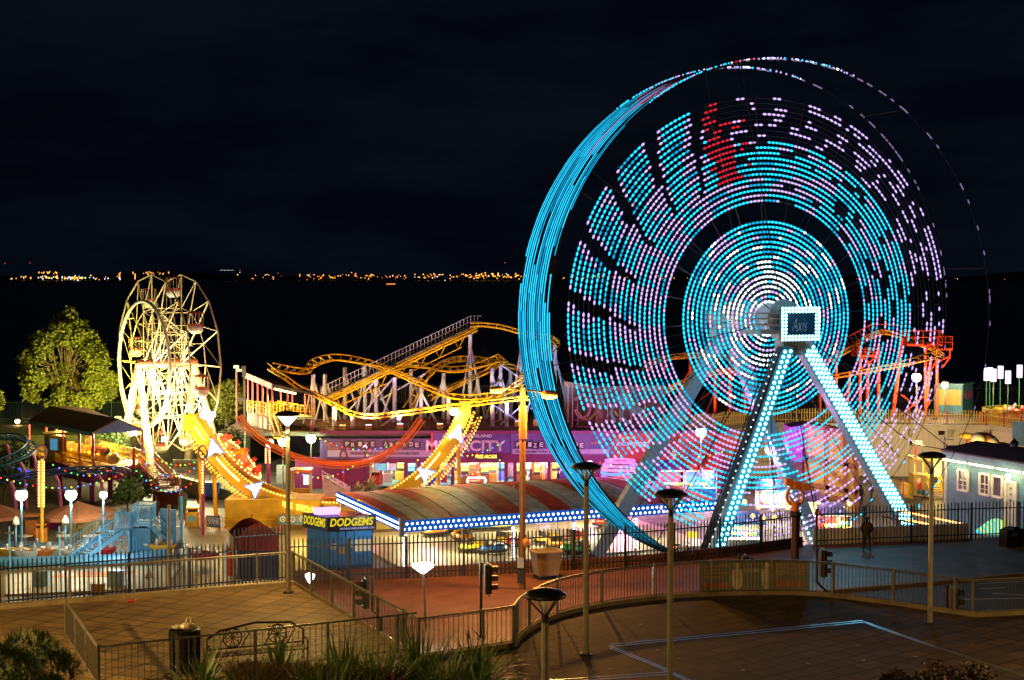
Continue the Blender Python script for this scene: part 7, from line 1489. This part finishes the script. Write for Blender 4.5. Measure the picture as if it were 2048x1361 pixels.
stairs('yellow stairs beside the mustard booth near the blue house', at(1864, 966, d_-.5), gp(1880, 1000, ZP), 1.2, YEL, YEL, 7); lamp('booth_light', at(1872, 945, d_-.5), 260, (1, .72, .2), .3, o); build(MB().box(at(1872, 935, d_), .9, .2, 1.6), 'lit_panel', emi('booth_panel', (1, .75, .2), 2.2), o)
slat_fence('short yellow fence with magenta posts left of the mustard booth', [gp(1780, 985, ZP), gp(1806, 992, ZP), gp(1826, 1000, ZP)], 1.3, YEL, .2, GRP, postm=PINK)
for px, py, pb, lb, m_ in ((1831, 884, 992, 'red pole carrying two dark floodlights in front of the beige wall', RED), (1888, 872, 1005, 'grey pole with camera and dark floodlight at the corner of the blue house', STEEL)):
    b = gp(px, pb, ZP); d = b.y; o = thing('floodlight_pole', lb, 'floodlight', b); build(MB().rod(b, at(px, py, d), .09), 'pole', m_, o); build(MB().box(at(px+ (2 if px < 1850 else 16), py+(2 if px < 1850 else 24), d-.3), 1.0, .35, .4, .2), 'lamp_head', DARK, o); build(MB().box(at(px-5, py-(6 if px > 1850 else -4), d-.3), .5, .3, .35), 'lamp_head', DARK, o); build(MB().bar(at(px-8, py+5, d), at(px+18, py+8, d), .08), 'cross_arm', STEEL, o); q_ = at(px+(8 if px < 1850 else 18), py+(6 if px < 1850 else 28), d); lamp('floodlight_beam', q_+Y*.6, 2200, (1, .74, .34), .2, o, spot=140, aim=q_+V((-1, 8, -1.2)))
# timber framed house with violet front
o = thing('timbered_house', 'crooked half timbered house front with yellow panels and violet lit gable', 'house', xy(at(1660, 1010, 124), ZP)); d_ = 124
def th(px, py, dd=0.): return at(px, py, d_+dd)
build(MB().prism([th(1612, 1040), th(1716, 1040), th(1712, 930), th(1690, 862), th(1612, 850)], Y*4), 'front_wall', pbr('house_yellow_panel', (.42, .26, .06), .6, 0, .35, .6), o); mb = MB()
for a, b in (((1612, 1040), (1612, 850)), ((1714, 1040), (1712, 930)), ((1612, 915), (1712, 935)), ((1612, 968), (1714, 985)), ((1655, 1040), (1652, 850)), ((1692, 1040), (1690, 862)), ((1620, 990), (1700, 1000)), ((1660, 940), (1692, 972)), ((1612, 852), (1690, 864)), ((1690, 864), (1713, 932)), ((1620, 960), (1652, 925))): mb.bar(th(*a, -.1), th(*b, -.1), .32, .3, up=Y)
build(mb, 'timbers', pbr('house_timber', (.22, .07, .03), .6, 0, .3, 3), o); build(MB().prism([th(1575, 925), th(1611, 925), th(1611, 850), th(1580, 855)], Y*3), 'violet_gable', pbr('gable_violet', (.3, .06, .4), .5), o); build(MB().prism([th(1566, 1040), th(1611, 1040), th(1611, 926), th(1566, 926)], Y*3), 'side_wall', pbr('gable_maroon', (.14, .03, .06), .6), o)
lamp('violet_light', th(1640, 870, -3), 700, (.6, .25, 1), .4, o); lamp('warm_light', th(1680, 960, -4), 600, (1, .7, .3), .4, o)
# pink toy castle and stalls under the wheel
c = gp(1412, 985, ZP); o = thing('toy_castle', 'pink and violet toy castle with pointed towers seen through the wheel', 'castle', c)
for x, w_, h_, m_ in ((-.9, .9, 3.4, PINK), (0, 1.4, 2.6, pbr('castle_violet', (.3, .1, .4), .5)), (1.0, .9, 4.0, PINK)): tw = build(MB().lathe(c+X*x, [(w_*.5, 0), (w_*.5, h_), (w_*.62, h_+.05), (w_*.62, h_+.3)], 12), 'tower', m_, o); build(MB().lathe(c+X*x+Z*(h_+.3), [(w_*.6, 0), (0, 1.1)], 12), 'spire', RED, tw)
lamp('castle_light', c+V((0, -3, 2)), 350, (1, .3, .6), .3, o)
def stall(label, px, pyb, wd, ht, m1, m2, lit=None, dd=2.0, grp='stalls around the foot of the wheel'):
    c = gp(px, pyb, ZP); o = thing('stall', label, 'stall', c, grp); build(MB().box(c+V((0, dd/2, .5)), wd, dd, 1.0), 'counter', m1, o); build(MB().box(c+V((0, dd-.05, ht/2)), wd, .1, ht), 'back_wall', m1, o); mb = MB()
    for s_ in (-1, 1): mb.rod(c+X*s_*wd*.48, c+X*s_*wd*.48+Z*ht, .06)
    build(mb, 'posts', WHITE, o); build(MB().prism([c+V((-wd*.58, -.4, ht)), c+V((wd*.58, -.4, ht)), c+V((wd*.5, dd, ht+.5)), c+V((-wd*.5, dd, ht+.5))], Z*.12), 'roof', m2, o)
    for k in range(6): build(MB().sphere(c+V(((k-2.5)*wd*.15, dd*.5, 1.2)), .2, 8, 5), 'prize', [RED, YEL, BLUE, WHITE, ORANGE, GREEN][k], o)
    if lit: build(MB().box(c+V((0, .3, ht-.08)), wd*.8, .12, .08), 'tube_lamp', emi('stall_tube', (1, .85, .55), 6), o); lamp('stall_light', c+V((0, .5, ht-.25)), lit, (1, .82, .5), parent=o, area=(wd*.8, .5))
stall('cream stall with a pale blue roof at the foot of the lit ladder leg', 1488, 1108, 2.6, 2.1, CREAM, LBLUE, 350); stall('red and white striped stall seen behind the blue fence', 1668, 1090, 1.7, 2.2, RED, WHITE, 300); stall('orange panelled stall next to the red one behind the blue fence', 1690, 1085, 1.0, 2.0, ORANGE, CREAM, 150); stall('blue stall with prizes left of the amber gangway', 1400, 1000, 3.0, 2.6, BLUE, RED, 300); stall('white counter stall between the wheel legs', 1560, 1040, 3.4, 2.4, WHITE, BLUE, 400); stall('magenta stall behind the rear leg of the wheel', 1345, 1000, 2.4, 2.6, MAG, PUR, 250)
stall('pale stall below the timbered house', 1620, 1060, 2.2, 2.2, CREAM, TIMBER, 250)
festoon('string of amber bulbs sagging below the timbered house', (1630, 998, 112), (1705, 1000, 112), .8, 6, [emi('festoon_amber', (1, .55, .12), 6)], .17); festoon('string of amber bulbs between the wheel legs', (1475, 995, 110), (1618, 998, 110), .7, 5, [emi('festoon_amber', (1, .55, .12))], .17); festoon('string of amber bulbs low behind the palisade', (1495, 1026, 106), (1560, 1030, 106), .2, 3, [emi('festoon_amber', (1, .55, .12))], .17)
# control desk with bright spots, steel barriers below wheel
slat_fence('white crowd barriers around the pit of the wheel', [wl(-9.8, 1.6, ZP), wl(-3, 1.6, ZP), wl(4, 1.6, ZP), wl(9.6, 1.6, ZP)], 1.1, WHITE, .2, GRP, pw=.03)
c = gp(1437, 1108, ZP); o = thing('spot_lamp_stand', 'stand with two small blue white spot lamps at the foot of the ladder leg', 'spot lamp', c); d = c.y; build(MB().rod(c, at(1441, 1083, d), .05), 'stand', BLACK, o)
for px, py in ((1436, 1077), (1447, 1083)): build(MB().sphere(at(px, py, d-.2), .2, 8, 6), 'spot_lamp', emi('spot_blue', (.6, .75, 1), 9), o)
build(MB().box(at(1384, 1070, 101), .75, .06, .42), 'lit_yellow_board', emi('yellow_sign_letters', (1, .75, .05), 1.2), o)
# striped slide behind the blue fence
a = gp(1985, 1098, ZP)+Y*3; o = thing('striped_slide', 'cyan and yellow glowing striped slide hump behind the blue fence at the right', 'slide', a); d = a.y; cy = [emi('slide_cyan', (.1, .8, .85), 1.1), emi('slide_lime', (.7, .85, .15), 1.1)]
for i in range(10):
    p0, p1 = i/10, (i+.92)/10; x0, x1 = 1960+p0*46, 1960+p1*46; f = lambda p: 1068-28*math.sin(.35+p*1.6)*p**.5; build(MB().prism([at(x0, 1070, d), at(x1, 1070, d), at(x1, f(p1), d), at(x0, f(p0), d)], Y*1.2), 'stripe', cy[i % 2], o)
figure('blurred person walking in front of the timbered house', gp(1722, 1012, ZP), (.05, .05, .07), 1.7, 2.0); figure('blurred couple figure in a pale top beyond the lit leg', gp(1742, 1006, ZP), (.12, .1, .1), 1.65, .5)
# unseen lamps added off frame to light the terraces
cone_lamp('lit cone lamp added outside the picture at the left of the terrace', V((-17.5, 38.5, ZT)), 9.2, lit=11000); cone_lamp('lit cone lamp added outside the picture at the right of the plaza', V((18.5, 37, ZT)), 9.0, lit=4200)
cone_lamp('lit cone lamp added outside the picture behind the viewer', V((-7, 17, 2.5)), 11.0, lit=4500)
for px, py, d, pw, c_, lb in ((1300, 900, 122, 1800, (1, .2, .75), 'added magenta wash light on a stand beside the pink ride'), (1180, 930, 128, 1500, (.75, .25, 1), 'added violet wash light on a stand left of the pink ride'), (1470, 960, 112, 900, (.9, .4, 1), 'added violet wash light on a stand between the legs of the wheel'), (860, 935, 126, 1100, (1, .3, .7), 'added pink wash light on a stand facing the arcade doors'), (730, 900, 128, 900, (1, .25, .35), 'added red wash light on a stand facing the left banner')):  # coloured lights added on invented stands to tint the midway
    p = at(px, py, d); o = thing('added_wash_light', lb, 'added light', xy(p, ZP), 'added coloured wash lights on stands'); build(MB().rod(xy(p, ZP), p, .05), 'stand', BLACK, o); build(MB().lathe(p+Z*.15-Y*.1, [(.16, -.2), (.2, .2)], 12, Y), 'can', BLACK, o); lamp('added_wash_beam', p+Z*.2+Y*.35, pw, c_, .3, o)
rng = random.Random(91)
lt = [build(MB().poly([(-.06, -.04, .006), (.05, -.05, .012), (.07, .04, .02), (-.04, .05, .008)]), 'litter_scrap', pbr('paper_scrap', (.45, .4, .32), .7))]
for i in range(15): q = lt[0].copy(); COL.objects.link(q); lt.append(q)
for i, q in enumerate(lt): q.location = gp(rng.uniform(1040, 1950), rng.uniform(1245, 1345), ZT); q.rotation_euler = (0, 0, rng.uniform(0, 6)); q.scale = (1, 1, 1); tag(q, 'tiny pale scrap of litter lying on the dark plaza paving', 'litter', 'scraps of litter on the plaza')
for px, py, d, w_, lb in ((1870, 1352, 36.5, .42, 'dark reddish shrub poking up at the bottom edge of the plaza'), (1945, 1350, 36.5, .36, 'small dark reddish shrub at the bottom right of the plaza'), (1790, 1358, 36.5, .25, 'tiny dark shrub at the bottom edge beside the reddish ones')):
    c = at(px, py, d); o = thing('shrub', lb, 'shrub', c-Z*1.2, 'dark shrubs at the bottom edge'); build(MB().tube([c-Z*1.2, c], .03, 6), 'stem', ROUGH, o); leaves([(c, w_), (c+V((w_*.8, 0, -.1)), w_*.7), (c-V((w_*.9, 0, .15)), w_*.6)], 420, .12, pbr('leaf_dark_red', (.05, .018, .01), .6), 'foliage', o, rng)
